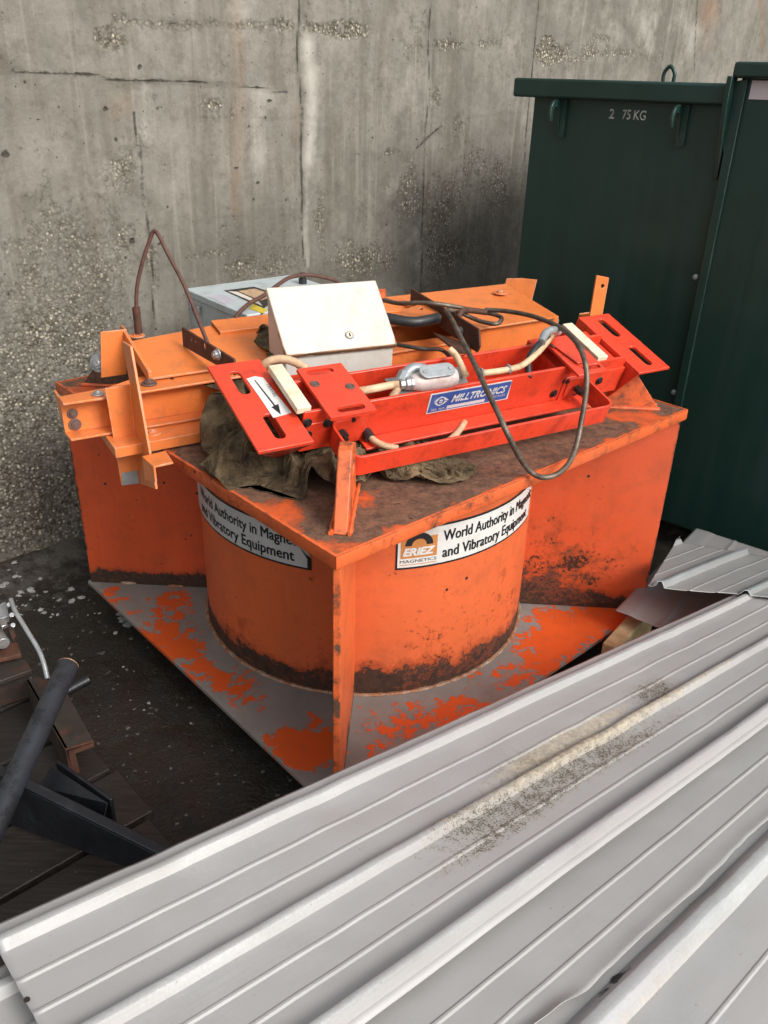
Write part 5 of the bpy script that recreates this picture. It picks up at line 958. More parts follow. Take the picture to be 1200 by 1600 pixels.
[-173,-201,66,-178,-215,64,-174,-208,52,-175,-202,39,-175,-195,25,-177,-188,12,-174,-178,23,-177,-169,11,-174,-155,9,-163,-145,11,-153,-136,16,-155,-124,25,-149,-113,33,-146,-101,41,-144,-89,49,-144,-78,59,-148,-71,71,-154,-68,85,-156,-56,93,-155,-41,90,-159,-37,77,-171,-43,70,-180,-49,60,-185,-50,46,-188,-42,34,-190,-33,23,-183,-21,17,-180,-6,17,-193,1,20,-185,13,23,-186,27,19,-189,38,9,-188,52,14,-193,63,5,-197,77,7,-200,90,12,-203,100,23,-207,103,9,-208,117,11,-212,131,6,-206,144,10,-200,156,14,-191,163,25,-196,171,14,-201,185,12,-195,197,20,-198,211,17,-188,215,6,-188,230,5,-187,244,10,-188,258,6],
[-158,-207,65,-163,-220,59,-168,-220,45,-167,-213,32,-166,-206,20,-164,-192,22,-159,-178,18,-163,-172,5,-167,-166,18,-163,-153,25,-158,-140,30,-148,-132,37,-154,-121,45,-150,-109,54,-145,-98,62,-138,-87,70,-135,-76,79,-141,-70,92,-140,-57,98,-140,-46,87,-152,-51,80,-161,-55,69,-167,-56,55,-170,-50,42,-173,-39,32,-184,-30,37,-174,-23,29,-180,-10,32,-179,3,26,-175,9,13,-175,23,8,-174,38,5,-174,53,8,-179,66,11,-186,76,18,-193,88,25,-188,100,19,-192,104,5,-194,119,5,-199,130,14,-192,140,6,-187,153,5,-183,166,12,-185,176,24,-186,188,16,-187,200,7,-182,209,18,-180,224,16,-172,229,5,-172,244,5,-172,259,6],
[-144,-213,63,-149,-224,55,-154,-227,42,-156,-223,28,-152,-209,26,-150,-197,17,-155,-188,6,-149,-175,11,-152,-163,19,-153,-161,34,-146,-148,36,-151,-142,48,-152,-131,57,-149,-119,66,-144,-108,74,-138,-97,83,-132,-86,90,-127,-74,98,-124,-60,100,-134,-60,89,-141,-62,76,-147,-59,63,-152,-53,50,-157,-42,42,-165,-29,41,-177,-27,50,-176,-15,42,-165,-11,33,-164,3,31,-160,11,19,-162,26,17,-173,35,21,-171,50,23,-170,65,24,-182,70,32,-179,82,22,-176,92,12,-180,106,15,-187,118,19,-185,126,7,-180,138,15,-173,149,9,-172,159,19,-170,174,18,-170,188,15,-171,200,5,-170,214,9,-166,221,21,-162,235,16,-157,244,6,-157,259,7],
[-131,-222,63,-135,-228,50,-141,-235,38,-140,-222,31,-138,-213,19,-142,-206,7,-141,-192,12,-143,-182,23,-137,-169,20,-139,-169,35,-136,-157,44,-137,-145,52,-137,-130,52,-135,-126,66,-129,-114,73,-124,-102,79,-118,-89,84,-116,-75,86,-115,-60,87,-125,-51,83,-134,-50,71,-133,-57,57,-139,-46,49,-145,-33,48,-155,-23,52,-167,-21,61,-168,-8,54,-156,-6,45,-149,2,34,-159,13,34,-163,28,32,-162,42,30,-173,48,38,-173,63,39,-171,77,42,-168,88,32,-165,97,21,-176,103,29,-173,113,19,-170,124,9,-167,138,7,-161,146,18,-163,156,7,-160,171,6,-158,186,6,-159,197,15,-155,209,7,-151,216,19,-147,230,18,-144,244,14,-141,257,8],
[-117,-229,60,-124,-239,51,-125,-232,38,-126,-225,25,-131,-224,12,-129,-209,14,-127,-195,17,-132,-183,12,-123,-175,21,-128,-162,27,-133,-149,31,-128,-139,40,-122,-129,49,-133,-119,52,-134,-107,60,-127,-94,65,-114,-88,69,-115,-74,71,-108,-61,73,-112,-47,75,-123,-40,67,-127,-44,52,-136,-40,63,-149,-33,63,-145,-19,63,-157,-15,72,-159,-2,65,-151,4,55,-141,10,46,-155,16,48,-162,30,47,-154,41,42,-164,48,50,-160,62,47,-156,75,42,-157,78,28,-158,92,34,-162,106,35,-162,119,29,-161,131,19,-154,130,6,-151,144,5,-149,156,14,-145,169,7,-151,178,17,-145,191,13,-141,203,5,-137,212,17,-133,226,15,-131,239,7,-128,252,12],
[-104,-236,58,-110,-244,47,-112,-238,33,-113,-232,20,-118,-218,18,-116,-210,6,-117,-195,5,-117,-182,13,-121,-169,7,-123,-155,13,-119,-151,26,-117,-136,30,-124,-125,35,-129,-111,39,-121,-110,51,-120,-95,52,-123,-82,58,-112,-73,56,-120,-63,63,-119,-48,60,-107,-38,62,-121,-32,62,-134,-26,56,-135,-31,71,-144,-23,78,-148,-10,83,-147,3,74,-140,-2,62,-137,12,60,-149,20,63,-147,24,48,-148,37,56,-149,51,53,-148,57,39,-149,69,30,-142,82,32,-144,96,28,-155,103,21,-147,115,26,-154,118,13,-148,129,21,-145,144,20,-134,152,15,-143,162,21,-136,175,19,-134,183,6,-131,195,14,-126,207,6,-121,221,6,-116,235,9,-115,245,19],
[-95,-249,58,-95,-245,44,-96,-236,32,-99,-226,21,-104,-214,16,-112,-202,19,-102,-194,11,-103,-181,5,-107,-169,14,-109,-156,19,-109,-141,20,-120,-133,15,-124,-119,20,-117,-116,32,-121,-103,38,-133,-95,42,-128,-80,43,-120,-68,43,-122,-55,49,-108,-51,50,-108,-37,47,-122,-35,47,-118,-25,57,-131,-18,62,-129,-20,77,-133,-8,87,-135,6,82,-127,1,70,-132,14,74,-135,25,66,-137,34,54,-144,33,41,-141,48,40,-133,60,41,-134,70,31,-135,78,19,-148,86,17,-143,99,13,-135,110,18,-140,116,5,-134,126,15,-130,140,15,-134,144,29,-129,158,27,-124,166,15,-119,178,8,-116,191,15,-112,202,6,-106,216,7,-104,227,16,-104,237,27],
[-80,-246,60,-81,-238,47,-83,-229,35,-85,-220,24,-93,-208,26,-101,-196,28,-104,-183,21,-93,-175,15,-95,-164,5,-96,-151,13,-102,-140,6,-108,-127,7,-109,-118,19,-109,-105,24,-121,-97,24,-121,-87,35,-131,-78,28,-128,-64,30,-115,-60,37,-109,-47,35,-121,-38,37,-123,-23,38,-121,-13,48,-119,-8,62,-114,-15,76,-117,-8,89,-122,7,92,-115,2,80,-119,10,68,-125,16,57,-129,24,46,-131,32,33,-127,44,41,-124,54,30,-134,58,21,-141,66,11,-138,80,6,-131,89,14,-133,101,6,-126,113,12,-121,126,6,-124,127,21,-119,140,26,-114,153,30,-109,163,20,-105,172,10,-101,185,16,-97,196,6,-94,209,13,-93,219,24,-94,229,35],
[-80,-233,68,-78,-226,56,-76,-218,43,-75,-210,31,-80,-200,21,-88,-188,26,-94,-176,32,-97,-164,24,-87,-157,16,-82,-147,6,-88,-134,10,-96,-124,16,-101,-114,6,-106,-100,10,-109,-88,18,-112,-76,27,-122,-78,16,-120,-64,17,-111,-54,23,-120,-42,24,-116,-28,26,-108,-27,39,-107,-14,46,-104,-7,57,-104,-3,72,-104,2,86,-108,5,100,-114,15,88,-117,23,77,-117,28,63,-117,34,50,-120,23,40,-116,35,33,-125,40,22,-130,47,11,-127,61,8,-125,75,12,-118,86,6,-122,97,16,-114,105,5,-116,114,17,-109,127,20,-108,133,34,-108,142,22,-99,152,15,-95,165,20,-90,176,10,-84,190,11,-83,200,21,-87,209,33,-83,221,42],
[-80,-220,77,-79,-212,64,-77,-205,52,-70,-199,40,-78,-189,33,-75,-179,22,-84,-167,24,-88,-159,36,-87,-146,28,-74,-146,19,-78,-132,21,-82,-124,10,-87,-110,12,-98,-106,22,-100,-93,30,-100,-82,19,-108,-77,8,-110,-63,6,-106,-49,9,-105,-45,23,-102,-33,32,-97,-19,32,-92,-17,47,-92,-15,61,-94,-13,75,-98,-11,90,-94,2,93,-97,16,88,-102,17,74,-102,29,66,-102,30,51,-107,30,37,-113,22,25,-117,30,13,-116,45,16,-114,59,17,-113,68,5,-115,76,18,-108,89,14,-109,103,20,-100,115,19,-102,119,33,-96,130,24,-97,141,33,-88,145,22,-82,157,16,-76,169,11,-77,180,21,-74,191,30,-78,200,42,-71,212,46],
[-79,-207,85,-79,-199,72,-72,-193,61,-64,-188,49,-64,-183,36,-71,-169,33,-71,-160,22,-73,-154,36,-79,-141,41,-68,-137,31,-63,-130,19,-69,-117,14,-76,-108,23,-87,-111,33,-88,-99,22,-91,-91,11,-93,-77,6,-101,-69,17,-98,-56,21,-90,-43,23,-91,-28,24,-87,-30,38,-96,-32,50,-93,-30,64,-89,-27,78,-85,-14,84,-83,0,83,-82,15,83,-90,26,75,-95,17,65,-97,16,50,-94,23,37,-98,26,24,-102,30,9,-103,44,7,-105,58,5,-103,68,16,-102,81,11,-97,85,25,-99,94,12,-93,102,24,-91,116,23,-82,126,29,-86,134,41,-84,148,37,-75,159,29,-66,164,19,-63,176,27,-69,180,40,-67,191,49,-59,202,43],
[-76,-194,93,-75,-186,80,-72,-179,67,-69,-174,55,-64,-168,42,-56,-172,29,-55,-158,23,-60,-147,33,-64,-139,44,-65,-125,40,-54,-123,30,-58,-110,23,-67,-112,35,-77,-101,39,-81,-90,30,-77,-86,17,-88,-77,22,-88,-68,9,-83,-57,15,-84,-43,9,-81,-40,23,-86,-46,37,-81,-36,47,-79,-37,62,-74,-29,74,-77,-15,70,-79,-1,68,-82,14,67,-76,28,66,-82,20,56,-84,8,46,-85,11,32,-86,17,19,-90,32,19,-92,46,18,-90,54,5,-87,66,13,-87,80,7,-82,82,21,-85,96,18,-85,111,13,-79,107,27,-75,115,38,-72,129,36,-71,143,45,-64,156,41,-56,157,27,-53,169,34,-60,171,48,-54,184,52,-53,189,38],
[-65,-185,100,-63,-178,87,-62,-170,75,-59,-164,62,-52,-171,50,-45,-166,38,-41,-156,28,-45,-147,38,-49,-137,49,-55,-124,52,-48,-115,42,-46,-104,32,-56,-104,44,-65,-93,46,-67,-98,32,-68,-84,29,-72,-75,19,-74,-70,5,-71,-55,5,-68,-45,13,-73,-53,26,-73,-39,31,-68,-44,45,-65,-34,55,-61,-25,67,-62,-13,75,-65,3,75,-70,7,62,-67,17,73,-67,16,57,-77,22,48,-76,24,33,-71,21,20,-77,32,11,-77,44,20,-82,58,19,-74,62,7,-80,71,17,-78,81,6,-76,95,5,-75,100,19,-67,113,20,-60,114,32,-55,127,37,-66,135,30,-57,138,43,-55,155,44,-42,163,43,-50,163,57,-42,174,49,-41,188,48],
[-58,-196,92,-50,-186,85,-54,-183,71,-48,-170,72,-45,-162,60,-40,-155,48,-29,-153,37,-32,-139,37,-36,-128,46,-41,-119,56,-45,-105,54,-35,-107,43,-44,-97,51,-51,-86,43,-59,-84,30,-63,-95,19,-67,-86,9,-59,-74,7,-67,-65,16,-64,-55,25,-62,-41,21,-58,-40,36,-70,-31,35,-70,-22,46,-70,-15,58,-59,-4,62,-50,3,71,-55,6,58,-53,18,65,-62,29,59,-69,36,47,-63,24,40,-68,32,31,-66,40,18,-69,52,8,-68,54,23,-66,68,20,-69,73,6,-70,80,19,-64,94,15,-62,108,13,-55,105,25,-57,118,17,-61,130,22,-57,143,20,-53,150,34,-44,139,41,-36,147,50,-34,163,51,-30,174,61,-33,175,45],
[-51,-207,82,-50,-196,73,-40,-188,66,-44,-176,58,-31,-169,62,-29,-166,48,-31,-152,53,-27,-138,52,-22,-124,49,-26,-112,55,-33,-100,62,-26,-97,49,-34,-85,49,-39,-83,34,-47,-94,30,-55,-83,24,-53,-81,10,-58,-74,22,-55,-59,22,-57,-46,14,-47,-43,23,-58,-33,22,-64,-20,26,-63,-11,38,-58,-21,49,-48,-14,57,-40,-1,60,-41,13,53,-56,10,50,-49,23,51,-56,38,56,-52,35,42,-62,46,38,-56,49,25,-58,41,13,-55,56,15,-62,65,5,-57,73,17,-57,87,16,-57,94,29,-51,99,16,-47,113,13,-44,124,25,-49,133,13,-42,141,23,-40,155,27,-33,142,30,-24,147,40,-20,156,52,-21,171,48,-21,185,46],
[-44,-216,72,-46,-206,62,-44,-194,52,-36,-183,47,-26,-183,57,-19,-169,60,-18,-154,61,-16,-140,62,-15,-125,63,-14,-111,64,-18,-98,58,-20,-83,54,-21,-85,38,-33,-98,37,-33,-87,27,-44,-92,18,-47,-79,24,-45,-65,22,-52,-65,7,-47,-51,4,-44,-38,9,-46,-25,15,-50,-27,29,-48,-11,34,-44,-22,44,-42,-8,44,-29,-5,50,-39,2,43,-43,16,43,-50,27,36,-44,29,50,-44,45,53,-48,37,41,-42,42,28,-47,51,18,-41,53,5,-47,67,9,-48,82,6,-46,79,21,-44,86,34,-48,101,32,-37,108,24,-36,117,13,-36,130,5,-37,144,8,-38,159,11,-30,158,25,-16,156,30,-9,159,42,-6,172,51,-14,181,59],
[-36,-224,61,-33,-211,54,-37,-204,42,-26,-195,44,-15,-184,45,-12,-170,46,-10,-155,47,-8,-140,49,-7,-126,50,-5,-112,52,-3,-97,54,-4,-82,50,-15,-90,53,-16,-96,39,-23,-99,24,-29,-89,15,-32,-78,26,-44,-80,18,-37,-69,10,-42,-56,17,-37,-43,21,-32,-31,17,-35,-30,32,-39,-19,22,-31,-22,36,-34,-8,30,-22,-4,36,-30,9,34,-30,21,43,-38,21,29,-32,30,41,-30,44,47,-35,40,34,-36,54,37,-33,46,23,-36,59,18,-31,66,6,-39,74,16,-32,87,17,-39,98,25,-35,105,37,-39,121,34,-28,125,24,-27,137,16,-22,146,6,-24,161,5,-25,170,17,-13,170,25,-2,171,34,-13,180,38,-10,191,47],
[-29,-231,49,-22,-218,46,-25,-210,34,-24,-196,29,-22,-182,31,-20,-167,33,-18,-152,35,-17,-138,36,-14,-123,37,-11,-108,36,-6,-94,37,7,-93,48,-3,-84,44,-13,-81,34,-14,-88,17,-23,-84,28,-23,-84,14,-31,-73,21,-38,-59,24,-28,-59,11,-25,-46,11,-27,-43,26,-21,-30,25,-25,-20,15,-18,-17,29,-25,-10,18,-27,3,21,-19,15,23,-33,13,28,-23,25,29,-34,35,26,-23,32,37,-25,45,45,-21,50,32,-34,60,33,-22,58,24,-32,69,21,-26,81,19,-31,84,33,-28,97,36,-25,106,24,-23,117,34,-20,131,36,-17,142,26,-10,149,15,-10,163,11,-13,178,11,-12,185,24,3,180,23,1,186,37,-4,200,36],
[-20,-236,37,-21,-223,31,-10,-212,29,-8,-198,28,-7,-183,27,-7,-168,26,-7,-153,25,-11,-139,22,-9,-125,22,-7,-111,21,3,-102,28,0,-106,43,3,-94,34,1,-80,35,-4,-94,27,-10,-80,24,-15,-70,16,-26,-67,6,-25,-70,21,-23,-54,27,-13,-47,20,-14,-36,27,-12,-33,13,-11,-20,9,-4,-17,22,-11,-7,13,-11,7,18,-12,3,32,-16,17,26,-19,25,13,-19,35,23,-16,45,34,-12,37,47,-19,51,47,-19,55,33,-25,66,38,-18,65,24,-15,78,29,-22,90,23,-13,96,34,-11,109,29,-18,118,19,-8,125,27,-2,138,30,-4,153,29,0,165,23,2,174,11,-1,189,13,8,195,24,16,191,37,10,203,31],
[-10,-240,26,-11,-227,19,-12,-214,14,-11,-199,13,-9,-184,11,-7,-169,11,-2,-155,10,2,-142,14,6,-128,19,-2,-124,29,2,-114,39,13,-106,48,16,-92,43,17,-82,33,1,-80,29,1,-77,14,-10,-77,5,-10,-63,8,-13,-60,22,-15,-60,38,-4,-55,31,-3,-43,21,3,-33,13,4,-21,4,9,-14,16,2,-5,6,0,-4,20,2,7,27,-4,15,17,-6,30,21,-12,25,35,-7,38,26,-6,48,37,-4,53,49,-4,60,36,-12,67,46,-8,73,34,-2,79,20,-8,87,31,-15,92,18,-12,106,14,-3,115,19,-9,127,12,-5,141,15,7,147,21,14,160,21,13,174,22,12,181,9,19,193,14,28,191,26,25,206,26],
[3,-243,18,2,-229,12,1,-216,6,4,-201,8,6,-187,10,7,-174,17,12,-161,12,17,-146,15,8,-141,25,6,-133,38,14,-123,44,12,-113,34,24,-103,35,11,-97,31,14,-86,23,3,-93,14,5,-77,13,4,-62,14,-2,-70,25,2,-63,39,3,-47,43,2,-35,35,5,-23,26,14,-28,14,21,-18,6,17,-4,7,14,0,21,7,11,13,9,25,18,-1,17,28,2,24,41,6,38,35,-2,36,47,9,45,45,7,60,47,0,71,53,3,80,42,9,74,30,0,81,19,-1,96,19,0,101,5,4,115,5,4,123,18,10,136,16,9,147,5,14,160,5,23,164,16,24,173,5,32,186,9,41,194,19,30,200,12],
[18,-243,13,16,-230,6,13,-218,15,13,-204,20,14,-190,23,21,-180,15,25,-166,20,14,-158,25,18,-148,35,18,-137,27,26,-128,35,25,-113,41,16,-116,28,12,-107,17,15,-94,8,15,-83,17,17,-78,4,12,-74,18,11,-70,33,15,-57,32,8,-44,29,20,-38,36,13,-36,21,27,-29,22,31,-17,19,19,-7,22,26,-3,9,21,10,6,16,10,20,15,18,32,6,31,26,16,27,38,13,33,51,14,44,60,14,58,61,16,71,53,16,73,39,6,85,42,4,93,29,14,97,19,14,99,4,14,109,16,19,122,20,22,131,9,18,143,18,25,149,5,32,161,5,40,175,6,42,180,21,44,184,6,46,198,11],
[34,-242,11,30,-228,12,28,-213,13,27,-207,27,29,-193,22,33,-179,25,25,-171,35,22,-158,40,33,-150,32,33,-139,23,34,-124,21,39,-117,32,30,-119,20,25,-109,10,18,-102,22,24,-94,10,30,-83,9,25,-70,16,22,-60,29,14,-61,17,15,-46,15,20,-51,29,28,-40,29,26,-27,37,28,-14,34,32,-1,29,39,2,15,35,15,11,30,12,26,27,27,28,19,36,17,20,42,31,26,38,45,28,45,57,29,58,64,30,64,51,24,78,52,21,88,41,19,96,29,24,84,20,21,98,19,30,111,16,29,122,7,28,124,22,31,138,24,35,150,18,47,154,8,34,162,14,46,172,8,54,179,19,53,186,5],
[48,-237,14,44,-225,6,43,-213,15,36,-201,16,44,-194,27,42,-183,37,39,-170,42,36,-156,46,34,-142,46,36,-130,37,47,-124,30,42,-115,17,34,-107,27,33,-97,15,31,-100,30,33,-89,21,26,-78,25,40,-76,23,27,-71,20,27,-60,9,30,-48,11,35,-48,25,38,-44,40,41,-30,40,41,-16,42,47,-3,38,37,5,32,45,6,18,44,20,22,31,23,13,33,36,21,31,31,35,40,42,39,42,50,50,45,58,63,44,70,55,35,71,43,36,84,36,22,80,30,28,93,31,36,102,20,35,99,6,39,109,13,43,118,24,44,133,18,38,140,6,45,142,19,43,149,7,56,160,7,54,175,3,56,177,17],
[62,-230,17,56,-218,14,54,-205,6,44,-194,5,42,-183,15,48,-175,26,52,-165,36,51,-153,45,49,-139,47,46,-124,47,47,-111,40,55,-117,27,49,-103,31,48,-96,18,45,-94,34,39,-81,34,25,-83,40,37,-72,39,30,-62,31,39,-66,20,34,-54,26,49,-53,22,36,-43,23,38,-28,24,42,-14,26,54,-9,27,46,1,20,57,11,25,50,12,10,46,27,12,47,31,26,43,20,37,45,30,48,52,40,56,58,53,54,46,58,45,47,66,34,33,68,35,35,76,21,43,88,27,41,90,13,42,103,22,53,103,12,55,117,13,42,121,7,53,133,6,59,141,14,54,154,17,47,167,18,63,168,13,50,166,7],
[75,-222,16,68,-210,19,60,-197,18,58,-186,8,50,-173,7,44,-163,16,50,-153,26,60,-145,34,64,-136,45,61,-121,44,60,-107,48,57,-101,33,56,-96,18,56,-82,23,47,-79,35,45,-87,48,33,-81,53,32,-65,52,42,-60,41,48,-71,32,50,-57,27,50,-48,39,47,-34,30,52,-31,17,57,-19,24,50,-14,13,55,-3,5,62,-4,19,64,11,19,61,23,10,56,19,25,57,25,39,50,37,34,61,36,44,65,50,42,56,57,35,46,54,24,43,68,22,45,78,33,56,81,24,46,91,28,57,102,25,61,116,20,59,104,6,58,122,4,54,126,20,52,138,28,51,151,32,51,166,34,55,157,22,61,154,8],
[83,-214,5,78,-201,10,73,-189,18,65,-176,18,64,-165,8,58,-154,16,50,-142,15,52,-133,27,65,-127,32,77,-119,39,75,-105,45,68,-112,34,69,-99,28,66,-84,33,56,-86,44,55,-78,55,43,-78,65,43,-63,63,51,-67,51,51,-58,40,61,-66,33,60,-52,27,60,-39,36,59,-26,30,60,-34,16,58,-24,5,66,-14,5,76,-6,14,67,3,7,74,14,12,70,11,28,61,23,24,61,35,24,70,31,34,74,45,31,64,53,23,55,57,11,57,69,18,61,72,33,60,86,38,59,98,30,54,112,37,66,106,28,73,110,16,73,123,10,66,126,24,65,138,33,68,151,32,67,166,33,68,163,18,66,150,23],
[92,-207,16,92,-195,8,83,-183,6,79,-171,15,75,-157,15,67,-149,5,62,-136,7,54,-125,13,64,-116,21,77,-109,28,88,-100,35,73,-98,37,57,-93,38,66,-92,50,62,-76,53,63,-88,63,57,-76,70,55,-61,72,62,-58,58,62,-50,47,71,-59,43,73,-46,35,65,-47,22,72,-35,30,73,-25,21,76,-24,6,68,-21,21,67,-9,29,74,3,23,84,2,10,83,14,19,75,21,12,69,20,25,67,34,20,80,41,16,65,40,18,70,54,18,73,65,22,75,78,28,69,92,26,75,101,33,67,106,45,68,119,34,81,113,29,88,120,19,76,131,13,75,142,21,68,151,15,77,153,28,76,170,29,62,166,23],
[103,-200,25,100,-187,18,89,-179,20,95,-167,14,88,-156,6,80,-145,12,75,-132,15,69,-119,16,65,-107,7,69,-96,21,84,-97,20,76,-87,25,75,-89,39,71,-77,46,80,-75,59,65,-72,62,74,-74,74,70,-59,75,71,-47,66,74,-40,54,80,-46,42,87,-50,28,78,-41,31,80,-41,17,89,-29,22,78,-20,21,79,-12,8,81,-3,21,87,0,33,89,11,24,95,15,10,85,20,22,82,25,33,83,26,16,85,28,2,74,43,2,74,57,4,79,71,8,79,83,15,82,85,30,84,92,41,84,106,45,80,121,44,89,125,32,80,134,23,93,130,17,83,138,8,79,150,4,73,160,13,84,170,17,76,174,28],
[106,-193,39,96,-184,33,100,-170,27,88,-161,27,89,-148,20,92,-135,12,85,-125,6,77,-112,6,78,-99,13,69,-86,6,82,-84,12,87,-79,23,75,-77,27,82,-84,41,73,-72,45,75,-61,56,85,-67,65,87,-58,76,86,-45,69,86,-34,59,90,-35,45,98,-45,38,93,-35,30,97,-41,18,90,-30,7,93,-24,20,94,-17,6,94,-4,10,92,-9,25,101,3,27,105,16,25,96,25,31,92,38,35,85,42,23,75,40,9,90,44,8,90,56,-1,93,70,6,88,72,19,97,81,28,96,95,32,97,108,35,97,123,40,89,138,41,93,131,27,97,145,22,85,150,17,93,157,6,84,169,6,76,182,8,66,183,21],
[113,-189,26,109,-176,33,103,-165,41,102,-155,31,96,-142,33,90,-130,28,87,-117,20,87,-104,15,86,-100,0,85,-86,3,84,-70,4,77,-68,17,83,-65,29,91,-71,43,80,-63,37,85,-54,49,94,-56,60,101,-57,72,101,-42,73,101,-31,63,105,-36,50,98,-29,38,106,-41,31,109,-33,19,106,-32,4,108,-24,17,96,-17,23,106,-13,12,107,-4,25,107,4,13,104,17,8,101,29,15,105,37,28,94,29,25,91,39,15,90,54,22,88,65,13,99,55,12,98,71,7,94,85,12,92,98,17,93,112,21,100,124,24,105,130,38,103,144,28,93,151,36,97,156,23,91,167,19,96,179,8,88,188,16,74,196,16],
[127,-184,30,121,-177,42,119,-163,40,116,-150,33,110,-139,27,101,-134,17,103,-119,18,94,-114,5,96,-100,12,100,-87,4,97,-78,14,90,-75,24,96,-60,21,99,-74,29,94,-68,43,99,-55,42,104,-64,51,102,-52,57,111,-41,61,116,-28,66,114,-24,51,113,-32,40,117,-30,26,123,-40,16,118,-27,13,115,-11,9,113,-21,22,114,-8,27,121,5,19,113,16,18,119,18,5,116,32,8,111,24,20,106,40,23,106,41,11,106,50,23,95,62,27,107,66,20,112,74,6,109,88,8,101,100,5,103,114,10,112,116,23,118,126,31,111,137,41,108,151,43,98,162,38,98,174,31,97,187,23,96,200,14,85,192,6],
[139,-190,38,134,-177,33,125,-167,26,114,-159,20,110,-146,13,116,-133,17,107,-129,5,108,-114,11,111,-101,4,113,-88,10,102,-92,19,104,-82,27,109,-70,18,106,-62,30,109,-71,45,112,-60,35,103,-51,43,115,-46,51,124,-50,62,131,-37,63,129,-25,51,127,-36,41,129,-36,27,131,-26,18,129,-27,4,128,-17,15,121,-7,22,125,-11,37,119,3,35,126,12,25,132,19,13,123,27,21,116,39,14,120,36,27,117,48,18,115,61,15,112,65,29,106,81,28,114,87,15,123,93,4,116,106,4,117,110,19,114,123,9,107,132,19,117,141,27,116,155,30,107,166,27,112,177,34,110,192,29,105,187,16,101,197,5],
[140,-196,24,138,-181,19,125,-176,13,123,-162,8,123,-152,19,121,-144,6,123,-130,5,124,-117,13,113,-107,19,118,-103,5,119,-92,15,116,-78,19,112,-77,33,118,-68,23,122,-74,36,122,-63,46,117,-54,35,126,-44,39,133,-54,50,134,-39,48,146,-32,53,136,-23,42,135,-22,27,146,-27,17,142,-19,7,133,-5,9,133,2,20,139,-2,33,129,7,44,135,17,36,128,25,28,134,38,23,130,37,10,129,46,22,122,56,31,129,62,19,127,70,31,119,83,37,128,85,25,130,98,19,132,107,6,122,117,6,128,123,19,122,134,25,127,142,13,119,156,14,115,170,13,124,176,23,113,182,17,117,194,8,111,208,11],
[151,-198,13,139,-191,6,139,-176,6,136,-165,16,139,-151,17,136,-140,7,134,-130,17,124,-125,27,129,-114,19,128,-99,17,133,-86,9,124,-91,22,125,-85,36,128,-80,21,132,-67,28,133,-55,38,127,-58,23,136,-48,28,144,-54,39,141,-40,35,154,-38,41,148,-25,32,145,-11,33,148,-11,18,155,-10,4,146,3,5,147,4,20,150,7,34,142,16,43,131,30,44,136,39,34,148,32,22,144,43,12,136,58,13,138,57,28,134,69,32,134,78,20,134,79,35,138,93,33,144,99,21,132,107,21,135,119,13,136,134,10,137,131,24,133,143,28,126,157,29,131,167,18,131,179,10,122,189,6,129,197,17,124,212,18],
[160,-186,7,151,-191,17,151,-176,17,151,-161,16,149,-150,6,148,-140,17,139,-139,28,137,-126,35,136,-112,33,141,-101,24,139,-102,9,140,-94,23,141,-88,36,143,-84,22,147,-72,30,136,-72,42,141,-60,30,143,-56,16,154,-53,27,146,-42,21,153,-31,25,164,-24,34,161,-10,36,159,-1,24,168,-2,10,157,6,16,149,19,13,146,21,26,152,27,39,145,29,52,150,35,39,157,45,30,147,54,23,150,49,10,145,64,16,149,66,31,149,73,18,146,86,26,153,90,39,143,102,36,144,114,28,150,116,13,143,124,22,152,137,25,146,150,23,137,162,21,137,174,31,137,186,23,137,190,8,138,204,6,139,206,21],
[164,-202,5,166,-191,16,167,-176,15,161,-167,5,160,-156,16,153,-151,27,153,-138,34,150,-126,26,150,-116,37,151,-113,22,153,-103,11,154,-90,19,156,-93,33,157,-80,27,152,-80,42,149,-66,48,155,-63,35,155,-69,21,154,-57,11,157,-42,8,160,-28,12,168,-19,19,175,-9,29,168,-10,15,172,1,26,170,14,21,163,27,16,161,24,30,160,13,41,160,22,54,157,39,51,157,52,43,162,51,29,165,53,14,161,66,12,163,63,27,164,76,21,161,86,30,153,96,24,160,100,37,160,114,33,164,121,20,155,127,31,146,135,40,138,148,38,148,156,30,146,168,20,144,178,11,151,190,17,153,199,5,154,201,20],
[179,-205,7,181,-192,12,179,-179,5,174,-168,14,166,-166,27,169,-151,28,160,-141,21,164,-131,31,161,-118,26,163,-103,28,169,-104,13,169,-89,17,171,-94,31,172,-80,32,167,-80,47,165,-64,51,168,-71,38,162,-59,31,164,-49,21,174,-47,9,167,-38,21,180,-30,23,175,-18,15,182,-8,7,186,3,17,179,14,9,178,25,20,174,16,31,175,16,45,173,30,49,171,42,58,173,47,44,176,55,32,180,57,18,176,70,10,178,67,25,174,80,31,174,93,24,165,100,15,169,108,27,173,116,39,162,125,36,166,139,32,155,148,40,147,155,49,149,167,41,154,177,31,151,168,19,153,177,8,164,189,6,168,200,14],
[195,-206,7,196,-192,7,193,-178,11,180,-181,20,181,-165,24,174,-156,15,175,-144,22,178,-130,25,175,-116,22,176,-107,34,183,-106,21,184,-92,15,186,-92,30,186,-79,37,182,-79,51,178,-67,42,172,-56,32,170,-68,21,171,-59,12,183,-54,21,183,-39,21,183,-32,8,188,-18,7,195,-9,17,195,0,5,195,14,9,186,12,22,188,15,36,186,26,45,185,28,59,187,43,61,188,45,46,191,50,32,190,63,27,188,60,12,187,75,14,186,86,23,178,87,11,179,102,11,180,115,18,181,125,29,176,125,43,175,139,46,162,141,53,163,156,51,162,171,51,159,164,38,164,173,27,167,171,13,168,184,20,180,191,13],
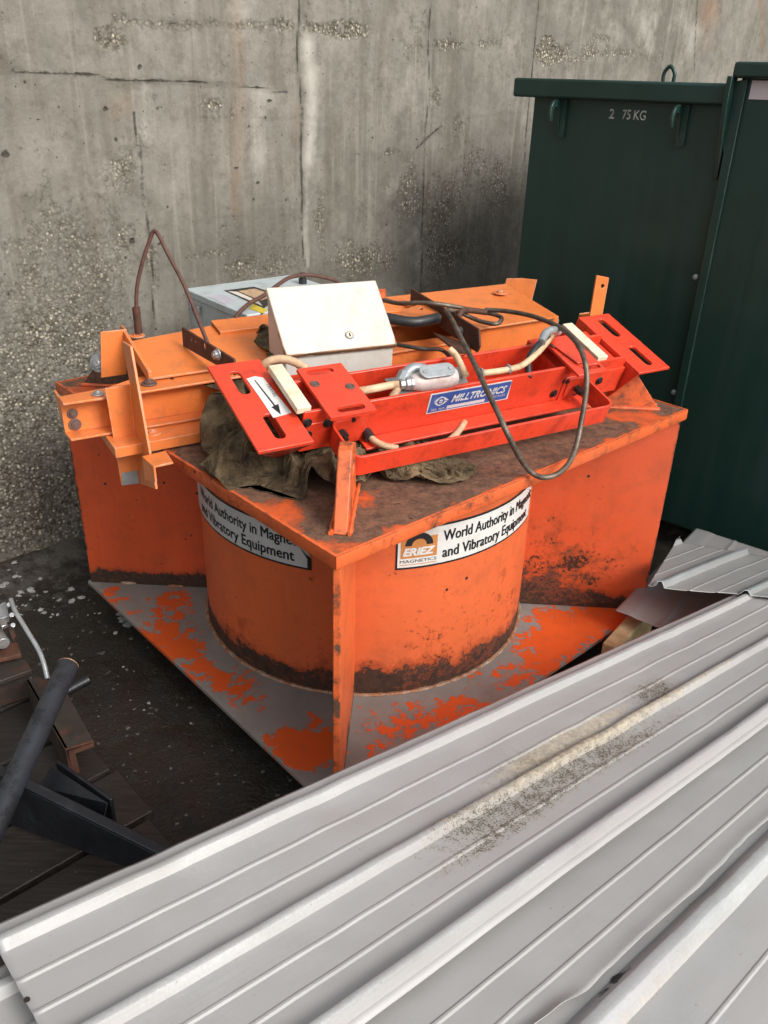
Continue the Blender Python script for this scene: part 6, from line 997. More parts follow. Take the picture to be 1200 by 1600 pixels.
[208,-207,16,207,-192,18,195,-188,23,192,-173,27,194,-167,14,187,-156,23,190,-142,20,188,-129,14,187,-124,27,188,-116,39,190,-102,33,197,-94,23,195,-79,27,200,-80,42,192,-68,45,185,-56,49,186,-63,35,187,-70,22,184,-65,8,187,-51,5,195,-48,17,193,-34,21,197,-20,20,205,-14,8,209,0,9,207,12,18,199,6,28,203,19,35,198,18,49,201,27,61,202,41,62,204,47,48,200,59,41,200,51,29,203,59,17,201,73,22,194,79,11,192,94,8,187,96,22,191,109,27,184,113,39,189,123,49,177,127,56,176,142,58,174,156,61,176,166,51,174,166,36,166,158,27,177,167,25,175,173,11,189,178,10],
[218,-205,27,210,-195,33,202,-182,36,208,-171,28,197,-161,28,200,-148,23,199,-147,8,200,-136,18,202,-126,29,203,-115,39,202,-101,43,210,-92,33,211,-78,29,200,-68,33,205,-59,44,196,-47,43,193,-51,28,196,-59,16,199,-67,5,202,-52,4,205,-39,9,208,-31,21,207,-24,7,218,-19,18,212,-7,24,219,6,26,210,17,27,214,8,39,213,13,53,216,25,59,217,40,58,218,54,52,216,60,39,215,50,27,216,65,24,210,67,11,208,81,5,207,94,12,202,100,25,196,100,39,196,110,49,188,113,61,186,125,68,186,141,70,189,151,60,186,154,46,171,152,42,177,145,29,172,154,17,179,159,4,193,164,4],
[231,-197,30,223,-189,39,215,-176,43,209,-162,41,205,-150,34,215,-151,23,214,-143,11,209,-128,8,209,-117,18,214,-109,29,219,-100,40,211,-89,48,211,-75,45,216,-66,34,214,-52,34,207,-39,36,208,-48,25,210,-63,22,214,-68,9,217,-55,4,217,-46,16,223,-33,18,223,-26,5,224,-11,6,226,-4,19,222,8,11,225,17,22,228,15,37,228,9,51,229,24,51,229,38,48,233,53,49,231,61,37,230,49,27,224,56,16,224,66,5,223,81,9,221,92,18,213,90,30,211,98,43,205,100,56,203,112,65,203,126,70,193,132,60,201,143,55,187,139,51,184,143,37,184,158,36,184,163,22,187,150,16,193,148,2],
[230,-186,19,226,-176,30,228,-168,42,222,-159,33,219,-147,42,211,-138,32,214,-130,20,224,-126,10,220,-111,8,220,-100,18,221,-89,28,226,-90,43,226,-76,47,229,-63,42,221,-53,48,223,-40,40,224,-48,26,225,-63,26,228,-71,14,226,-56,16,232,-43,15,230,-33,5,237,-20,8,233,-12,19,241,0,16,236,10,5,238,10,20,242,9,34,244,9,48,244,24,53,244,35,43,243,48,38,246,62,35,242,57,21,237,55,7,236,68,15,238,82,11,231,81,23,226,83,37,223,91,49,219,98,62,218,111,68,212,122,59,201,122,51,207,134,44,193,131,39,199,145,41,199,158,35,199,166,23,201,151,23,194,160,13],
[237,-175,11,240,-172,26,236,-159,32,231,-147,38,221,-140,28,222,-131,41,220,-120,31,227,-113,20,235,-108,8,231,-93,10,235,-86,23,240,-90,37,241,-80,48,234,-68,55,236,-54,49,238,-42,41,240,-47,28,240,-62,32,243,-68,19,241,-54,18,242,-48,5,246,-33,7,244,-26,20,248,-12,19,248,-8,5,251,7,6,252,17,18,255,17,32,259,10,44,260,23,51,258,37,48,257,44,35,260,58,31,255,50,19,252,57,6,250,66,18,252,80,17,244,76,29,239,79,43,236,85,55,234,97,65,230,109,58,216,109,52,207,112,41,208,123,32,199,132,24,209,140,31,214,154,34,206,167,36,208,165,21,208,164,7],
[251,-172,9,238,-165,12,230,-155,18,230,-141,23,229,-126,29,237,-131,40,233,-117,40,241,-113,28,248,-107,17,247,-95,7,249,-92,21,245,-80,27,248,-70,38,249,-71,53,251,-56,51,254,-43,44,256,-48,30,254,-62,34,258,-66,21,257,-51,19,257,-43,8,253,-37,20,260,-24,20,257,-18,7,264,-5,6,262,5,17,267,19,15,270,19,29,274,11,41,275,24,48,274,38,46,272,39,31,275,54,28,270,49,14,269,60,4,265,63,19,265,77,24,257,71,35,253,74,48,251,85,58,245,97,54,234,103,45,221,105,39,218,118,33,211,115,20,209,128,13,210,142,16,215,157,19,221,163,31,221,174,21,222,172,6],
[254,-159,0,242,-152,6,240,-142,19,231,-134,9,240,-131,21,250,-127,32,247,-120,45,251,-108,38,254,-98,28,260,-101,14,258,-85,10,259,-76,21,259,-80,36,262,-69,45,266,-57,54,269,-45,47,265,-56,40,269,-67,30,269,-55,20,265,-52,6,266,-46,20,268,-31,23,269,-28,9,272,-15,5,273,-8,19,273,0,6,280,12,11,280,7,26,289,11,37,290,24,43,289,39,43,286,43,29,278,42,17,285,52,7,282,66,10,272,77,18,278,75,32,270,64,39,268,74,50,258,83,45,252,97,41,240,94,33,231,103,26,232,119,25,224,112,12,224,127,13,222,140,6,223,143,20,231,156,21,235,170,22,228,182,16],
[258,-143,-1,256,-152,12,245,-145,4,244,-129,2,245,-118,13,253,-113,24,261,-121,36,266,-110,41,267,-96,35,270,-92,20,274,-83,8,275,-76,21,274,-84,35,277,-75,47,281,-62,53,284,-49,45,279,-62,40,280,-56,26,279,-66,15,280,-55,5,280,-42,15,283,-32,25,285,-30,10,287,-17,5,288,-9,18,288,0,6,289,2,20,289,15,15,297,20,27,305,25,38,302,40,35,296,32,24,292,40,12,290,52,22,293,65,21,286,73,10,286,64,23,286,71,36,281,83,45,269,92,39,262,96,28,249,92,21,239,100,13,240,107,27,239,119,17,238,126,5,233,135,15,237,149,18,233,155,5,236,170,6,239,185,5],
[254,-144,13,269,-139,12,262,-147,2,258,-132,8,258,-118,4,267,-113,16,273,-124,26,276,-110,29,282,-98,32,279,-104,16,287,-92,9,283,-89,24,285,-76,27,290,-78,41,295,-67,51,299,-54,43,294,-65,36,295,-56,26,294,-63,12,290,-49,15,293,-38,6,297,-35,20,292,-21,21,302,-22,9,304,-9,17,303,0,6,304,2,21,303,12,10,306,25,16,317,25,28,315,40,27,308,34,14,306,48,11,305,52,26,296,54,14,300,66,6,292,76,16,288,83,27,293,92,38,280,90,28,269,87,18,258,88,8,254,99,18,254,113,23,251,116,9,254,130,8,246,130,22,243,138,9,248,152,7,252,166,6,254,181,5],
[248,-130,14,261,-126,9,261,-140,18,274,-132,17,271,-127,0,280,-119,9,285,-115,23,286,-118,38,295,-107,33,295,-112,18,288,-98,23,298,-89,28,299,-78,19,305,-77,35,308,-75,48,314,-60,44,308,-69,33,309,-61,21,300,-50,19,301,-49,4,304,-42,17,305,-31,6,306,-29,21,311,-15,21,313,-15,6,319,-1,5,320,1,19,318,9,7,317,16,20,321,28,12,329,30,25,323,39,12,316,47,22,316,60,18,308,58,5,312,67,16,307,81,16,298,73,26,301,88,27,290,88,16,279,86,7,271,96,11,260,106,5,264,101,19,264,116,20,255,127,23,257,141,27,241,143,25,251,154,22,260,165,19,248,173,17],
[255,-141,24,263,-128,26,274,-137,24,278,-148,12,281,-132,12,294,-128,6,287,-130,20,297,-122,27,307,-116,35,308,-107,23,299,-102,12,310,-97,20,314,-83,23,307,-93,35,316,-82,37,325,-69,36,319,-63,23,315,-54,34,316,-51,20,314,-57,6,319,-45,14,321,-33,5,321,-34,21,326,-21,24,328,-19,9,324,-8,18,329,-2,7,333,12,6,333,17,20,333,22,6,331,35,9,337,48,15,329,55,26,327,50,12,323,64,9,317,78,5,320,72,19,312,84,24,305,90,11,295,102,10,285,97,18,284,104,4,273,104,14,267,115,24,258,110,34,258,123,39,254,137,42,253,149,33,245,161,35,250,173,28,257,185,22],
[244,-139,36,252,-142,24,264,-150,29,279,-152,26,286,-148,11,299,-143,5,299,-139,21,304,-133,33,317,-126,27,307,-121,17,310,-111,7,319,-98,9,324,-94,22,321,-99,36,325,-89,46,324,-84,32,331,-71,30,332,-57,34,331,-54,20,327,-66,11,329,-52,4,335,-38,5,335,-40,20,333,-27,12,343,-16,13,338,-7,24,344,-6,10,338,4,18,344,14,9,343,28,17,345,40,8,347,39,23,345,54,23,338,59,9,333,70,17,333,78,5,333,80,20,322,88,13,317,102,14,306,92,17,298,104,15,291,116,10,283,113,22,274,101,23,272,112,32,272,125,41,270,139,43,262,152,46,254,165,47,252,178,43,253,192,37],
[244,-154,40,251,-157,29,260,-159,17,275,-160,13,290,-162,10,295,-151,19,309,-152,22,314,-144,34,311,-139,20,314,-132,7,322,-120,5,331,-109,8,331,-108,22,333,-108,37,339,-95,41,340,-84,29,341,-75,41,345,-63,33,337,-68,22,342,-69,8,342,-55,12,349,-44,5,350,-38,18,348,-26,9,351,-24,23,353,-11,28,357,-2,16,351,7,26,358,12,13,358,26,19,359,35,6,361,42,19,359,56,16,353,66,8,348,74,19,348,81,7,343,92,16,333,96,6,328,93,20,316,101,25,306,112,25,294,120,25,295,105,31,282,113,30,275,122,20,277,134,29,266,142,29,266,156,31,269,165,43,267,179,47,264,193,48],
[243,-169,41,255,-171,32,260,-174,18,273,-176,12,280,-166,22,295,-167,21,305,-164,31,318,-158,28,323,-148,18,326,-141,5,332,-130,12,342,-120,8,342,-119,23,348,-114,36,345,-102,28,350,-92,39,356,-80,44,355,-74,30,347,-79,17,355,-66,14,356,-55,5,357,-48,19,360,-41,6,363,-26,5,367,-25,20,364,-11,17,371,0,23,365,8,34,371,11,20,374,25,19,375,31,6,375,44,12,370,57,6,367,71,9,363,78,22,357,90,16,351,98,5,342,107,12,335,106,25,323,114,21,311,118,12,309,115,26,301,118,39,289,126,36,290,129,21,280,137,13,273,149,16,281,157,27,281,170,34,281,183,42,279,197,44],
[240,-184,42,250,-185,30,262,-188,22,275,-182,25,285,-179,15,295,-181,26,308,-177,24,314,-166,15,324,-159,7,333,-150,16,344,-140,16,353,-131,8,353,-130,23,354,-116,22,361,-104,27,363,-100,42,369,-87,41,365,-87,27,362,-74,21,366,-74,6,371,-60,7,371,-53,20,375,-43,8,375,-31,15,375,-17,9,379,-7,20,377,-10,34,378,4,40,382,15,31,388,21,18,387,35,15,389,46,6,386,61,6,382,74,12,377,85,20,370,97,15,363,108,9,355,107,21,344,117,20,333,120,11,322,128,16,319,126,31,310,130,42,298,138,38,298,140,23,293,145,10,286,157,17,274,165,14,274,177,22,283,188,27,288,201,33],
[239,-200,41,250,-201,31,265,-200,31,274,-197,20,286,-194,11,299,-193,17,308,-184,10,321,-177,6,331,-171,14,343,-162,14,349,-151,6,359,-144,15,368,-133,18,368,-118,15,371,-115,29,376,-107,41,378,-96,32,380,-85,22,376,-72,26,380,-78,13,382,-64,16,381,-53,7,387,-44,18,390,-30,15,390,-19,5,392,-16,20,393,-11,33,394,2,41,396,16,38,398,27,28,402,37,18,401,51,15,401,64,8,396,76,17,389,88,11,383,100,6,376,108,17,365,118,17,354,124,10,342,133,9,335,136,22,322,141,28,319,142,42,307,151,41,305,154,26,302,158,12,292,166,5,283,177,12,271,185,9,273,197,19,281,209,22],
[235,-214,35,250,-216,32,262,-214,24,275,-212,16,288,-209,9,301,-204,6,315,-198,6,328,-191,7,339,-182,7,351,-172,6,361,-161,6,370,-150,5,376,-136,5,382,-125,13,386,-120,27,391,-112,38,393,-100,30,384,-89,36,390,-76,33,394,-76,19,387,-73,5,395,-60,6,401,-49,13,402,-35,6,405,-21,7,406,-10,17,395,-1,22,406,-2,32,411,12,34,414,27,31,415,40,25,416,53,18,415,67,14,410,81,11,403,94,9,396,107,9,386,118,10,375,128,9,363,137,8,351,145,11,338,150,15,335,150,30,321,154,32,315,163,43,311,168,29,301,172,19,303,177,5,293,188,6,281,197,5,268,204,6,272,217,12]]
cq_ = np.array(CLOTH, float).reshape(75, 51, 3)/1000.0
def ridge(x, y, s, seed): return 1-abs(noise.noise(Vector((x*s, y*s, seed))))*3.2
def sstep(a, b, x): t = hv((x-a)/(b-a)); return t*t*(3-2*t)
def drape(name, fn, sl, label):
    sub = cq_[sl]; mb = MB(); ni, nj = sub.shape[:2]
    for i in range(ni):
        for j in range(nj): mb.v.append(tuple(fn(*sub[i, j])))
    mb.f = [(i*nj+j, (i+1)*nj+j, (i+1)*nj+j+1, i*nj+j+1) for i in range(ni-1) for j in range(nj-1)]
    o = mb.build(name, M['cloth'], smooth=180)
    md = o.modifiers.new('sub', 'SUBSURF'); md.levels = md.render_levels = 2; md = o.modifiers.new('solid', 'SOLIDIFY'); md.thickness = .0018; md.offset = 0
    return tag(o, label, 'cloth')
FLc, FRc = at(266, 757, ZT), at(756, 768, ZT); fx = nrm(FRc-FLc); fy = A3(-fx[1], fx[0], 0); FW = float(np.linalg.norm(FRc-FLc))
def lay(x, y, z):
    tx = (x+.46)/.876; ty = (y+.25)/.508; dep = .46*(1-sstep(.45, 1.0, tx)*.60); bul = .075*math.exp(-((tx-.36)/.22)**2)*(1-ty)
    P = FLc+fx*(FW*tx)+fy*(dep*ty-bul); zz = max(0, z)*(1.35-.85*sstep(.45, .9, tx))
    s_, v_ = float(P@U), float(P@V)
    lift = .034*sstep(-.175, -.125, v_)*(1-sstep(-.45, -.35, s_))+.095*sstep(-.075, -.045, v_)*(1-sstep(-.45, -.35, s_))
    wr = ridge(P[0]+.02*noise.noise(Vector((P[0]*20, P[1]*20, 1))), P[1]*1.7, 22, 2); zz += .015*max(0, wr)**2*hv(tx*8)*hv((1-tx)*8)*hv(ty*8)
    P = P+UZ*(.003+zz+lift+(.06*math.exp(-((tx-.10)/.16)**2)*sstep(.25, .7, ty)))
    r = P-OS; s2, q2, n2 = float(r@U), float(r@QD), float(r@ND)
    lim = None
    if -.375 < s2 < .50: lim = -.100 if q2 > -.075 else (-.080 if q2 > -.215 else None)
    if -.53 < s2 <= -.375 and q2 < .70: lim = -.172 if q2 < -.02 else (-.030 if q2 < .15 else -.060)
    if lim is not None and n2 > lim: P[2] = max(ZT+.002, P[2]-(n2-lim)/.946)
    if q2 > .10: P[2] = min(P[2], .921)
    return P
drape('soiled_cloth', lay, (slice(0, 75), slice(0, 51)), 'crumpled dirty olive canvas cloth bunched beneath the red scale on the rusty plate')
RQ = [at(388, 505, .97), at(442, 500, .99), at(405, 572, .945), at(446, 572, .945)]
def lay2(x, y, z):
    tx = (x+.46)/.30; ty = (y+.25)/.508; a = RQ[0]*(1-tx)+RQ[1]*tx; b = RQ[2]*(1-tx)+RQ[3]*tx
    return b*(1-ty)+a*ty+UZ*(.005+z*.35)+A3(.01*math.sin(ty*9), 0, 0)
drape('soiled_cloth', lay2, (slice(0, 27), slice(0, 51)), 'small khaki rag tucked between orange tube and white enclosure')

# ================================================================== ROOFING SHEETS
SP = A3(-.381, -1.667, .702); SDv = nrm(ray(1965, 563)); SCv = nrm(A3(-SDv[1], SDv[0], 0)); SN = np.cross(SDv, SCv)
if SN[2] < 0: SN = -SN
def sh(al, off, n=0): return SP+SDv*al+SCv*off+SN*n
def shc(x, y): q = onpl(x, y, SP, SN)-SP; return float(q@SDv), float(q@SCv)
def rib(c, h=.0145, b=.0112, t=.0032): return [(c+b, 0), (c+t+.0012, h*.95), (c+t-.001, h), (c-t+.001, h), (c-t-.0012, h*.95), (c-b, 0)]
def minor(c, h=.0017, b=.0042): return [(c+b, 0), (c+b*.3, h), (c-b*.3, h), (c-b, 0)]
def sheet(name, prof, al0, al1, n0, mat, label, drop=0., skew=(0, 0), na=70, attrs=None, sag=.004, frame=None, seed=0, group='loose ribbed metal roofing sheets', edge_fn=None, ends=None):
    """prof: list of (offset, height), left to right; runs along the rib direction"""
    mb = MB(); dense = []
    for (a, b) in zip(prof[:-1], prof[1:]):
        m_ = max(1, int(abs(a[0]-b[0])/.007)); dense += [(a[0]+(b[0]-a[0])*k/m_, a[1]+(b[1]-a[1])*k/m_) for k in range(m_)]
    dense.append(prof[-1]); np_ = len(dense); o0, o1 = dense[0][0], dense[-1][0]; AT = {}
    na = max(na, int((al1-al0)/.012))
    for i in range(na+1):
        for (of, h) in dense:
            f = (of-o0)/(o1-o0); s = al0+skew[0]*f + (al1+skew[1]*f-al0-skew[0]*f)*i/na
            if ends: e0_, e1_ = ends(of); s = e0_+(e1_-e0_)*i/na
            of2 = of
            if edge_fn: of2, dh = edge_fn(s, of); h = h+dh
            n = n0+h+sag*noise.noise(Vector((s*2.1+seed, of*2.5, seed)))+.0022*max(0, noise.noise(Vector((s*7+seed*3, of*9, 4)))-.25)*3*(-1 if seed % 2 else 1)+.0010*noise.noise(Vector((s*14, of*20, seed)))+drop*s
            mb.v.append(tuple(sh(s, of2, n)) if frame is None else tuple(frame(s, of2, n)))
            AT.setdefault('pan_shade', []).append(max(0, 1-h/.004))  # shade put into the colour of the flats, fading up the ribs
            if attrs:
                for k, v in attrs(s, of).items(): AT.setdefault(k, []).append(v)
    mb.f = [(i*np_+j, (i+1)*np_+j, (i+1)*np_+j+1, i*np_+j+1) for i in range(na) for j in range(np_-1)]
    mb.a = AT
    o = mb.build('roofing_sheet', mat, smooth=25, thick=.0011)
    # put the mesh in the sheet's own frame so that streaks follow the ribs
    Mx = Matrix(((SDv[0], SCv[0], SN[0]), (SDv[1], SCv[1], SN[1]), (SDv[2], SCv[2], SN[2]))).to_4x4(); o.data.transform(Mx.inverted()); o.matrix_world = Matrix.Translation(o.location) @ Mx
    return tag(o, label, 'metal sheet', group)
def gauss(s, o, cs_, co, rs, ro): return math.exp(-((s-cs_)/rs)**2-((o-co)/ro)**2)
def attrA(s, o):
    d = .62*gauss(s, o, 1.06, -.160, .34, .020)+.95*gauss(s, o, 1.34, -.120, .10, .035)+.78*gauss(s, o, .82, -.185, .24, .016)+.80*gauss(s, o, .98, -.205, .42, .022)+.6*gauss(s, o, .66, -.225, .16, .014)+.62*gauss(s, o, .86, -.120, .12, .035)+.5*gauss(s, o, .62, -.155, .12, .02)
    return {'dirt': min(.72, d*.98), 'sand': min(1, 1.0*gauss(s, o, 1.02, -.125, .19, .016)+.45*gauss(s, o, .95, -.13, .32, .035)+.95*(gauss(s, o, 1.15, -.160, .62, .012)))}
profA = [(.036, -.004), (.030, 0)] + rib(0) + minor(-.058) + minor(-.106) + rib(-.160) + minor(-.212) + minor(-.256) + rib(-.307, h=.020) + [(-.330, -.002)]
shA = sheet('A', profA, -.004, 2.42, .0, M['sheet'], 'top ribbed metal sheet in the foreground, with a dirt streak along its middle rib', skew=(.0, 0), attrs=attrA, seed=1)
ph = onpl(42, 1562, SP+SN*.0012, SN); hp_ = MB().cyl(ph, SN, .0035, .0006, 14).build('fixing_hole', M['dark_hole']); mw = hp_.matrix_basis.copy(); hp_.parent = shA; hp_.matrix_parent_inverse = shA.matrix_basis.inverted(); hp_.matrix_basis = mw
def edgeB(s, of):
    e_ = hv((-.437-of)/.030)     # ragged right edge
    w_ = (.006*noise.noise(Vector((s*5, 0, 3)))+.003*noise.noise(Vector((s*22, 1, 3))))*e_
    curl = hv(1-(s-.46)/.12)*e_ if s > .3 else e_
    return of+w_+.018*curl*e_, .020*curl*e_+.0035*e_*(1+noise.noise(Vector((s*12, 5, 1))))
profB = [(-.290, 0), (-.345, 0)] + minor(-.371) + minor(-.419) + [(-.445, 0), (-.460, .001)]
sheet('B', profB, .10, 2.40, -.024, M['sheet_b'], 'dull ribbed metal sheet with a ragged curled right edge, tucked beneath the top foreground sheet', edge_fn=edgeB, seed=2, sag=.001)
def attrE(s, o):
    return {'scratch': .62*gauss(s, o, .62, -.475, .07, .010)+.5*gauss(s, o, .95, -.470, .3, .006), 'sand': .6*gauss(s, o, .55, -.512, .30, .006)+.35*gauss(s, o, 1.0, -.512, .5, .008)}
profE = [(-.40, 0), (-.462, 0)] + rib(-.492, h=.018, b=.024, t=.007) + [(-.565, 0)] + minor(-.585) + minor(-.640) + rib(-.72) + [(-.75, 0)]
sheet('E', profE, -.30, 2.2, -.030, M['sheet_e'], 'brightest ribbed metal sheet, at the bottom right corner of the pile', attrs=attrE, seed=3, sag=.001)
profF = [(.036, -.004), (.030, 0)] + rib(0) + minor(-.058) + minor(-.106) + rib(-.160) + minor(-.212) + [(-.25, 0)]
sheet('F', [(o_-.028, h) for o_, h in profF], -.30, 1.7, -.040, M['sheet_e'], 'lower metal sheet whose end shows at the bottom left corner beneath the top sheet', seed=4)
profC = [(.352, -.002), (.345, 0)] + rib(.318) + minor(.258) + minor(.212) + rib(.160, h=.019) + minor(.103) + minor(.052) + rib(0) + minor(-.055) + minor(-.105) + rib(-.160) + [(-.19, 0)]
def edgeC(s, of): lim = .180+(s-1.838)*.330; return min(of, lim), 0
def endsC(of):
    q = .012*noise.noise(Vector((of*25, 2, 0))); return (1.838+(.177-of)*1.336 if of <= .180 else 1.838+(of-.180)/.330), 2.275+(.316-of)*1.05+q
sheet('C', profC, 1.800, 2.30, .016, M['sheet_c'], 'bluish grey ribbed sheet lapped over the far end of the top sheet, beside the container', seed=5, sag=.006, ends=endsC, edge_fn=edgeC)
# lower crossing sheet seen in the gap
DX = nrm(at(1010, 990, .12)-at(1072, 925, .12)); DY = A3(-DX[1], DX[0], 0); D0 = at(1072, 925, .14)
fr_d = lambda s, o, n: D0+DX*s+DY*o+UZ*(n+.02-s*.05)
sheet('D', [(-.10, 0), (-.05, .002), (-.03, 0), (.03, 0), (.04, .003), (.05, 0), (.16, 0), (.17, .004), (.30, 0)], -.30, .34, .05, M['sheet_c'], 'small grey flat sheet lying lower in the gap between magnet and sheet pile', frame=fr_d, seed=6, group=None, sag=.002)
# timbers under the pile
def timber(p0, p1, w_, h_, mat, label, grp=None, zup=UZ):
    p0, p1 = np.asarray(p0), np.asarray(p1); d = nrm(p1-p0); y_ = nrm(np.cross(zup, d)); z_ = np.cross(d, y_)
    o = MB().box((p0+p1)/2, d, y_, z_, np.linalg.norm(p1-p0)/2, w_/2, h_/2).build('timber', mat, bevel=.004)
    return tag(o, label, 'timber', grp)
timber(at(950, 1030, .10), at(1010, 962, .10), .05, .10, M['wood'], 'pale sawn timber end showing beside the right corner of the magnet base')
for i, (al, off) in enumerate(((.45, -.20), (.45, -.50), (1.55, -.20), (1.55, -.50))):
    p = sh(al, off, -.055); o = MB().hexa([p*A3(1, 1, 0)+A3(a, b, .0) for a, b in ((-.045, -.045), (.045, -.045), (.045, .045), (-.045, .045))], [A3(p[0]+a, p[1]+b, p[2]) for a, b in ((-.045, -.045), (.045, -.045), (.045, .045), (-.045, .045))]).build('timber_post', M['old_wood'], bevel=.004)
    tag(o, 'short upright timber prop hidden under the sheet pile', 'timber', 'props under the sheet pile')

# ================================================================== PALLET AND SCRAP at left
ZP = .14; PE = nrm(A3(.695, -.719, 0)); PF = A3(.719, .695, 0)
pal = empty('pallet', PE*.3-PF*1.3, 'weathered dark wooden pallet lying on the ground at the lower left', 'pallet')
edges = [-.37, -.185, .008, .193, .377, .555, .74, .92]
for a, b in zip(edges[:-1], edges[1:]):
    r_end = -.985+rnd.uniform(-.012, .012)+.0; mb = MB()
    c = PE*((a+b)/2)+PF*((r_end-2.15)/2)+UZ*(ZP-.011); mb.box(c, PF, PE, UZ, (r_end+2.15)/2, (b-a)/2-.006-rnd.random()*.004, .011)
    mb.build('deck_board', M['old_wood'], pal, bevel=.003)
for f_ in (-1.06, -1.55, -2.08): MB().box(PE*.27+PF*f_+UZ*.065, PE, PF, UZ, .66, .045, .052).build('stringer', M['old_wood'], pal, bevel=.004)
fs = empty('black_steel_frame', at(60, 1260, ZP), 'black painted steel scrap frame of a flat beam and stub pipe lying on the pallet', 'steel scrap')
b0_, b1_ = at(-30, 1272, .16), at(232, 1368, .16); bdv = nrm(A3(*(b1_-b0_)[:2], 0)); bnv = A3(-bdv[1], bdv[0], 0)
def bz(x, y): return onpl(x, y, b0_, bnv)
t0_, t1_ = bz(-30, 1200), bz(262, 1345)
MB().prism([b0_, b1_, t1_, t0_], bnv*.010).build('beam_web', M['black_steel'], fs, bevel=.002)
MB().prism([t0_, t1_, t1_+bnv*.022, t0_+bnv*.022], UZ*.008).build('beam_flange', M['black_steel'], fs, bevel=.002)
pA, pB = t0_+bnv*.03, None
pp0, pp1 = at(22, 1222, .30), at(106, 1040, .36); dpp = nrm(pp1-pp0)
mb = MB(); ro, ri = .0255, .022; nseg = 28; e1 = nrm(np.cross(dpp, UZ)); e2 = np.cross(e1, dpp)
for (c_, r_) in ((pp0-dpp*.22, ro), *[(pp0-dpp*.22+(pp1-pp0+dpp*.22)*k/30, ro) for k in range(1, 31)], (pp1, ri), (pp1-dpp*.12, ri)):
    for k in range(nseg): t = 2*math.pi*k/nseg; mb.v.append(tuple(c_+e1*r_*math.cos(t)+e2*r_*math.sin(t)))
nr = len(mb.v)//nseg; mb.f = [(i*nseg+k, i*nseg+(k+1) % nseg, (i+1)*nseg+(k+1) % nseg, (i+1)*nseg+k) for i in range(nr-1) for k in range(nseg)]; mb.f.append(tuple((nr-1)*nseg+k for k in range(nseg)))
mb.a['rust'] = [.44]*len(mb.v); po = mb.build('stub_pipe', M['pipe_blue'], fs, smooth=50)
MB().ring(pp1+dpp*.0015, dpp, .0238, .0018, 30).build('rusty_rim', M['brown_rim'] if 'brown_rim' in M else M['weld'], po)
MB().prism([at(80, 1196, .26), at(168, 1254, .26), at(160, 1292, .20), at(130, 1282, .20), at(60, 1230, .24)], UZ*-.008).build('web_plate', M['black_steel'], fs, bevel=.002)
q = [at(86, 1190, .27), at(172, 1250, .27)]; MB().prism([q[0], q[1], q[1]-UZ*.08, q[0]-UZ*.08], nrm(np.cross(UZ, q[1]-q[0]))*.008).build('cross_web', M['black_steel'], fs, bevel=.002)
tag(MB().tube([at(85, 1090, .17), at(139, 1061, .19)], .0135, 16).build('steel_rod', M['black_steel'], smooth=50), 'short black rod end poking out behind the stub pipe on the pallet', 'rod')
ch = empty('steel_channel', at(110, 1150, ZP), 'brown weathered channel iron with rusty bent end on the pallet behind the black pipe', 'channel iron')
zc = .235; cq = [at(40, 1062, zc), at(88, 1052, zc), at(146, 1158, zc), at(102, 1172, zc)]
MB().prism(cq, UZ*-.008).build('channel_top', M['brown_steel'], ch, bevel=.0015)
M['rust_bright'] = m_plain('orange_rust', (.080, .028, .014), .75, var=.5, scale=30, bump=.5)
MB().prism([cq[3], cq[3]-UZ*.085, cq[0]-UZ*.085, cq[0]], nrm(cq[2]-cq[3])*.008).build('channel_leg', M['brown_steel'], ch, bevel=.0015)
MB().prism([cq[3]-UZ*.008, cq[3]-UZ*.080+nrm(cq[2]-cq[3])*.006, cq[3]-UZ*.080+nrm(cq[2]-cq[3])*.022, cq[3]-UZ*.020+nrm(cq[2]-cq[3])*.020, cq[2]-UZ*.016, cq[2]+UZ*.001, cq[3]+UZ*.001], nrm(cq[0]-cq[3])*.005).build('bent_end', M['rust_bright'], ch, bevel=.001)
rp = empty('rusty_plate_stack', at(10, 1040, ZP), 'red brown rusty flat plates stacked at the left frame edge', 'steel plate')
MB().prism([at(-60, 1040, .27), at(-60, 1000, .27), at(28, 1003, .27), at(33, 1022, .27), at(-10, 1032, .27)], UZ*-.012).build('upper_plate', M['rust_bright'], rp, bevel=.002)
MB().prism([at(-60, 1080, .24), at(-60, 1030, .24), at(40, 1030, .24), at(50, 1046, .24), at(0, 1064, .24)], UZ*-.014).build('lower_plate', M['brown_steel'], rp, bevel=.002)
MB().prism([at(-60, 1085, .225), at(-60, 1060, .225), at(-5, 1066, .225), at(44, 1050, .225), at(40, 1048, .225)], UZ*-.08).build('plate_web', M['brown_steel'], rp, bevel=.002)
cl = empty('load_binder', at(8, 985, .27), 'shiny chrome toggle clamp with a long thin handle on the rusty plates at left', 'clamp')
mb = MB(); p = at(4, 985, .30); mb.tube([at(-14, 975, .30), at(6, 1006, .30)], .016, 16); mb.build('barrel', M['zinc'], cl, bevel=.002)
M['chrome'] = m_plain('chrome', (.72, .72, .72), .18, .95, var=.15)
MB().prism([at(-3, 972, .325), at(8, 970, .325), at(13, 980, .325), at(4, 984, .325)], UZ*.010).build('bright_tab', M['chrome'], cl, bevel=.001)
for (x, y, z) in ((14, 944, .33), (18, 960, .33), (20, 976, .32)): MB().cyl(at(x, y, z)-UZ*.006, nrm(A3(.3, -.5, .8)), .0065, .012, 14).build('pin', M['chrome'], cl, bevel=.001)
MB().prism([at(-8, 945, .31), at(10, 941, .31), at(14, 962, .31), at(-4, 968, .31)], UZ*-.02).build('bracket', M['grey_metal'], cl, bevel=.002)
MB().prism([at(10, 976, .30), at(16, 974, .30), at(26, 992, .28), at(20, 1000, .28)], UZ*-.01).build('lug_plate', M['brown_steel'], cl, bevel=.001)
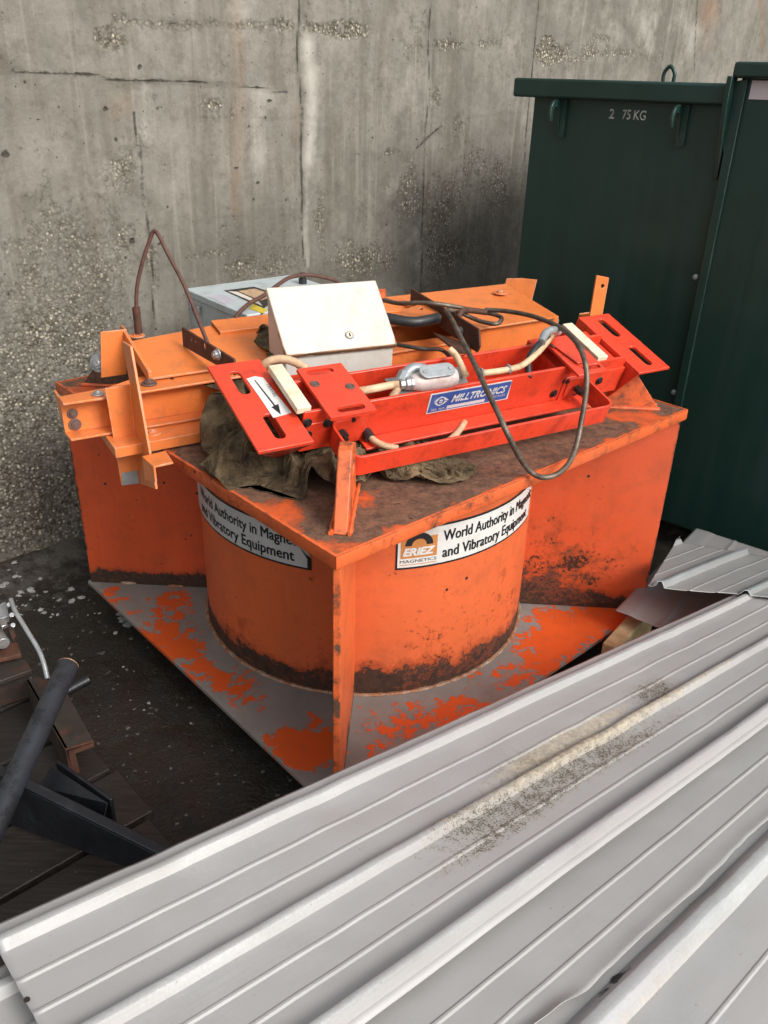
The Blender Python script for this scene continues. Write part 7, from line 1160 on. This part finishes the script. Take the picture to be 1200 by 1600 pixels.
MB().tube(catmull([at(17, 937, .34), at(24, 955, .335), at(42, 985, .315), at(60, 1015, .29), at(68, 1035, .27), at(74, 1060, .24)], 6), [.0062]*31, 12).build('handle', M['grey_metal'], cl, smooth=60)

# ---- loose stuff on the ground
def chunks(name, mat, pts, seed, flat=.5):
    mb = MB(); rr = random.Random(seed)
    for (x, y, z, r) in pts:
        ph = rr.random()*6.28; n = 6; b = len(mb.v)
        for lv, (rad, hh) in enumerate(((1, 0), (.85, flat*.7), (.3, flat))):
            for k in range(n): t = ph+2*math.pi*k/n; q = rad*r*rr.uniform(.45, 1.35); mb.v.append((x+q*math.cos(t), y+q*math.sin(t), z+hh*r*rr.uniform(.7, 1.2)-.001))
        for lv in range(2):
            for k in range(n): mb.f.append((b+lv*n+k, b+lv*n+(k+1) % n, b+(lv+1)*n+(k+1) % n, b+(lv+1)*n+k))
        mb.f.append(tuple(b+2*n+k for k in range(n)))
    return mb.build(name, mat, smooth=50)
rg_ = random.Random(3); pts = []
while len(pts) < 2600:
    x, y = rg_.uniform(-1.9, .3), rg_.uniform(-1.5, 1.0)
    if wall_dist(x, y) < .01 or (abs(x) < .9 and abs(x)+abs(y) < .80): continue
    if rg_.random() > .25+.75*hv(.5-noise.noise(Vector((x*3, y*3, 0)))): continue
    pts.append((x, y, ground_h(x, y), .0015+.0065*rg_.random()**3))
tag(chunks('gravel', M['stone'], pts, 4), 'small scattered pebbles on the wet dirt between wall and pallet', 'gravel', kind='stuff')
pts = []
for _ in range(85):
    t = rg_.random()
    if t < .60: x, y = at(rg_.uniform(-20, 120), rg_.uniform(895, 965), 0)[:2]; r = .003+.012*rg_.random()**2.5
    elif t < .85: cc = at(205, 955, 0); x, y = cc[0]+rg_.gauss(0, .022), cc[1]+rg_.gauss(0, .045); r = .006+.012*rg_.random()
    else: x, y = rg_.uniform(-1.3, -.4), rg_.uniform(-.5, .3); r = .002+.003*rg_.random()
    if wall_dist(x, y) < .01: continue
    pts.append((x, y, ground_h(x, y)+.055*max(0, 1-abs(wall_dist(x, y))/.22)**2, r))
for (px_, r) in (((181, 986), .010), ((137, 958), .007), ((155, 956), .006), ((148, 956), .004), ((232, 1097), .006), ((225, 1107), .004), ((112, 936), .016), ((128, 932), .015)): p = at(*px_, .006); pts.append((p[0], p[1], ground_h(p[0], p[1]), r))
tag(chunks('snow_crumbs', M['snow'], pts, 5, .45), 'dirty white snow crumbs scattered near the wall foot and the magnet corner', 'snow', kind='stuff')
